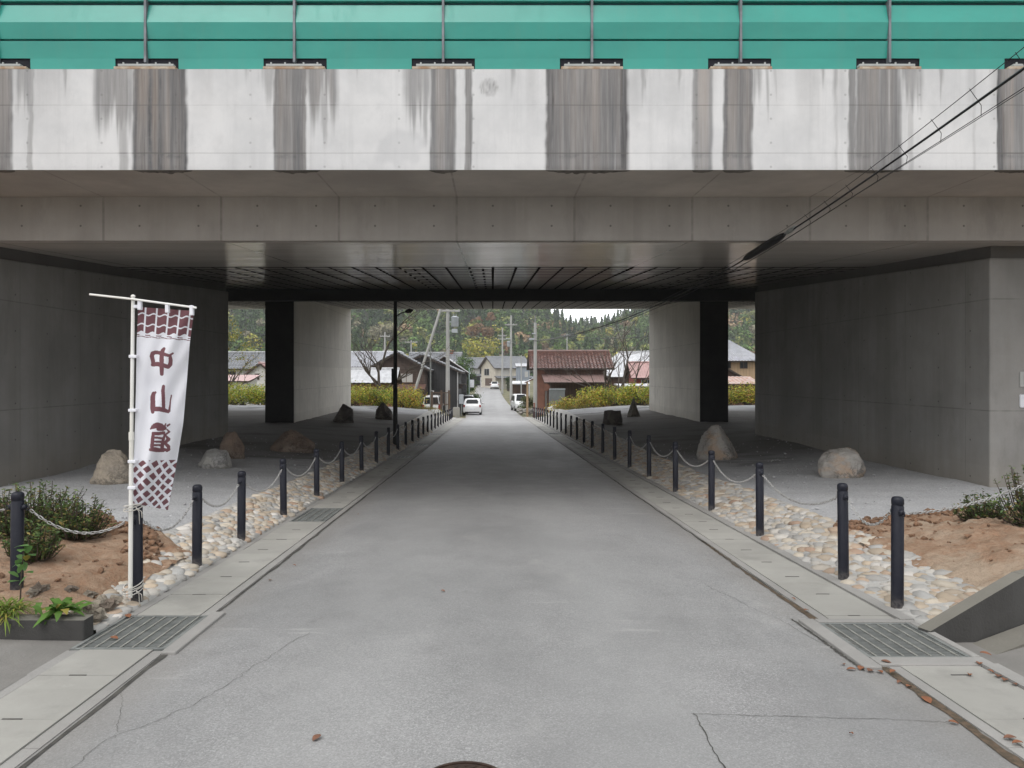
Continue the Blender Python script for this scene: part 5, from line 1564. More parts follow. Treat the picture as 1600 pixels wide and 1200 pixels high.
def slope(mb_, e0, e1, r0, r1, style, th=.09, relief=1.0):
    """one roof slope between the eave e0-e1 and the ridge r0-r1 with real tile or seam relief"""
    e0, e1, r0, r1 = map(Vector, (e0, e1, r0, r1))
    W_ = (e1 - e0).length; L_r = (r0 - e0).length
    nrm = (e1 - e0).cross(r0 - e0).normalized()
    if nrm.z < 0: nrm = -nrm
    if style == 'tile': nt_, per, amp, rows = max(2, int(W_ / .30)), 6, .06, max(2, int(L_r / .30))
    elif style == 'wave': nt_, per, amp, rows = max(2, int(W_ / .35)), 6, .04, 1
    else: nt_, per, amp, rows = max(2, int(W_ / .45)), 6, .03, 1
    nu = nt_ * per + 1
    grid = []
    for r_ in range(rows):
        for edge in (0, 1):
            v = (r_ + edge) / rows
            lift = (.06 if style == 'tile' else 0) * (1 - edge)
            row = []
            for i in range(nu):
                u = i / (nu - 1); ph = (i % per) / per
                hgt = amp * (.5 + .5 * math.cos(2 * math.pi * ph)) if style in ('tile', 'wave') else (amp if i % per == 0 else 0)
                p = e0.lerp(e1, u).lerp(r0.lerp(r1, u), v) + nrm * (hgt + lift)
                row.append(p)
            grid.append(row)
    vs = [p for row in grid for p in row]
    fs = [(a * nu + i, a * nu + i + 1, (a + 1) * nu + i + 1, (a + 1) * nu + i) for a in range(len(grid) - 1) for i in range(nu - 1)]
    mb_.add(vs, fs, 0)
    d = nrm * -th; k = nrm * -.001
    P_ = [e0 + k, e1 + k, r1 + k, r0 + k]; Q_ = [p + d for p in P_]
    mb_.add(P_ + Q_, [(0, 1, 2, 3), (7, 6, 5, 4), (0, 4, 5, 1), (1, 5, 6, 2), (2, 6, 7, 3), (3, 7, 4, 0)], 1)

def house(name, label, loc, w_, d_, hw, hr, axis, mw, mr, rz=0, over=.45, style='tile', wins=(), hip=False, trim=None, cat='house', group=None, extra=None, gable_mat=None):
    t = thing(name, label, cat, loc, rz, group)
    trim = trim or M_trim
    mb_ = MB()
    hx, hy = w_ / 2, d_ / 2
    if hip: mb_.bbox(-hx, hx, -hy, hy, -.5, hw)
    elif axis == 'x': mb_.prism([(-hy, -.5), (hy, -.5), (hy, hw), (0, hw + hr * .97), (-hy, hw)], 'x', -hx, hx)
    elif axis == 'y': mb_.prism([(-hx, -.5), (hx, -.5), (hx, hw), (0, hw + hr * .97), (-hx, hw)], 'y', -hy, hy)
    elif axis == 'shed': mb_.prism([(-hy, -.5), (hy, -.5), (hy, hw + hr), (-hy, hw)], 'x', -hx, hx)
    mb_.build('wall', mw, t)
    r_ = MB(); o_ = over; g = .02
    cap_ends = None
    if hip:
        k = hr / hy; ez = hw - o_ * k + g; tz = hw + hr + g; rx_ = max(.02, hx - hy)
        A, B, C, D_ = (-hx - o_, -hy - o_, ez), (hx + o_, -hy - o_, ez), (hx + o_, hy + o_, ez), (-hx - o_, hy + o_, ez)
        R0, R1 = (-rx_, 0, tz), (rx_, 0, tz)
        slope(r_, A, B, R0, R1, style); slope(r_, C, D_, R1, R0, style); slope(r_, B, C, R1, R1, style); slope(r_, D_, A, R0, R0, style)
        cap_ends = (R0, R1)
    elif axis == 'x':
        k = hr / hy; ez = hw - o_ * k + g; tz = hw + hr + g
        slope(r_, (-hx - o_, -hy - o_, ez), (hx + o_, -hy - o_, ez), (-hx - o_, 0, tz), (hx + o_, 0, tz), style)
        slope(r_, (hx + o_, hy + o_, ez), (-hx - o_, hy + o_, ez), (hx + o_, 0, tz), (-hx - o_, 0, tz), style)
        cap_ends = ((-hx - o_, 0, tz), (hx + o_, 0, tz))
    elif axis == 'y':
        k = hr / hx; ez = hw - o_ * k + g; tz = hw + hr + g
        slope(r_, (-hx - o_, hy + o_, ez), (-hx - o_, -hy - o_, ez), (0, hy + o_, tz), (0, -hy - o_, tz), style)
        slope(r_, (hx + o_, -hy - o_, ez), (hx + o_, hy + o_, ez), (0, -hy - o_, tz), (0, hy + o_, tz), style)
        cap_ends = ((0, -hy - o_, tz), (0, hy + o_, tz))
    else:
        k = hr / d_
        slope(r_, (-hx - o_, -hy - o_, hw - o_ * k + g), (hx + o_, -hy - o_, hw - o_ * k + g), (-hx - o_, hy + o_ * .3, hw + hr + o_ * .3 * k + g), (hx + o_, hy + o_ * .3, hw + hr + o_ * .3 * k + g), style)
    ro = r_.build('roof', [mr, trim], t)
    if cap_ends:
        a, b = map(Vector, cap_ends)
        if (b - a).length > .2:
            m_ = MB(); m_.tube([a + Vector((0, 0, .06)), b + Vector((0, 0, .06))], .13 if style == 'tile' else .08, 8)
            m_.build('ridge_cap', mr, ro)
    for wi in wins:
        f, cx_, cz_, ww, hh = wi[:5]; fm = wi[5] if len(wi) > 5 else M_wframe
        m_ = MB(); b = .05
        def put(m2, x0, x1, z0, z1, dep):
            if f == 'f': m2.bbox(x0, x1, -hy - dep, -hy - .001, z0, z1)
            elif f == 'l': m2.bbox(-hx - dep, -hx - .001, x0, x1, z0, z1)
            else: m2.bbox(hx + .001, hx + dep, x0, x1, z0, z1)
        put(m_, cx_ - ww / 2, cx_ + ww / 2, cz_ - hh / 2, cz_ - hh / 2 + b, .06); put(m_, cx_ - ww / 2, cx_ + ww / 2, cz_ + hh / 2 - b, cz_ + hh / 2, .06)
        put(m_, cx_ - ww / 2, cx_ - ww / 2 + b, cz_ - hh / 2 + b, cz_ + hh / 2 - b, .058); put(m_, cx_ + ww / 2 - b, cx_ + ww / 2, cz_ - hh / 2 + b, cz_ + hh / 2 - b, .058)
        put(m_, cx_ - b / 2, cx_ + b / 2, cz_ - hh / 2 + b, cz_ + hh / 2 - b, .05)
        wo_ = m_.build('window', fm, t)
        p_ = MB(); put(p_, cx_ - ww / 2 + b * .5, cx_ + ww / 2 - b * .5, cz_ - hh / 2 + b * .5, cz_ + hh / 2 - b * .5, .02)
        p_.build('pane', M_glass if len(wi) < 7 else wi[6], wo_)
    return t
def gy_(y): return float(zr(y))
M_curtain = M('curtained_pane', (0.50, 0.49, 0.46), (0.42, 0.41, 0.39), 3, .5)

# --- banner side of the lane
hA = house('wooden_house', 'brown timber house with its dark gable facing the viaduct, behind the bare tree', (-8.3, 65.6, gy_(64)), 4.7, 3.2, 4.18, 1.30, 'y', W_brown, T_grey, over=.5,
      wins=[('f', .78, 3.30, 1.2, .85, M_wframe, M_curtain), ('f', -.9, 2.9, .9, .8)])
m = MB(); m.bbox(-2.2, 2.2, -1.66, -1.602, 1.0, 2.6); m.build('lower_wall', M('beige_lower_wall', (0.27, 0.25, 0.22), (0.2, 0.18, 0.16), 2, .9), hA)
m = MB(); slope(m, (-.3, -2.7, 2.35), (2.5, -2.7, 2.35), (-.3, -1.62, 2.75), (2.5, -1.62, 2.75), 'seam', .06); m.build('lean_to_roof', [T_brown, M_trim], hA)
m = MB(); m.tube([(.12, -1.72, 0), (.12, -1.72, 3.5)], .05, 8); m.build('drainpipe', M_trim, hA)
m = MB(); m.bbox(-2.3, 2.3, -1.64, -1.602, 4.05, 4.2); m.build('gable_beam', M_trim, hA)
hB = house('dark_workshop', 'dark grey metal-walled workshop with a low gable, beside the utility pole and white hatchback', (-6.42, 71.9, gy_(68)), 6.3, 9.0, 4.05, 1.42, 'y', W_dark, T_grey, over=.38, style='tile')
m = MB(); m.tube([(3.2, -4.58, -.2), (3.2, -4.58, 4.0)], .05, 8); m.build('drainpipe', M_trim_w, hB)
m = MB(); m.bbox(3.152, 3.9, -3.4, -1.6, 2.75, 2.83); m.bbox(3.152, 3.6, -3.2, -3.12, 2.4, 2.75); m.build('side_canopy', M_trim, hB)
house('grey_roofed_house', 'broad house with a long grey tiled roof and small red ridge vent beyond the workshop', (-7.2, 93, gy_(92)), 5.8, 6, 4.7, 1.9, 'x', W_white, T_grey)
m = MB(); m.bbox(-.45, .45, -.3, .3, 6.55, 6.75); m.bbox(-.55, .55, -.4, .4, 6.95, 7.03)
for sx in (-.42, .42): m.bbox(sx - .03, sx + .03, -.28, .28, 6.75, 6.95)
m.build('roof_vent', W_red, bpy.data.objects['grey_roofed_house']).location = (1.75, 0, -.02)
house('metal_roofed_house', 'low house with a bright white metal roof slope just behind the dark workshop', (-5.2, 82.5, gy_(82)), 4.6, 7, 4.3, 1.55, 'y', W_dark, T_white, style='seam', over=.4)
house('dark_walled_house', 'distant dark-walled house with a grey roof at the top of the lane', (-4.3, 167, gy_(165)), 5.0, 6, 4.05, 2.0, 'x', W_dark, T_grey, over=.6, wins=[('f', .4, 3.1, 2.0, 1.1, M_wframe_w, M_curtain)])
m = MB(); slope(m, (-3.1, -4.6, 2.0), (3.1, -4.6, 2.0), (-3.1, -3.02, 2.5), (3.1, -3.02, 2.5), 'tile'); m.build('pent_roof', [T_grey, M_trim], bpy.data.objects['dark_walled_house'])
house('gabled_house', 'distant cream and brown house turned at an angle at the bend of the lane', (2.6, 152, gy_(150)), 8.0, 6.2, 4.3, 2.0, 'x', W_cream, T_grey, rz=R(28), over=.6,
      wins=[('l', 0.6, 3.2, 2.2, 1.4, M_wframe_w), ('l', -.2, 1.2, 3.0, 1.5, M_wframe, M_wframe), ('f', -1.8, 3.3, 1.8, 1.2, M_wframe_w, M_curtain), ('f', 1.6, 3.3, 1.8, 1.2, M_wframe_w), ('f', 1.6, 1.2, 1.8, 1.2, M_wframe_w)])
m = MB(); slope(m, (-4.3, -4.6, 1.95), (4.3, -4.6, 1.95), (-4.3, -3.12, 2.4), (4.3, -3.12, 2.4), 'tile'); m.build('pent_roof', [T_grey, M_trim], bpy.data.objects['gabled_house'])
house('grey_roofed_house', 'pale grey-roofed house seen between the far pier and the bare tree', (-14.6, 88, gy_(88)), 6.4, 6, 5.0, 1.55, 'x', W_white, T_lilac, wins=[('f', -1, 3.6, 2, 1.2)])
house('storage_shed', 'long low shed with a glittering white rippled roof over a reddish wall', (-10.6, 59.2, gy_(57.5)), 5.4, 3.0, 2.95, .85, 'x', M('rust_red_wall', (0.26, 0.12, 0.08), (0.19, 0.09, 0.065), 2, .9), T_white, style='wave', over=.4, cat='shed')
house('village_house', 'white-walled house with a grey roof seen in the gap beside the banner-side piers', (-25.2, 77, gy_(76)), 6.2, 5, 4.65, 1.45, 'x', W_white, T_grey, wins=[('f', -1.6, 3.6, 1.6, 1.2), ('f', .1, 3.6, 1.4, 1.1, M_wframe_w, M_curtain), ('f', 1.7, 3.6, 1.2, 1.2)])
house('village_house', 'small white gable with a dark red barge board next to the grey-roofed white house', (-22.6, 73, gy_(72)), 2.4, 3, 3.9, .95, 'y', W_white, T_pink, over=.25, wins=[('f', -.3, 3.6, .45, .6)])
house('storage_shed', 'low shed with a pink metal roof behind the shrubs in the banner-side gap', (-23.0, 65, gy_(65)), 3.6, 2.4, 3.1, .45, 'shed', W_white, T_pink, style='seam', over=.3, cat='shed')

# --- cable side of the lane
hG = house('red_house', 'red mud-walled house with glossy red-brown roof tiles beside the lane', (6.85, 66.5, gy_(64.5)), 6.1, 5.0, 4.38, 1.25, 'x', W_red, T_red, over=.62)
m = MB(); slope(m, (-2.5, -4.3, 2.95), (2.85, -4.3, 2.95), (-2.62, -2.53, 3.62), (2.85, -2.53, 3.62), 'seam', .07); m.build('awning', [M('awning_metal', (0.25, 0.17, 0.155), (0.19, 0.13, 0.12), 2, .5), M_trim], hG)
m = MB(); m.bbox(-2.35, 3.03, -2.56, -2.502, .0, 4.36); m.build('shaded_front', W_wood, hG)  # dark wood sheet that also paints the shadow under the eaves
m = MB()
m.bbox(-2.0, -1.9, -4.1, -4.0, -.3, 3.0); m.build('awning_post', M_trim, hG)
m = MB(); m.bbox(2.6, 2.7, -4.1, -4.0, -.3, 3.0); m.build('awning_post', M_trim, hG)
m = MB(); m.tube([(-3.6, -3.08, 4.2), (-3.1, -2.6, 3.75), (-3.06, -2.54, .2)], .05, 8); m.build('drainpipe', M_trim_w, hG)
m = MB(); slope(m, (-4.0, -1.9, 2.9), (-4.0, -.2, 2.9), (-3.06, -1.9, 3.35), (-3.06, -.2, 3.35), 'wave', .05); pr_ = m.build('porch_roof', [T_white, W_red], hG)
m = MB(); m.bbox(-3.85, -3.73, -1.85, -1.73, -.2, 2.93); m.build('porch_post', W_tan, hG)
m = MB(); m.bbox(-3.85, -3.73, -.4, -.28, -.2, 2.93); m.build('porch_post', W_tan, hG)
m = MB(); m.bbox(-3.06, -3.055 + .0, -1.7, -.5, 0, 2.0); m.build('door', W_wood, hG)
for yy_, zz_ in ((-1.5, 3.9), (1.2, 3.9)):
    pass
house('barn', 'old timber barn with a sweeping white metal roof behind the red house', (17.0, 81, gy_(80)), 8.2, 7.5, 4.0, 2.4, 'y', W_wood, T_white, rz=R(36), over=.6, style='seam', cat='barn')
house('storage_shed', 'small shed with a pink metal roof in front of the old barn', (15.2, 71, gy_(71)), 3.6, 3.0, 3.75, 1.15, 'x', M('red_shed_wall', (0.3, 0.08, 0.06), (0.2, 0.06, 0.05), 2, .9), T_pink, style='seam', over=.4, cat='shed', wins=[('f', -.6, 2.9, 1.2, .8, M_wframe_w)])
house('garage', 'flat-roofed grey-green garage low behind the shrubs, next to the red house', (13.2, 61, gy_(60)), 5.4, 2.6, 2.55, .12, 'shed', W_green, T_lilac, style='flat', over=.25, trim=M_trim_w, cat='garage')
house('village_house', 'pale wooden house with a lilac-grey hipped roof in the cable-side gap', (24.6, 78, gy_(77)), 5.2, 4.6, 5.75, 1.75, 'x', W_tan, T_lilac, hip=True, over=.7, wins=[('f', -.5, 5.0, .8, 1.0), ('f', 1.2, 5.0, .8, 1.0)])
house('village_house', 'dark red-brown gabled house below the lilac-grey hipped roof', (19.6, 69, gy_(68)), 7.4, 4, 3.1, 2.15, 'y', W_wood, T_brown, over=.4, style='seam')
house('storage_shed', 'lean-to shed with a rusty red sheet roof behind the cable-side shrubs', (19.9, 61, gy_(60)), 3.0, 2.2, 2.75, .5, 'shed', W_wood, T_rust, style='wave', over=.3, cat='shed', wins=[('f', .2, 1.9, 1.2, .6, M_wframe_w)])
house('tool_shed', 'grey-blue corrugated shed near the green net box', (4.95, 122, gy_(121)), 2.1, 3, 4.9, .5, 'shed', W_blue, T_grey, style='seam', over=.15, cat='shed', wins=[('f', .55, 3.6, .5, .9, M_wframe_w, M_curtain)])
t = thing('carport', 'low carport with a pale sheet roof in front of the grey-blue shed', 'carport', (4.2, 112, gy_(112)))
m = MB(); slope(m, (-1.4, -1.5, 2.35), (1.4, -1.5, 2.35), (-1.4, 1.5, 2.75), (1.4, 1.5, 2.75), 'wave', .05); m.build('roof', [T_white, M_trim_w], t)
for a in (-1.3, 1.3):
    for b in (-1.4, 1.4):
        m = MB(); m.bbox(a - .05, a + .05, b - .05, b + .05, -.3, 2.3 + (b > 0) * .35); m.build('post', M_trim_w, t)
m = MB(); m.bbox(-1.3, 1.3, 1.42, 1.5, 0, 2.2); m.build('back_panel', W_wood, t)
t = thing('garden_shed', 'small white storage box shed at the far end of the lane', 'shed', (-1.85, 161, gy_(161)))
m = MB(); m.bbox(-.9, .9, -.6, .6, -.2, 1.75); m.build('body', M_trim_w, t)
m = MB(); m.bbox(-.97, .97, -.68, .65, 1.752, 1.85); m.build('roof', T_lilac, t)
m = MB(); m.bbox(-.8, -.02, -.625, -.602, .0, 1.65); m.build('door', M_trim_w, t)
m = MB(); m.bbox(.02, .8, -.625, -.602, .0, 1.65); m.build('door', M_trim_w, t)

# ================================================================== utility poles and posts
M_pole = concrete('pole_concrete', (0.40, 0.40, 0.39), .85, .4)
M_insul = M('porcelain', (0.6, 0.6, 0.6), None, 4, .3)
M_trans = M('transformer_grey', (0.42, 0.45, 0.48), (0.34, 0.37, 0.40), 3, .5)
M_yellow = M('yellow_guard', (0.62, 0.36, 0.03), (0.45, 0.27, 0.03), 6, .6)
def upole(label, x, y, ztop, r0, arms=(), tr=None, guard=False, zb=None, boxes=()):
    zb = gy_(y) if zb is None else zb
    t = thing('utility_pole', label, 'utility pole', (x, y, zb), 0, 'utility poles')
    H = ztop - zb
    m = MB(); m.tube([(0, 0, -.5), (0, 0, H)], [r0 * 1.15, r0 * .8], 12); m.build('pole', M_pole, t, auto=40)
    for (za, ln, off) in arms:
        m = MB(); z_ = za - zb
        m.box((off, -r0 * .8, z_), (ln, .12, .13))
        for k in (-.46, -.2, .2, .46): m.tube([(off + k * ln, -r0 * .8, z_ + .045), (off + k * ln, -r0 * .8, z_ + .2)], [.045, .03], 6)
        m.build('crossarm', M_pole, t)
    if tr:
        for (dx, zt, rr_, hh) in tr:
            m = MB(); z_ = zt - zb
            m.lathe([(rr_ * .9, -hh / 2), (rr_, -hh / 2 + .04), (rr_, hh / 2 - .08), (rr_ * 1.05, hh / 2 - .06), (rr_ * 1.05, hh / 2), (rr_ * .4, hh / 2 + .08)], (dx, -.02, z_), 14)
            for q in (-.1, .1): m.tube([(dx + q, -.02, z_ + hh / 2), (dx + q, -.02, z_ + hh / 2 + .22)], [.035, .02], 6)
            m.box((dx / 2, 0, z_), (abs(dx), .06, .08))
            m.build('transformer', M_trans, t, auto=40)
    for (dx, zt, sx, sz) in boxes:
        m = MB(); m.box((dx, -.12, zt - zb), (sx, .2, sz)); m.box((dx / 2, 0, zt - zb), (abs(dx) + .02, .05, .05)); m.build('cable_box', M_trans, t, bevel=.02)
    if guard:
        m = MB(); m.tube([(.13, -.18, .2), (.13, -.18, 1.75)], .055, 8); m.build('guy_guard', M_yellow, t)
    return t
upole('stout utility pole with a grey transformer and yellow guard, by the dark workshop', -3.55, 58, 7.4, .16, [(6.68, 1.5, .2)], [(.56, 5.82, .29, .75)], True, gz1(-3.55, 58), [(.55, 5.1, .45, .3)])
t = thing('brace_pole', 'slanted grey brace pole leaning across in front of the dark workshop', 'utility pole', (-6.74, 56.5, -1.7))
m = MB(); m.tube([(0, 0, -.3), (2.85, .4, 8.9)], [.115, .095], 10); m.build('pole', M_pole, t, auto=40)
t = thing('service_pole', 'thin dark service pole with a small lamp, in front of the dark workshop', 'pole', (-4.86, 57.5, gz1(-4.86, 57.5)))
m = MB(); m.tube([(0, 0, -.3), (0, 0, 5.9)], [.06, .05], 8); m.build('pole', M_galv, t, auto=40)
m = MB(); m.tube([(0, 0, 1.9), (.12, -.05, 2.0), (.2, -.1, 1.95)], .015, 6); m.ico((.22, -.1, 1.93), .06, 2); m.build('lamp', M_insul, t)
upole('tall utility pole with a double crossarm and transformer, right of the far lane', 2.6, 105, 10.1, .17, [(8.75, 1.75, 0)], [(-.35, 6.0, .22, .7)], False, None, [(-.35, 6.75, .7, .12)])
upole('slender farther utility pole with two short crossarms beside the far lane', 1.7, 130, 9.9, .16, [(8.5, 1.45, 0), (7.9, 1.45, 0)])
pR = upole('grey utility pole where the black cables end, at the corner of the red house', 3.46, 60, 5.9, .15, [], None, False, None, [(-.3, 4.55, .45, .14), (-.12, 5.0, .3, .1)])
m = MB(); m.tube([(0, 0, 7.5), (0, 0, 8.25)], .05, 6); m.box((-.1, 0, 7.65), (.5, .06, .06)); m.build('top_bracket', M_galv, pR)
upole('thin far pole beside the grey-blue shed', 3.55, 92, 4.1, .07)
upole('small distant pole rising behind the bare tree by the white roofs', -15.1, 103, 7.6, .13, [(7.0, 1.4, 0), (5.0, 1.2, .3)])
upole('short distant pole with a crossarm above the brown timber gable', -12.2, 110, 6.8, .12, [(6.5, 1.9, 0)])
upole('distant pole above the roof of the red house', 11.9, 118, 8.2, .11, [(7.9, 1.0, 0)])
def wire(pts, label, r_=.02):
    m = MB(); P_ = []
    for a, b, sag in pts:
        a, b = Vector(a), Vector(b)
        Q_ = [a.lerp(b, k / 12) - Vector((0, 0, 4 * sag * (k / 12) * (1 - k / 12))) for k in range(13)]
        m.tube(Q_, r_, 5)
    o_ = m.build('overhead_wire', M_cable); tag(o_, label, 'wire')
wire([((-3.55, 58, 6.7), (1.7, 130, 8.5), 1.5)], 'overhead wire from the transformer pole to the slender farther pole')
wire([((-3.3, 58, 5.2), (2.6, 105, 6.3), 1.1)], 'sagging wire from the transformer pole across the lane to the tall double-arm pole')
wire([((3.46, 60, 5.2), (2.6, 105, 6.5), .8)], 'wire from the corner pole of the red house to the tall double-arm pole')
wire([((-3.6, 58, 4.9), (-9.0, 68, 3.2), .5)], 'service wire from the transformer pole to the brown timber house')
wire([((3.5, 60, 5.45), (9.5, 30, 3.7), .7), ], 'upper black wire running from the red house corner pole toward the far pier', .014)

# sign post, fence and small street things
t = thing('sign_post', 'thin pale green post with a small white sign by the round pine', 'sign', (-2.5, 78, gy_(78)))
m = MB(); m.tube([(0, 0, -.2), (0, 0, 4.6)], .05, 8); m.build('post', M('pale_green_paint', (0.34, 0.46, 0.42), None, 4, .5), t)
m = MB(); m.bbox(.08, .52, -.02, 0, 2.55, 3.35); m.bbox(0, .08, -.015, -.005, 3.2, 3.25); m.build('panel', M_plate_w, t)
t = thing('wooden_fence', 'dark brown slatted fence closing the bollard row in front of the white van', 'fence', (-4.0, 57, gz1(-4, 57)))
zf = gz1(-4, 57)
fz = .33 - zf
for x_ in (-.72, -.0, .6):
    m = MB(); m.bbox(x_ - .07, x_ + .07, -.07, .07, -.3, fz + (.12 if x_ > -.5 else 0)); m.build('post', M_wframe, t)
for z_ in (fz - .1, fz - 1.0):
    m = MB()
    m.bbox(-.65, -.07, -.03, .03, z_, z_ + .07); m.bbox(.07, .53, -.03, .03, z_, z_ + .07); m.build('rail', M_wframe, t)
m = MB()
for k in range(9):
    x_ = -.62 + k * .145
    if abs(x_) > .1 : m.bbox(x_ - .02, x_ + .02, .032, .05, fz - 1.1, fz - .05)
m.build('slats', M_wframe, t)
t = thing('traffic_sign', 'round brown back of a traffic sign on a thin post before the red house', 'sign', (4.12, 57, gz1(4.12, 57)))
zz_ = .69 - gz1(4.12, 57)
m = MB(); m.tube([(0, 0, -.3), (0, 0, zz_ + .3)], .03, 8); m.build('post', M_galv, t)
m = MB(); m.tube([(0, -.035, zz_), (0, -.05, zz_)], .29, 24); m.build('disc', M('sign_back', (0.17, 0.075, 0.05), None, 5, .6), t)
t = thing('storage_cabinet', 'grey steel cabinet standing before the red house awning', 'cabinet', (5.25, 60.3, gy_(60)))
m = MB(); m.bbox(-.62, .62, -.4, .4, .35, 2.25); m.build('body', M('grey_cabinet', (0.16, 0.175, 0.18), (0.13, 0.14, 0.145), 3, .6), t)
m = MB(); m.bbox(-.66, .66, -.45, .45, 2.252, 2.3); m.build('top', M_trans, t)
m = MB(); m.bbox(-.58, -.5, -.38, .38, -.1, .35); m.bbox(.5, .58, -.38, .38, -.1, .35); m.build('legs', M_galv, t)
t = thing('garbage_cage', 'green netted garbage collection box at the roadside', 'garbage box', (3.35, 100, gy_(100)))
m = MB(); m.bbox(-.5, .5, -.4, .4, .1, 1.15); m.build('body', M('green_net', (0.10, 0.36, 0.24), (0.08, 0.28, 0.19), 12, .7), t)
m = MB(); m.prism([(-.45, 1.152), (.45, 1.152), (.45, 1.28), (-.45, 1.2)], 'x', -.53, .53); m.build('lid', M('green_lid', (0.12, 0.40, 0.27), None, 5, .6), t)
t = thing('tarp_heap', 'heap covered with white plastic sheeting at the foot of the shrubs', 'tarp', (4.6, 52.5, gz1(4.6, 52.5)))
m = MB(); m.ico((0, 0, .1), .55, 3, .5, (1.1, .6, .75), seed=4); m.build('sheet', M_plate_w, t, smooth=True)
mb = MB(); mb.bbox(-.28, .28, -.25, .25, -.4, .75); mb.bbox(-.24, .24, -.2, .2, .752, .8)
o = mb.build('concrete_block', M_slab, bevel=.02); o.location = (-3.0, 60.5, gy_(60.5)); tag(o, 'low concrete block beside the foot of the dark workshop', 'block')
t = thing('meter_box', 'pale electric box on a stand at the corner of the dark workshop', 'box', (-2.83, 66.2, gy_(66)))
m = MB(); m.bbox(-.2, .2, -.12, .12, 1.0, 1.85); m.build('body', M_trans, t, bevel=.02)
m = MB(); m.bbox(-.05, .05, -.05, .05, -.2, 1.0); m.build('stand', M_galv, t)
t = thing('red_post', 'short red post at the end of the cable-side bollards', 'post', (3.3, 58.6, gy_(58.6)))
m = MB(); m.bbox(-.06, .06, -.06, .06, -.2, 1.1); m.build('post', W_red, t)
m = MB(); m.ico((0, 0, 1.13), .09, 2, 0, (1, 1, .6)); m.build('cap', W_red, t)
mb = MB()
for k in range(14): mb.ico((random.uniform(-.75, .75), random.uniform(-.35, .35), random.uniform(.05, .42)), random.uniform(.16, .3), 2, .8, (1.2, 1, .8), seed=k * 2.2)
o = mb.build('stone_wall', RM_grey, auto=35); o.location = (3.25, 70.5, gy_(70.5)); tag(o, 'rough low stone wall under the round clipped bush', 'wall')

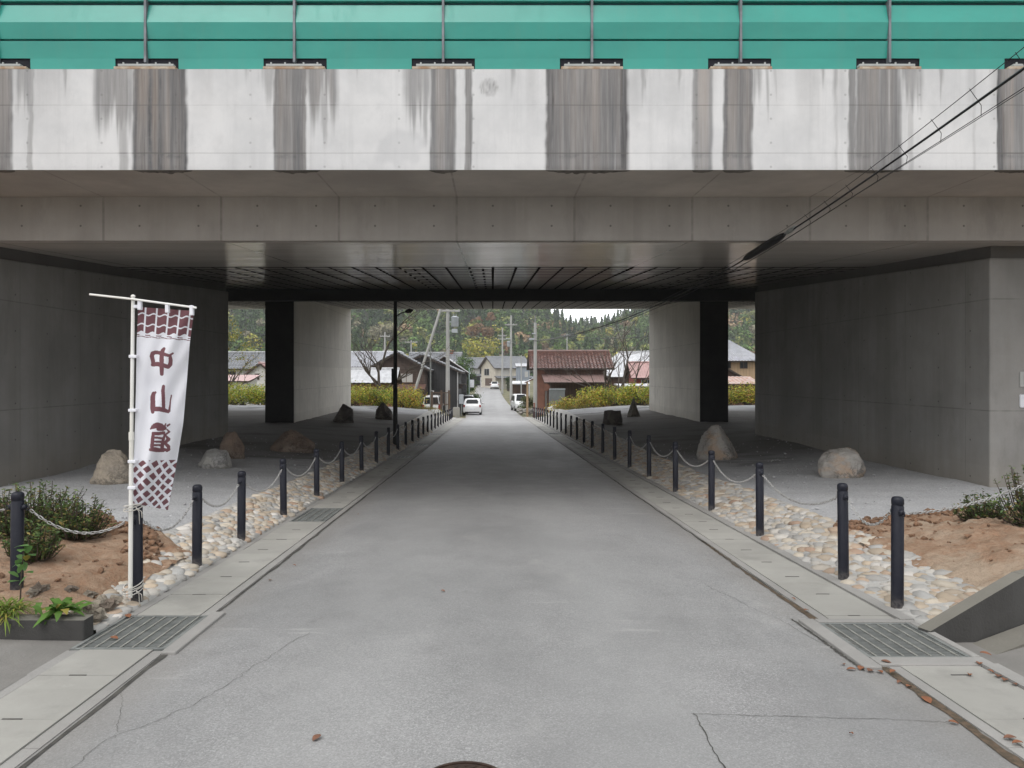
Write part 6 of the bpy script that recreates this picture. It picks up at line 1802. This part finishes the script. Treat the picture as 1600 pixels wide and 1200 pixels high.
# ================================================================== vehicles
def car(name, label, loc, rz, L, Wd, Ht, paint, kind='hatch', lights=True, cat='car', front=False):
    t = thing(name, label, cat, loc, rz)
    hw = Wd / 2
    # stations along the length from the tail (y=0) to the nose: (y, bottom, belt, roof)
    if kind == 'hatch':
        S_ = [(0, .38, .80, .82), (.04, .26, .92, .95), (.12, .24, .98, 1.02), (.50, .22, .98, Ht - .06), (.95, .22, .98, Ht), (1.9, .22, .98, Ht - .01), (L * .72, .22, 1.0, 1.04), (L * .93, .24, .82, .84), (L, .34, .58, .60)]
    elif kind == 'sedan':
        S_ = [(0, .4, .85, .86), (.08, .26, .95, .97), (.75, .24, .97, 1.0), (1.3, .22, .96, Ht - .02), (2.4, .22, .96, Ht), (L * .74, .22, .95, .98), (L * .94, .24, .80, .82), (L, .34, .58, .6)]
    else:
        S_ = [(0, .38, 1.0, 1.02), (.04, .26, 1.05, 1.12), (.14, .24, 1.08, Ht - .08), (.4, .22, 1.08, Ht), (L * .66, .22, 1.05, Ht), (L * .86, .22, 1.02, 1.08), (L * .97, .24, .9, .92), (L, .36, .62, .64)]
    rows = []
    for (y, zb, be, ro) in S_:
        e = .90 if y in (0, L) else 1.0
        half = [(hw * .84 * e, zb), (hw * .97 * e, zb + .10), (hw * e, (zb + be) / 2), (hw * .985 * e, be - .04), (hw * .95 * e, be)]
        tt = 1 if ro - be > .2 else .3
        half += [(hw * (.95 - .13 * tt) * e, be + (ro - be) * .8), (hw * (.95 - .20 * tt) * e, be + (ro - be) * .95), (hw * (.95 - .38 * tt) * e, ro)]
        rows.append([(-x, y - L / 2, z) for x, z in half] + [(x, y - L / 2, z) for x, z in reversed(half)])
    n_ = len(rows[0])
    m = MB(); vs = [p for r_ in rows for p in r_]
    fs = [(a * n_ + i, a * n_ + i + 1, (a + 1) * n_ + i + 1, (a + 1) * n_ + i) for a in range(len(rows) - 1) for i in range(n_ - 1)]
    fs += [tuple(range(n_ - 1, -1, -1)), tuple((len(rows) - 1) * n_ + i for i in range(n_))]
    fs += [(a * n_ + n_ - 1, a * n_, (a + 1) * n_, (a + 1) * n_ + n_ - 1) for a in range(len(rows) - 1)]
    m.add(vs, fs); b = m.build('body', paint, t, auto=50)
    if kind == 'hatch':
        pane = [(-hw * .60, .185 - L / 2, 1.085), (hw * .60, .185 - L / 2, 1.085), (hw * .66, .30 - L / 2, 1.22), (hw * .52, .445 - L / 2, Ht - .125), (-hw * .52, .445 - L / 2, Ht - .125), (-hw * .66, .30 - L / 2, 1.22)]
        rear_y = .02
    elif kind == 'sedan':
        pane = [(-hw * .7, .78 - L / 2, 1.02), (hw * .7, .78 - L / 2, 1.02), (hw * .55, 1.24 - L / 2, Ht - .07), (-hw * .55, 1.24 - L / 2, Ht - .07)]; rear_y = .02
    else:
        pane = [(-hw * .8, .055 - L / 2, 1.15), (hw * .8, .055 - L / 2, 1.15), (hw * .72, .125 - L / 2, Ht - .16), (-hw * .72, .125 - L / 2, Ht - .16)]; rear_y = .02
    def panel(name_, pts, mat_, off):
        P_ = [Vector(p) for p in pts]; nn = (P_[1] - P_[0]).cross(P_[2] - P_[0]).normalized()
        c = sum(P_, Vector()) / len(P_)
        if nn.dot(c - Vector((0, 0, .7))) < 0: nn = -nn
        m2 = MB(); k = len(P_); m2.add([p + nn * off for p in P_] + [p - nn * .05 for p in P_], [tuple(range(k)), tuple(range(2 * k - 1, k - 1, -1))] + [(i, (i + 1) % k, k + (i + 1) % k, k + i) for i in range(k)])
        return m2.build(name_, mat_, t)
    panel('rear_window', pane, M_glass, .055)
    yf0, yf1 = (S_[-3][0] - .05, S_[-4][0]) if kind != 'van' else (L * .86 - .04, L * .66 + .05)
    panel('windscreen', [(-hw * .78, yf0 - L / 2, S_[-3][2] + .06), (hw * .78, yf0 - L / 2, S_[-3][2] + .06), (hw * .56, yf1 - L / 2 + .08, Ht - .05), (-hw * .56, yf1 - L / 2 + .08, Ht - .05)], M_glass, .05)
    for s in (-1, 1):
        x0_, x1_ = s * hw * .948, s * hw * .83
        ya, yb = (.55, L * .68) if kind == 'hatch' else ((1.2, L * .70) if kind == 'sedan' else (.3, L * .74))
        P_ = [(x0_, ya - L / 2, 1.04), (x0_, yb - L / 2, 1.04), (x1_, yb - .5 - L / 2, Ht - .17), (x1_, ya + .1 - L / 2, Ht - .17)]
        panel('side_window', P_, M_glass, .022)
        # tail and head lamps
        if kind == 'van': lt = (s * hw * .90, -L / 2 + .0, .88, .16, .42)
        else: lt = (s * hw * .86, -L / 2 + .05, .86, .17, .23)
        m2 = MB(); m2.box((lt[0], lt[1], lt[2]), (lt[3], .12, lt[4])); m2.build('tail_light', M_tail, t, bevel=.03)
        m2 = MB(); m2.box((s * hw * .76, L / 2 - .12, .70), (.34, .2, .16)); m2.build('headlight', M_lamp, t, bevel=.04)
        m2 = MB(); m2.box((s * (hw + .09), L * .62 - L / 2, 1.02), (.18, .1, .13)); m2.build('mirror', paint, t, bevel=.03)
        for yw in (.17 * L, .82 * L):
            m2 = MB(); m2.tube([(s * (hw - .20), yw - L / 2, .29), (s * (hw + .005), yw - L / 2, .29)], .29, 20); wt = m2.build('wheel', M_tyre, t, auto=40)
            m2 = MB(); m2.tube([(s * (hw - .02), yw - L / 2, .29), (s * (hw + .012), yw - L / 2, .29)], .18, 16); m2.build('rim', M_rim, wt, auto=40)
    m2 = MB(); m2.box((0, -L / 2 + .0, .62), (.36, .05, .17)); m2.build('number_plate', M_plate_w, t)
    m2 = MB(); m2.box((0, -L / 2 + .05, .31), (Wd * .8, .14, .1)); m2.build('rear_valance', M_tyre, t, bevel=.02)
    m2 = MB(); m2.box((0, L / 2 - .03, .42), (Wd * .7, .1, .16)); m2.build('grille', M_tyre, t, bevel=.02)
    return t
def paint(name, c, rough=.25):
    n = NT(name); n.b.inputs['Coat Weight'].default_value = .5; n.b.inputs['Coat Roughness'].default_value = .08
    return n.fin(n.mix(n.ramp(n.noise(3, 4), .4, .7), c, tuple(v * .92 for v in c)), rough, 0, .5)
M_tail = M('tail_lamp_red', (0.30, 0.04, 0.035), None, 5, .25)
M_lamp = M('head_lamp', (0.65, 0.67, 0.68), None, 5, .15)
M_tyre = M('tyre_black', (0.02, 0.02, 0.02), None, 5, .8)
M_rim = M('rim_grey', (0.38, 0.38, 0.38), None, 5, .35, metal=.7)
P_white, P_black, P_silver = paint('white_paint', (0.78, 0.79, 0.80)), paint('black_car_paint', (0.015, 0.016, 0.018)), paint('silver_paint', (0.40, 0.42, 0.44))
car('parked_car', 'small white hatchback seen from behind, parked by the dark workshop', (-1.87, 66.5 + 1.85, gy_(68.3)), 0, 3.75, 1.68, 1.53, P_white, 'hatch')
car('parked_van', 'black van half hidden beside the white hatchback', (-2.62 - .02, 75.6, gy_(75.6)), 0, 4.2, 1.66, 1.80, P_black, 'van', cat='van')
car('parked_van', 'white van behind the dark slatted fence and the shrubs', (-5.15, 63.3, gy_(63) - .05), 0, 3.4, 1.48, 1.85, P_white, 'van', cat='van')
car('parked_van', 'white van nosing out from behind the round clipped bush', (2.95, 80.5, gy_(80.5)), math.pi + .12, 3.6, 1.55, 1.78, P_white, 'van', cat='van')
car('parked_car', 'distant white car on the climbing lane', (.35, 146, gy_(146)), 0, 4.0, 1.62, 1.45, P_white, 'sedan')
car('parked_car', 'distant silver-grey car parked in front of the angled cream house', (-.55, 158.5, gy_(158.5)), .5, 3.8, 1.6, 1.5, P_silver, 'hatch')

# ================================================================== trees in the village and along the park
def bare_tree(name, label, loc, stems, seed, depth=4, spread=.55, leaves=None, r0=.11, group=None, cat='tree'):
    rr_ = random.Random(seed)
    t = thing(name, label, cat, loc, 0, group)
    trunk, br = MB(), MB()
    tips = []
    def grow(p, d, L, r_, lev):
        pts, rad = [p.copy()], [r_]
        q = p.copy(); dd = d.copy()
        n_ = 5
        for i in range(n_):
            dd = (dd + Vector((rr_.gauss(0, .13), rr_.gauss(0, .13), rr_.gauss(.03, .08)))).normalized()
            q = q + dd * L / n_; pts.append(q.copy()); rad.append(r_ * (1 - .55 * (i + 1) / n_))
        (trunk if lev == 0 else br).tube(pts, rad, 7 if lev == 0 else (5 if lev < 3 else 4))
        if lev >= depth:
            tips.append((q.copy(), dd.copy())); return
        for k in range(rr_.choice((2, 3, 3)) if lev else rr_.choice((3, 4))):
            i = rr_.randint(2, n_)
            a = rr_.uniform(0, 6.283)
            side = Vector((math.cos(a), math.sin(a), rr_.uniform(-.1, .4)))
            nd = (dd * .75 + side * spread * rr_.uniform(.7, 1.3)).normalized()
            grow(pts[i], nd, L * rr_.uniform(.55, .82), rad[i] * .72, lev + 1)
    for (b, d, L, r_) in stems: grow(Vector(b), Vector(d).normalized(), L, r_, 0)
    trunk.build('trunk', M_bark, t, smooth=True); br.build('branches', M_bark, t, smooth=True)
    if leaves:
        P_, W_, per, size = leaves
        rng = np.random.default_rng(seed)
        tp = np.array([list(a) for a, _ in tips]); n_ = len(tp) * per
        C = np.repeat(tp, per, 0) + rng.normal(size=(n_, 3)) * np.array([.22, .22, .14])
        V, Fq = leaf_quads(C, rng.normal(size=(n_, 3)) + np.array([0, 0, 1.2]), size * rng.uniform(.6, 1.3, n_), .6, rng)
        np_mesh('leaves', V, Fq, M_leaf, t, cols=col_rep(pal(rng, P_, W_, n_)))
    return t
bare_tree('bare_tree', 'leafless tree with a crooked trunk in front of the brown timber gable', (-7.6, 49.5, gz1(-7.6, 49.5) - .2), [((0, 0, 0), (-.02, 0, 1), 3.0, .15), ((.05, 0, 1.0), (.75, -.1, .75), 3.4, .07), ((-.02, 0, 1.6), (-.75, 0, .75), 2.2, .08), ((0, 0, 2.6), (.3, 0, 1), 3.4, .085)], 6, 4, .5)
bare_tree('bare_tree', 'leafless multi-stemmed tree above the shrubs by the red house', (9.2, 53.5, gz1(9.2, 53.5) - .2), [((0, 0, 0), (-.42, 0, .9), 3.3, .14), ((.25, .1, 0), (.05, .1, 1), 4.2, .13), ((.4, 0, 0), (.42, 0, .9), 3.4, .10), ((-.5, 0, 1.3), (-.9, -.1, .3), 3.2, .06), ((.2, .3, .1), (-.1, .3, 1), 3.6, .07)], 14, 4, .5)
bare_tree('leafy_tree', 'thin tree with yellow-green autumn leaves in the banner-side gap', (-19.8, 54, gz1(-19.8, 54) - .2), [((0, 0, 0), (.05, 0, 1), 3.0, .13), ((0, 0, 2), (.4, .1, 1), 2.6, .08), ((0, 0, 2.2), (-.4, 0, 1), 2.4, .08)], 31, 3, .6, ([(.16, .20, .035), (.30, .24, .03), (.10, .15, .03), (.36, .26, .04)], [5, 4, 3, 2], 26, .13))
bare_tree('bare_tree', 'leafless branching tree in the cable-side gap', (19.0, 52, gz1(19, 52) - .2), [((0, 0, 0), (.15, 0, 1), 3.2, .12), ((0, 0, 1.8), (.7, 0, .8), 2.6, .08), ((0, 0, 2.4), (-.3, 0, 1), 2.2, .06)], 44, 3, .55)

def pine_garden():
    rng = np.random.default_rng(3)
    t = thing('garden_pine', 'round-topped green garden pine behind the black van', 'tree', (-3.15, 83, gy_(83)))
    m = MB(); m.tube([(0, 0, -.3), (.1, 0, 1.5), (-.1, 0, 3.0), (.05, 0, 5.0)], [.18, .15, .12, .05], 8)
    for k in range(10):
        a = k * 2.4; z = 1.4 + k * .38
        m.tube([(0, 0, z), (math.cos(a) * .8, math.sin(a) * .8, z + .25), (math.cos(a) * 1.25, math.sin(a) * 1.25, z + .2)], [.06, .04, .02], 5)
    m.build('trunk', M_bark, t)
    Cs, Ns = [], []
    for k in range(15):
        a = k * 2.4; z = 1.4 + k * .31; r_ = 1.15 * (1 - k / 24)
        c = np.array([math.cos(a) * r_, math.sin(a) * r_, z]); n_ = 260
        d = rng.normal(size=(n_, 3)) * np.array([.36, .36, .2])
        Cs.append(c + d); Ns.append(d + np.array([0, 0, .5]) + rng.normal(size=(n_, 3)) * .3)
    C = np.concatenate(Cs); N = np.concatenate(Ns)
    V, Fq = leaf_quads(C, N, .2 * rng.uniform(.6, 1.3, len(C)), .5, rng)
    np_mesh('crown', V, Fq, M_leaf, t, cols=col_rep(pal(rng, [(.06, .12, .03), (.10, .17, .035), (.035, .07, .02)], [4, 4, 3], len(C))))
pine_garden()
GRN = [(.05, .09, .025), (.08, .13, .03), (.03, .055, .018)]
shrub_mass('clipped_bush', 'tall dark hedge bush under the white sign post', None, (-2.75, 88, gy_(88)), .9, .9, 2.2, 1500, GRN, [4, 3, 3], .16, 71)
shrub_mass('clipped_bush', 'low light green roadside bush just before the dark hedge bush', None, (-2.75, 80.5, gy_(80.5)), .55, .8, 1.6, 1000, [(.12, .22, .04), (.08, .16, .03)], [1, 1], .14, 72)
shrub_mass('clipped_bush', 'low rounded bush beyond the dark hedge bush by the lane', None, (-2.4, 97, gy_(97)), .8, .9, 1.7, 900, GRN, [3, 3, 3], .17, 73)
shrub_mass('clipped_bush', 'round clipped yellow-green bush on the low stone wall', None, (3.35, 70.8, gy_(70.8) + .35), .62, .62, 1.75, 2200, [(.10, .12, .03), (.14, .15, .035), (.06, .08, .02)], [4, 3, 3], .11, 74, lobes=16)
shrub_mass('clipped_bush', 'small green bush at the nose of the white van', None, (2.75, 72.8, gy_(72.8)), .4, .4, 1.0, 600, [(.10, .17, .035), (.06, .11, .025)], [1, 1], .11, 75)
shrub_mass('clipped_bush', 'small dark tree by the angled cream house', None, (2.9, 139, gy_(139)), .9, .9, 3.6, 900, GRN, [3, 2, 4], .22, 76)

YG = [(.34, .38, .04), (.46, .42, .05), (.22, .31, .04), (.13, .21, .035), (.52, .37, .06), (.38, .21, .07)]
def row(items, label, group, seed):
    for i, (x, y, rx, h, wts) in enumerate(items):
        shrub_mass('autumn_shrub', label, group, (x, y, gz1(x, y) - .05), rx, rx * .85, h, int(1500 * rx / 1.2), YG, wts, .125, seed + i, lobes=14)
gW, oW, mW = [5, 4, 5, 4, 2, 1], [3, 4, 2, 2, 5, 5], [5, 5, 4, 3, 3, 2]
row([(-9.9, 44.3, 1.3, 1.35, gW), (-8.3, 44.0, 1.35, 1.3, mW), (-6.7, 43.8, 1.3, 1.35, gW), (-5.3, 44.6, 1.25, 1.45, oW), (-9.0, 46.2, 1.3, 1.5, mW), (-7.2, 46.3, 1.3, 1.4, gW), (-5.7, 46.8, 1.2, 1.5, mW), (-11.4, 45.2, 1.4, 1.4, gW)],
    'yellow-green autumn shrub in the mass below the bare crooked tree', 'shrubs on the banner side of the village end', 200)
row([(-15.5, 45.0, 1.4, 1.5, gW), (-13.6, 45.4, 1.3, 1.4, gW), (-17.4, 45.2, 1.4, 1.6, mW), (-14.6, 47.0, 1.3, 1.7, gW), (-16.6, 47.2, 1.3, 1.7, gW)], 'green shrub seen through the gap between the banner-side piers', 'shrubs in the banner-side gap', 230)
row([(5.1, 46.8, .9, .75, oW), (6.2, 46.2, 1.1, 1.25, oW), (7.6, 46.0, 1.3, 1.5, mW), (9.1, 45.6, 1.35, 1.45, gW), (10.5, 45.2, 1.3, 1.5, mW), (6.6, 48.6, 1.2, 1.65, mW), (8.2, 48.4, 1.3, 1.6, gW), (9.8, 48.0, 1.3, 1.6, oW), (11.4, 47.0, 1.3, 1.7, gW), (4.5, 49.5, .8, .8, oW)],
    'golden autumn shrub in the mass below the bare multi-stemmed tree', 'shrubs on the cable side of the village end', 260)
row([(14.2, 44.8, 1.2, 1.5, mW), (15.6, 45.0, 1.3, 1.4, oW), (16.8, 45.6, 1.3, 1.7, mW), (13.0, 45.6, 1.2, 1.4, mW)], 'olive autumn shrub seen through the gap between the cable-side piers', 'shrubs in the cable-side gap', 290)

# dry grass along the bank at the village end
rng = np.random.default_rng(5)
n_ = 5200
side = rng.random(n_) < .5
X_ = np.where(side, -rng.uniform(3.1, 5.2, n_), rng.uniform(3.45, 6.5, n_)); Y_ = rng.uniform(40.5, 60, n_)
keep = ~((Y_ < 43) & (np.abs(X_) > 3.6)); X_, Y_ = X_[keep], Y_[keep]
n_ = len(X_)
Z_ = gz(X_, Y_)
hgt = rng.uniform(.06, .22, n_); an = rng.uniform(0, 6.283, n_); lean = rng.normal(size=(n_, 2)) * .06
b0 = np.stack([X_ - .012 * np.cos(an), Y_ - .012 * np.sin(an), Z_ - .02], 1); b1 = np.stack([X_ + .012 * np.cos(an), Y_ + .012 * np.sin(an), Z_ - .02], 1)
tp = np.stack([X_ + lean[:, 0], Y_ + lean[:, 1], Z_ + hgt], 1)
V = np.stack([b0, b1, tp], 1).reshape(-1, 3)
c = pal(rng, [(.24, .19, .07), (.16, .17, .05), (.30, .22, .10), (.10, .13, .03)], [4, 4, 3, 3], n_)
o = np_mesh('dry_grass', V, np.arange(3 * n_).reshape(n_, 3), M_leaf, cols=np.repeat(np.concatenate([c, np.ones((n_, 1))], 1), 3, 0))
tag(o, 'dry yellowish grass on the banks at the village end of the bollard rows', 'grass', kind='stuff')

# ================================================================== wooded hills
def hillz(x, y):
    x = np.asarray(x, float); y = np.asarray(y, float)
    px_ = x / 380 * F + 770
    near = np.interp(px_, [-900, 200, 540, 760, 840, 880, 940, 980, 1040, 1150, 1250, 2500], [52, 50, 50, 49, 29, 19.5, 17.5, 24, 33, 46, 50, 52])
    z1 = near * sstep(205, 385, y) * (1 - .25 * sstep(420, 560, y))
    far = np.interp(x / 540 * F + 770, [-900, 700, 860, 930, 1000, 1060, 1200, 2500], [40, 40, 29, 32, 39, 44, 52, 55]) * sstep(410, 545, y)
    z = np.maximum(z1, far) + 2.2 * vnoise(x / 23, y / 23, 4) * sstep(215, 260, y)
    return zr(y) * 0 + np.interp(y, [200, 260, 400], [-.1, .5, 1]) + z - .6
hx_ = np.linspace(-330, 330, 110); hy_ = np.linspace(200, 640, 90)
HX, HY = np.meshgrid(hx_, hy_)
o = np_mesh('hills', np.stack([HX, HY, hillz(HX, HY)], -1).reshape(-1, 3), grid_faces(len(hx_), len(hy_)), M('forest_floor', (0.045, 0.05, 0.025), (0.03, 0.032, 0.018), .05, 1), smooth=True)
tag(o, 'steep wooded hillside behind the village', kind='structure')
KINDS_ = {'dark': [(0.042, 0.077, 0.027), (0.056, 0.100, 0.031), (0.030, 0.055, 0.022)], 'green': [(0.085, 0.155, 0.034), (0.113, 0.191, 0.044), (0.066, 0.109, 0.027)], 'olive': [(0.189, 0.218, 0.055), (0.151, 0.182, 0.046), (0.226, 0.237, 0.077)],
          'yellow': [(0.320, 0.308, 0.046), (0.246, 0.273, 0.046), (0.377, 0.328, 0.062)], 'brown': [(0.264, 0.173, 0.094), (0.208, 0.146, 0.086), (0.302, 0.218, 0.125)], 'orange': [(.19, .105, .05), (.16, .09, .045), (.22, .125, .06)], 'grey': [(0.246, 0.227, 0.149), (0.189, 0.182, 0.117)]}
def crown_pts(rng, kind, base_, r_, h_, n_):
    if kind == 'conifer':
        u = rng.random(n_) ** .7
        a = rng.uniform(0, 6.283, n_); rr_ = r_ * (1 - u) * rng.uniform(.55, 1.08, n_) * (0.85 + .25 * np.sin(u * 26))
        C = np.stack([rr_ * np.cos(a), rr_ * np.sin(a), h_ * (.12 + .9 * u)], 1)
        N = np.stack([np.cos(a), np.sin(a), np.full(n_, .7)], 1) + rng.normal(size=(n_, 3)) * .35
    else:
        lob = 9
        d = rng.normal(size=(lob, 3)); d /= np.linalg.norm(d, axis=1, keepdims=True); d[:, 2] = np.abs(d[:, 2]) * 1.0 - .15
        lc = d * np.array([r_ * .68, r_ * .68, h_ * .34]) + np.array([0, 0, h_ * .58])
        k = rng.integers(0, lob, n_); q = rng.normal(size=(n_, 3)); q /= np.linalg.norm(q, axis=1, keepdims=True)
        C = lc[k] + q * r_ * .46 * rng.uniform(.7, 1.1, (n_, 1)) * np.array([1, 1, .85])
        N = q + np.array([0, 0, .35]) + rng.normal(size=(n_, 3)) * .35
    return C + base_, N
def hill_forest():
    rng = np.random.default_rng(21)
    Vs, cs = [], []
    pts = []
    y = 212.0
    while y < 575:
        st = 5.2 if y < 400 else 7.5
        x = -190 - y * .05
        while x < 190 + y * .05:
            px_ = x / y * F + 770
            vis = (330 < px_ < 440) or (520 < px_ < 1040) or (1110 < px_ < 1200)
            if vis or rng.random() < .35:
                pts.append((x + rng.normal() * 1.6, y + rng.normal() * 1.6))
            x += st
        y += st * .95
    for (x, y) in pts:
        z = float(hillz(x, y))
        px_ = x / y * F + 770
        p_br = .10 + .35 * (px_ > 1080) + .10 * (px_ < 640) * (px_ > 500)
        up = (z > 24) and (px_ > 830)
        k = rng.random()
        cl = float(vnoise(x / 17, y / 17, 9))
        if up or k < .26 + .2 * (cl > .3): kind, pk = 'conifer', 'dark' if rng.random() < .7 else 'green'
        else:
            kind = 'round'
            pk = rng.choice(['green', 'dark', 'olive', 'yellow', 'brown', 'grey', 'orange'], p=np.array([.42, .18, .24, .05 * (2 if y < 250 else 1), p_br * .8, .08, .004]) / (.42 + .18 + .24 + .05 * (2 if y < 250 else 1) + p_br * .8 + .08 + .004))
        n_ = 170 if y < 330 else (130 if y < 420 else 90)
        r_, h_ = (rng.uniform(2.0, 2.9), rng.uniform(8, 12) if px_ > 820 else rng.uniform(9, 14)) if kind == 'conifer' else (rng.uniform(2.6, 4.4), rng.uniform(6.5, 10.5))
        C, N = crown_pts(rng, kind, np.array([x, y, z - .5]), r_, h_, n_)
        V, _ = leaf_quads(C, N, rng.uniform(.7, 1.5, n_) * (1.0 if y < 420 else 1.35), .75, rng)
        P_ = np.array(KINDS_[pk]); c = P_[rng.integers(0, len(P_), n_)] * rng.uniform(.75, 1.3, (n_, 1)) * rng.uniform(.8, 1.2)
        Vs.append(V); cs.append(col_rep(c))
    V = np.concatenate(Vs); c = np.concatenate(cs)
    o_ = np_mesh('forest', V, np.arange(len(V)).reshape(-1, 4), M_leaf_far, cols=c)
    tag(o_, 'dense mixed autumn forest covering the hillside', 'forest', kind='stuff')
    print('forest trees', len(pts), 'quads', len(V) // 4)
hill_forest()
def big_tree(label, px_, py_base, d, r_, h_, pk, seed, name='autumn_tree'):
    rng = np.random.default_rng(seed)
    x = (px_ - 770) * d / F
    z = float(hillz(x, d))
    ztop = CAMZ - (py_base - 585) * d / F
    t = thing(name, label, 'tree', (x, d, z))
    n_ = 900
    C, N = crown_pts(rng, 'round', np.array([0, 0, ztop - z]), r_, h_, n_)
    V, Fq = leaf_quads(C, N, rng.uniform(.45, 1.0, n_), .7, rng)
    P_ = np.array(KINDS_[pk])
    np_mesh('crown', V, Fq, M_leaf_far, t, cols=col_rep(P_[rng.integers(0, len(P_), n_)] * rng.uniform(.7, 1.3, (n_, 1))))
    m = MB(); m.tube([(0, 0, -.5), (0, 0, ztop - z + h_ * .6)], [.35, .15], 8); m.build('trunk', M_bark, t)
big_tree('big rust-orange tree standing out of the hill forest above the lane', 749, 534, 236, 4.3, 5.2, 'orange', 3)
big_tree('small bright orange tree higher up beside the big rust-orange one', 767, 510, 262, 1.7, 5.0, 'orange', 4)
big_tree('broad yellow-green tree at the foot of the hill above the grey roofs', 752, 566, 214, 6.0, 6.5, 'yellow', 5)
big_tree('grey-brown bare-looking tree left of the transformer pole on the hill', 600, 545, 230, 5.0, 8.0, 'grey', 6)

# ================================================================== the damp air between the viaduct and the hill
n = NT('haze_air')
n.t.nodes.remove(n.b)
pv = n.t.nodes.new('ShaderNodeVolumePrincipled')
pv.inputs['Color'].default_value = (0.93, 0.95, 0.97, 1); pv.inputs['Density'].default_value = 0.0005
n.t.links.new(pv.outputs[0], n.out.inputs['Volume'])
mb = MB(); mb.bbox(-400, 400, -45, 670, -6, 84)
o = mb.build('haze', n.m); tag(o, 'thin damp haze lying over the village and hill', 'haze', kind='stuff')
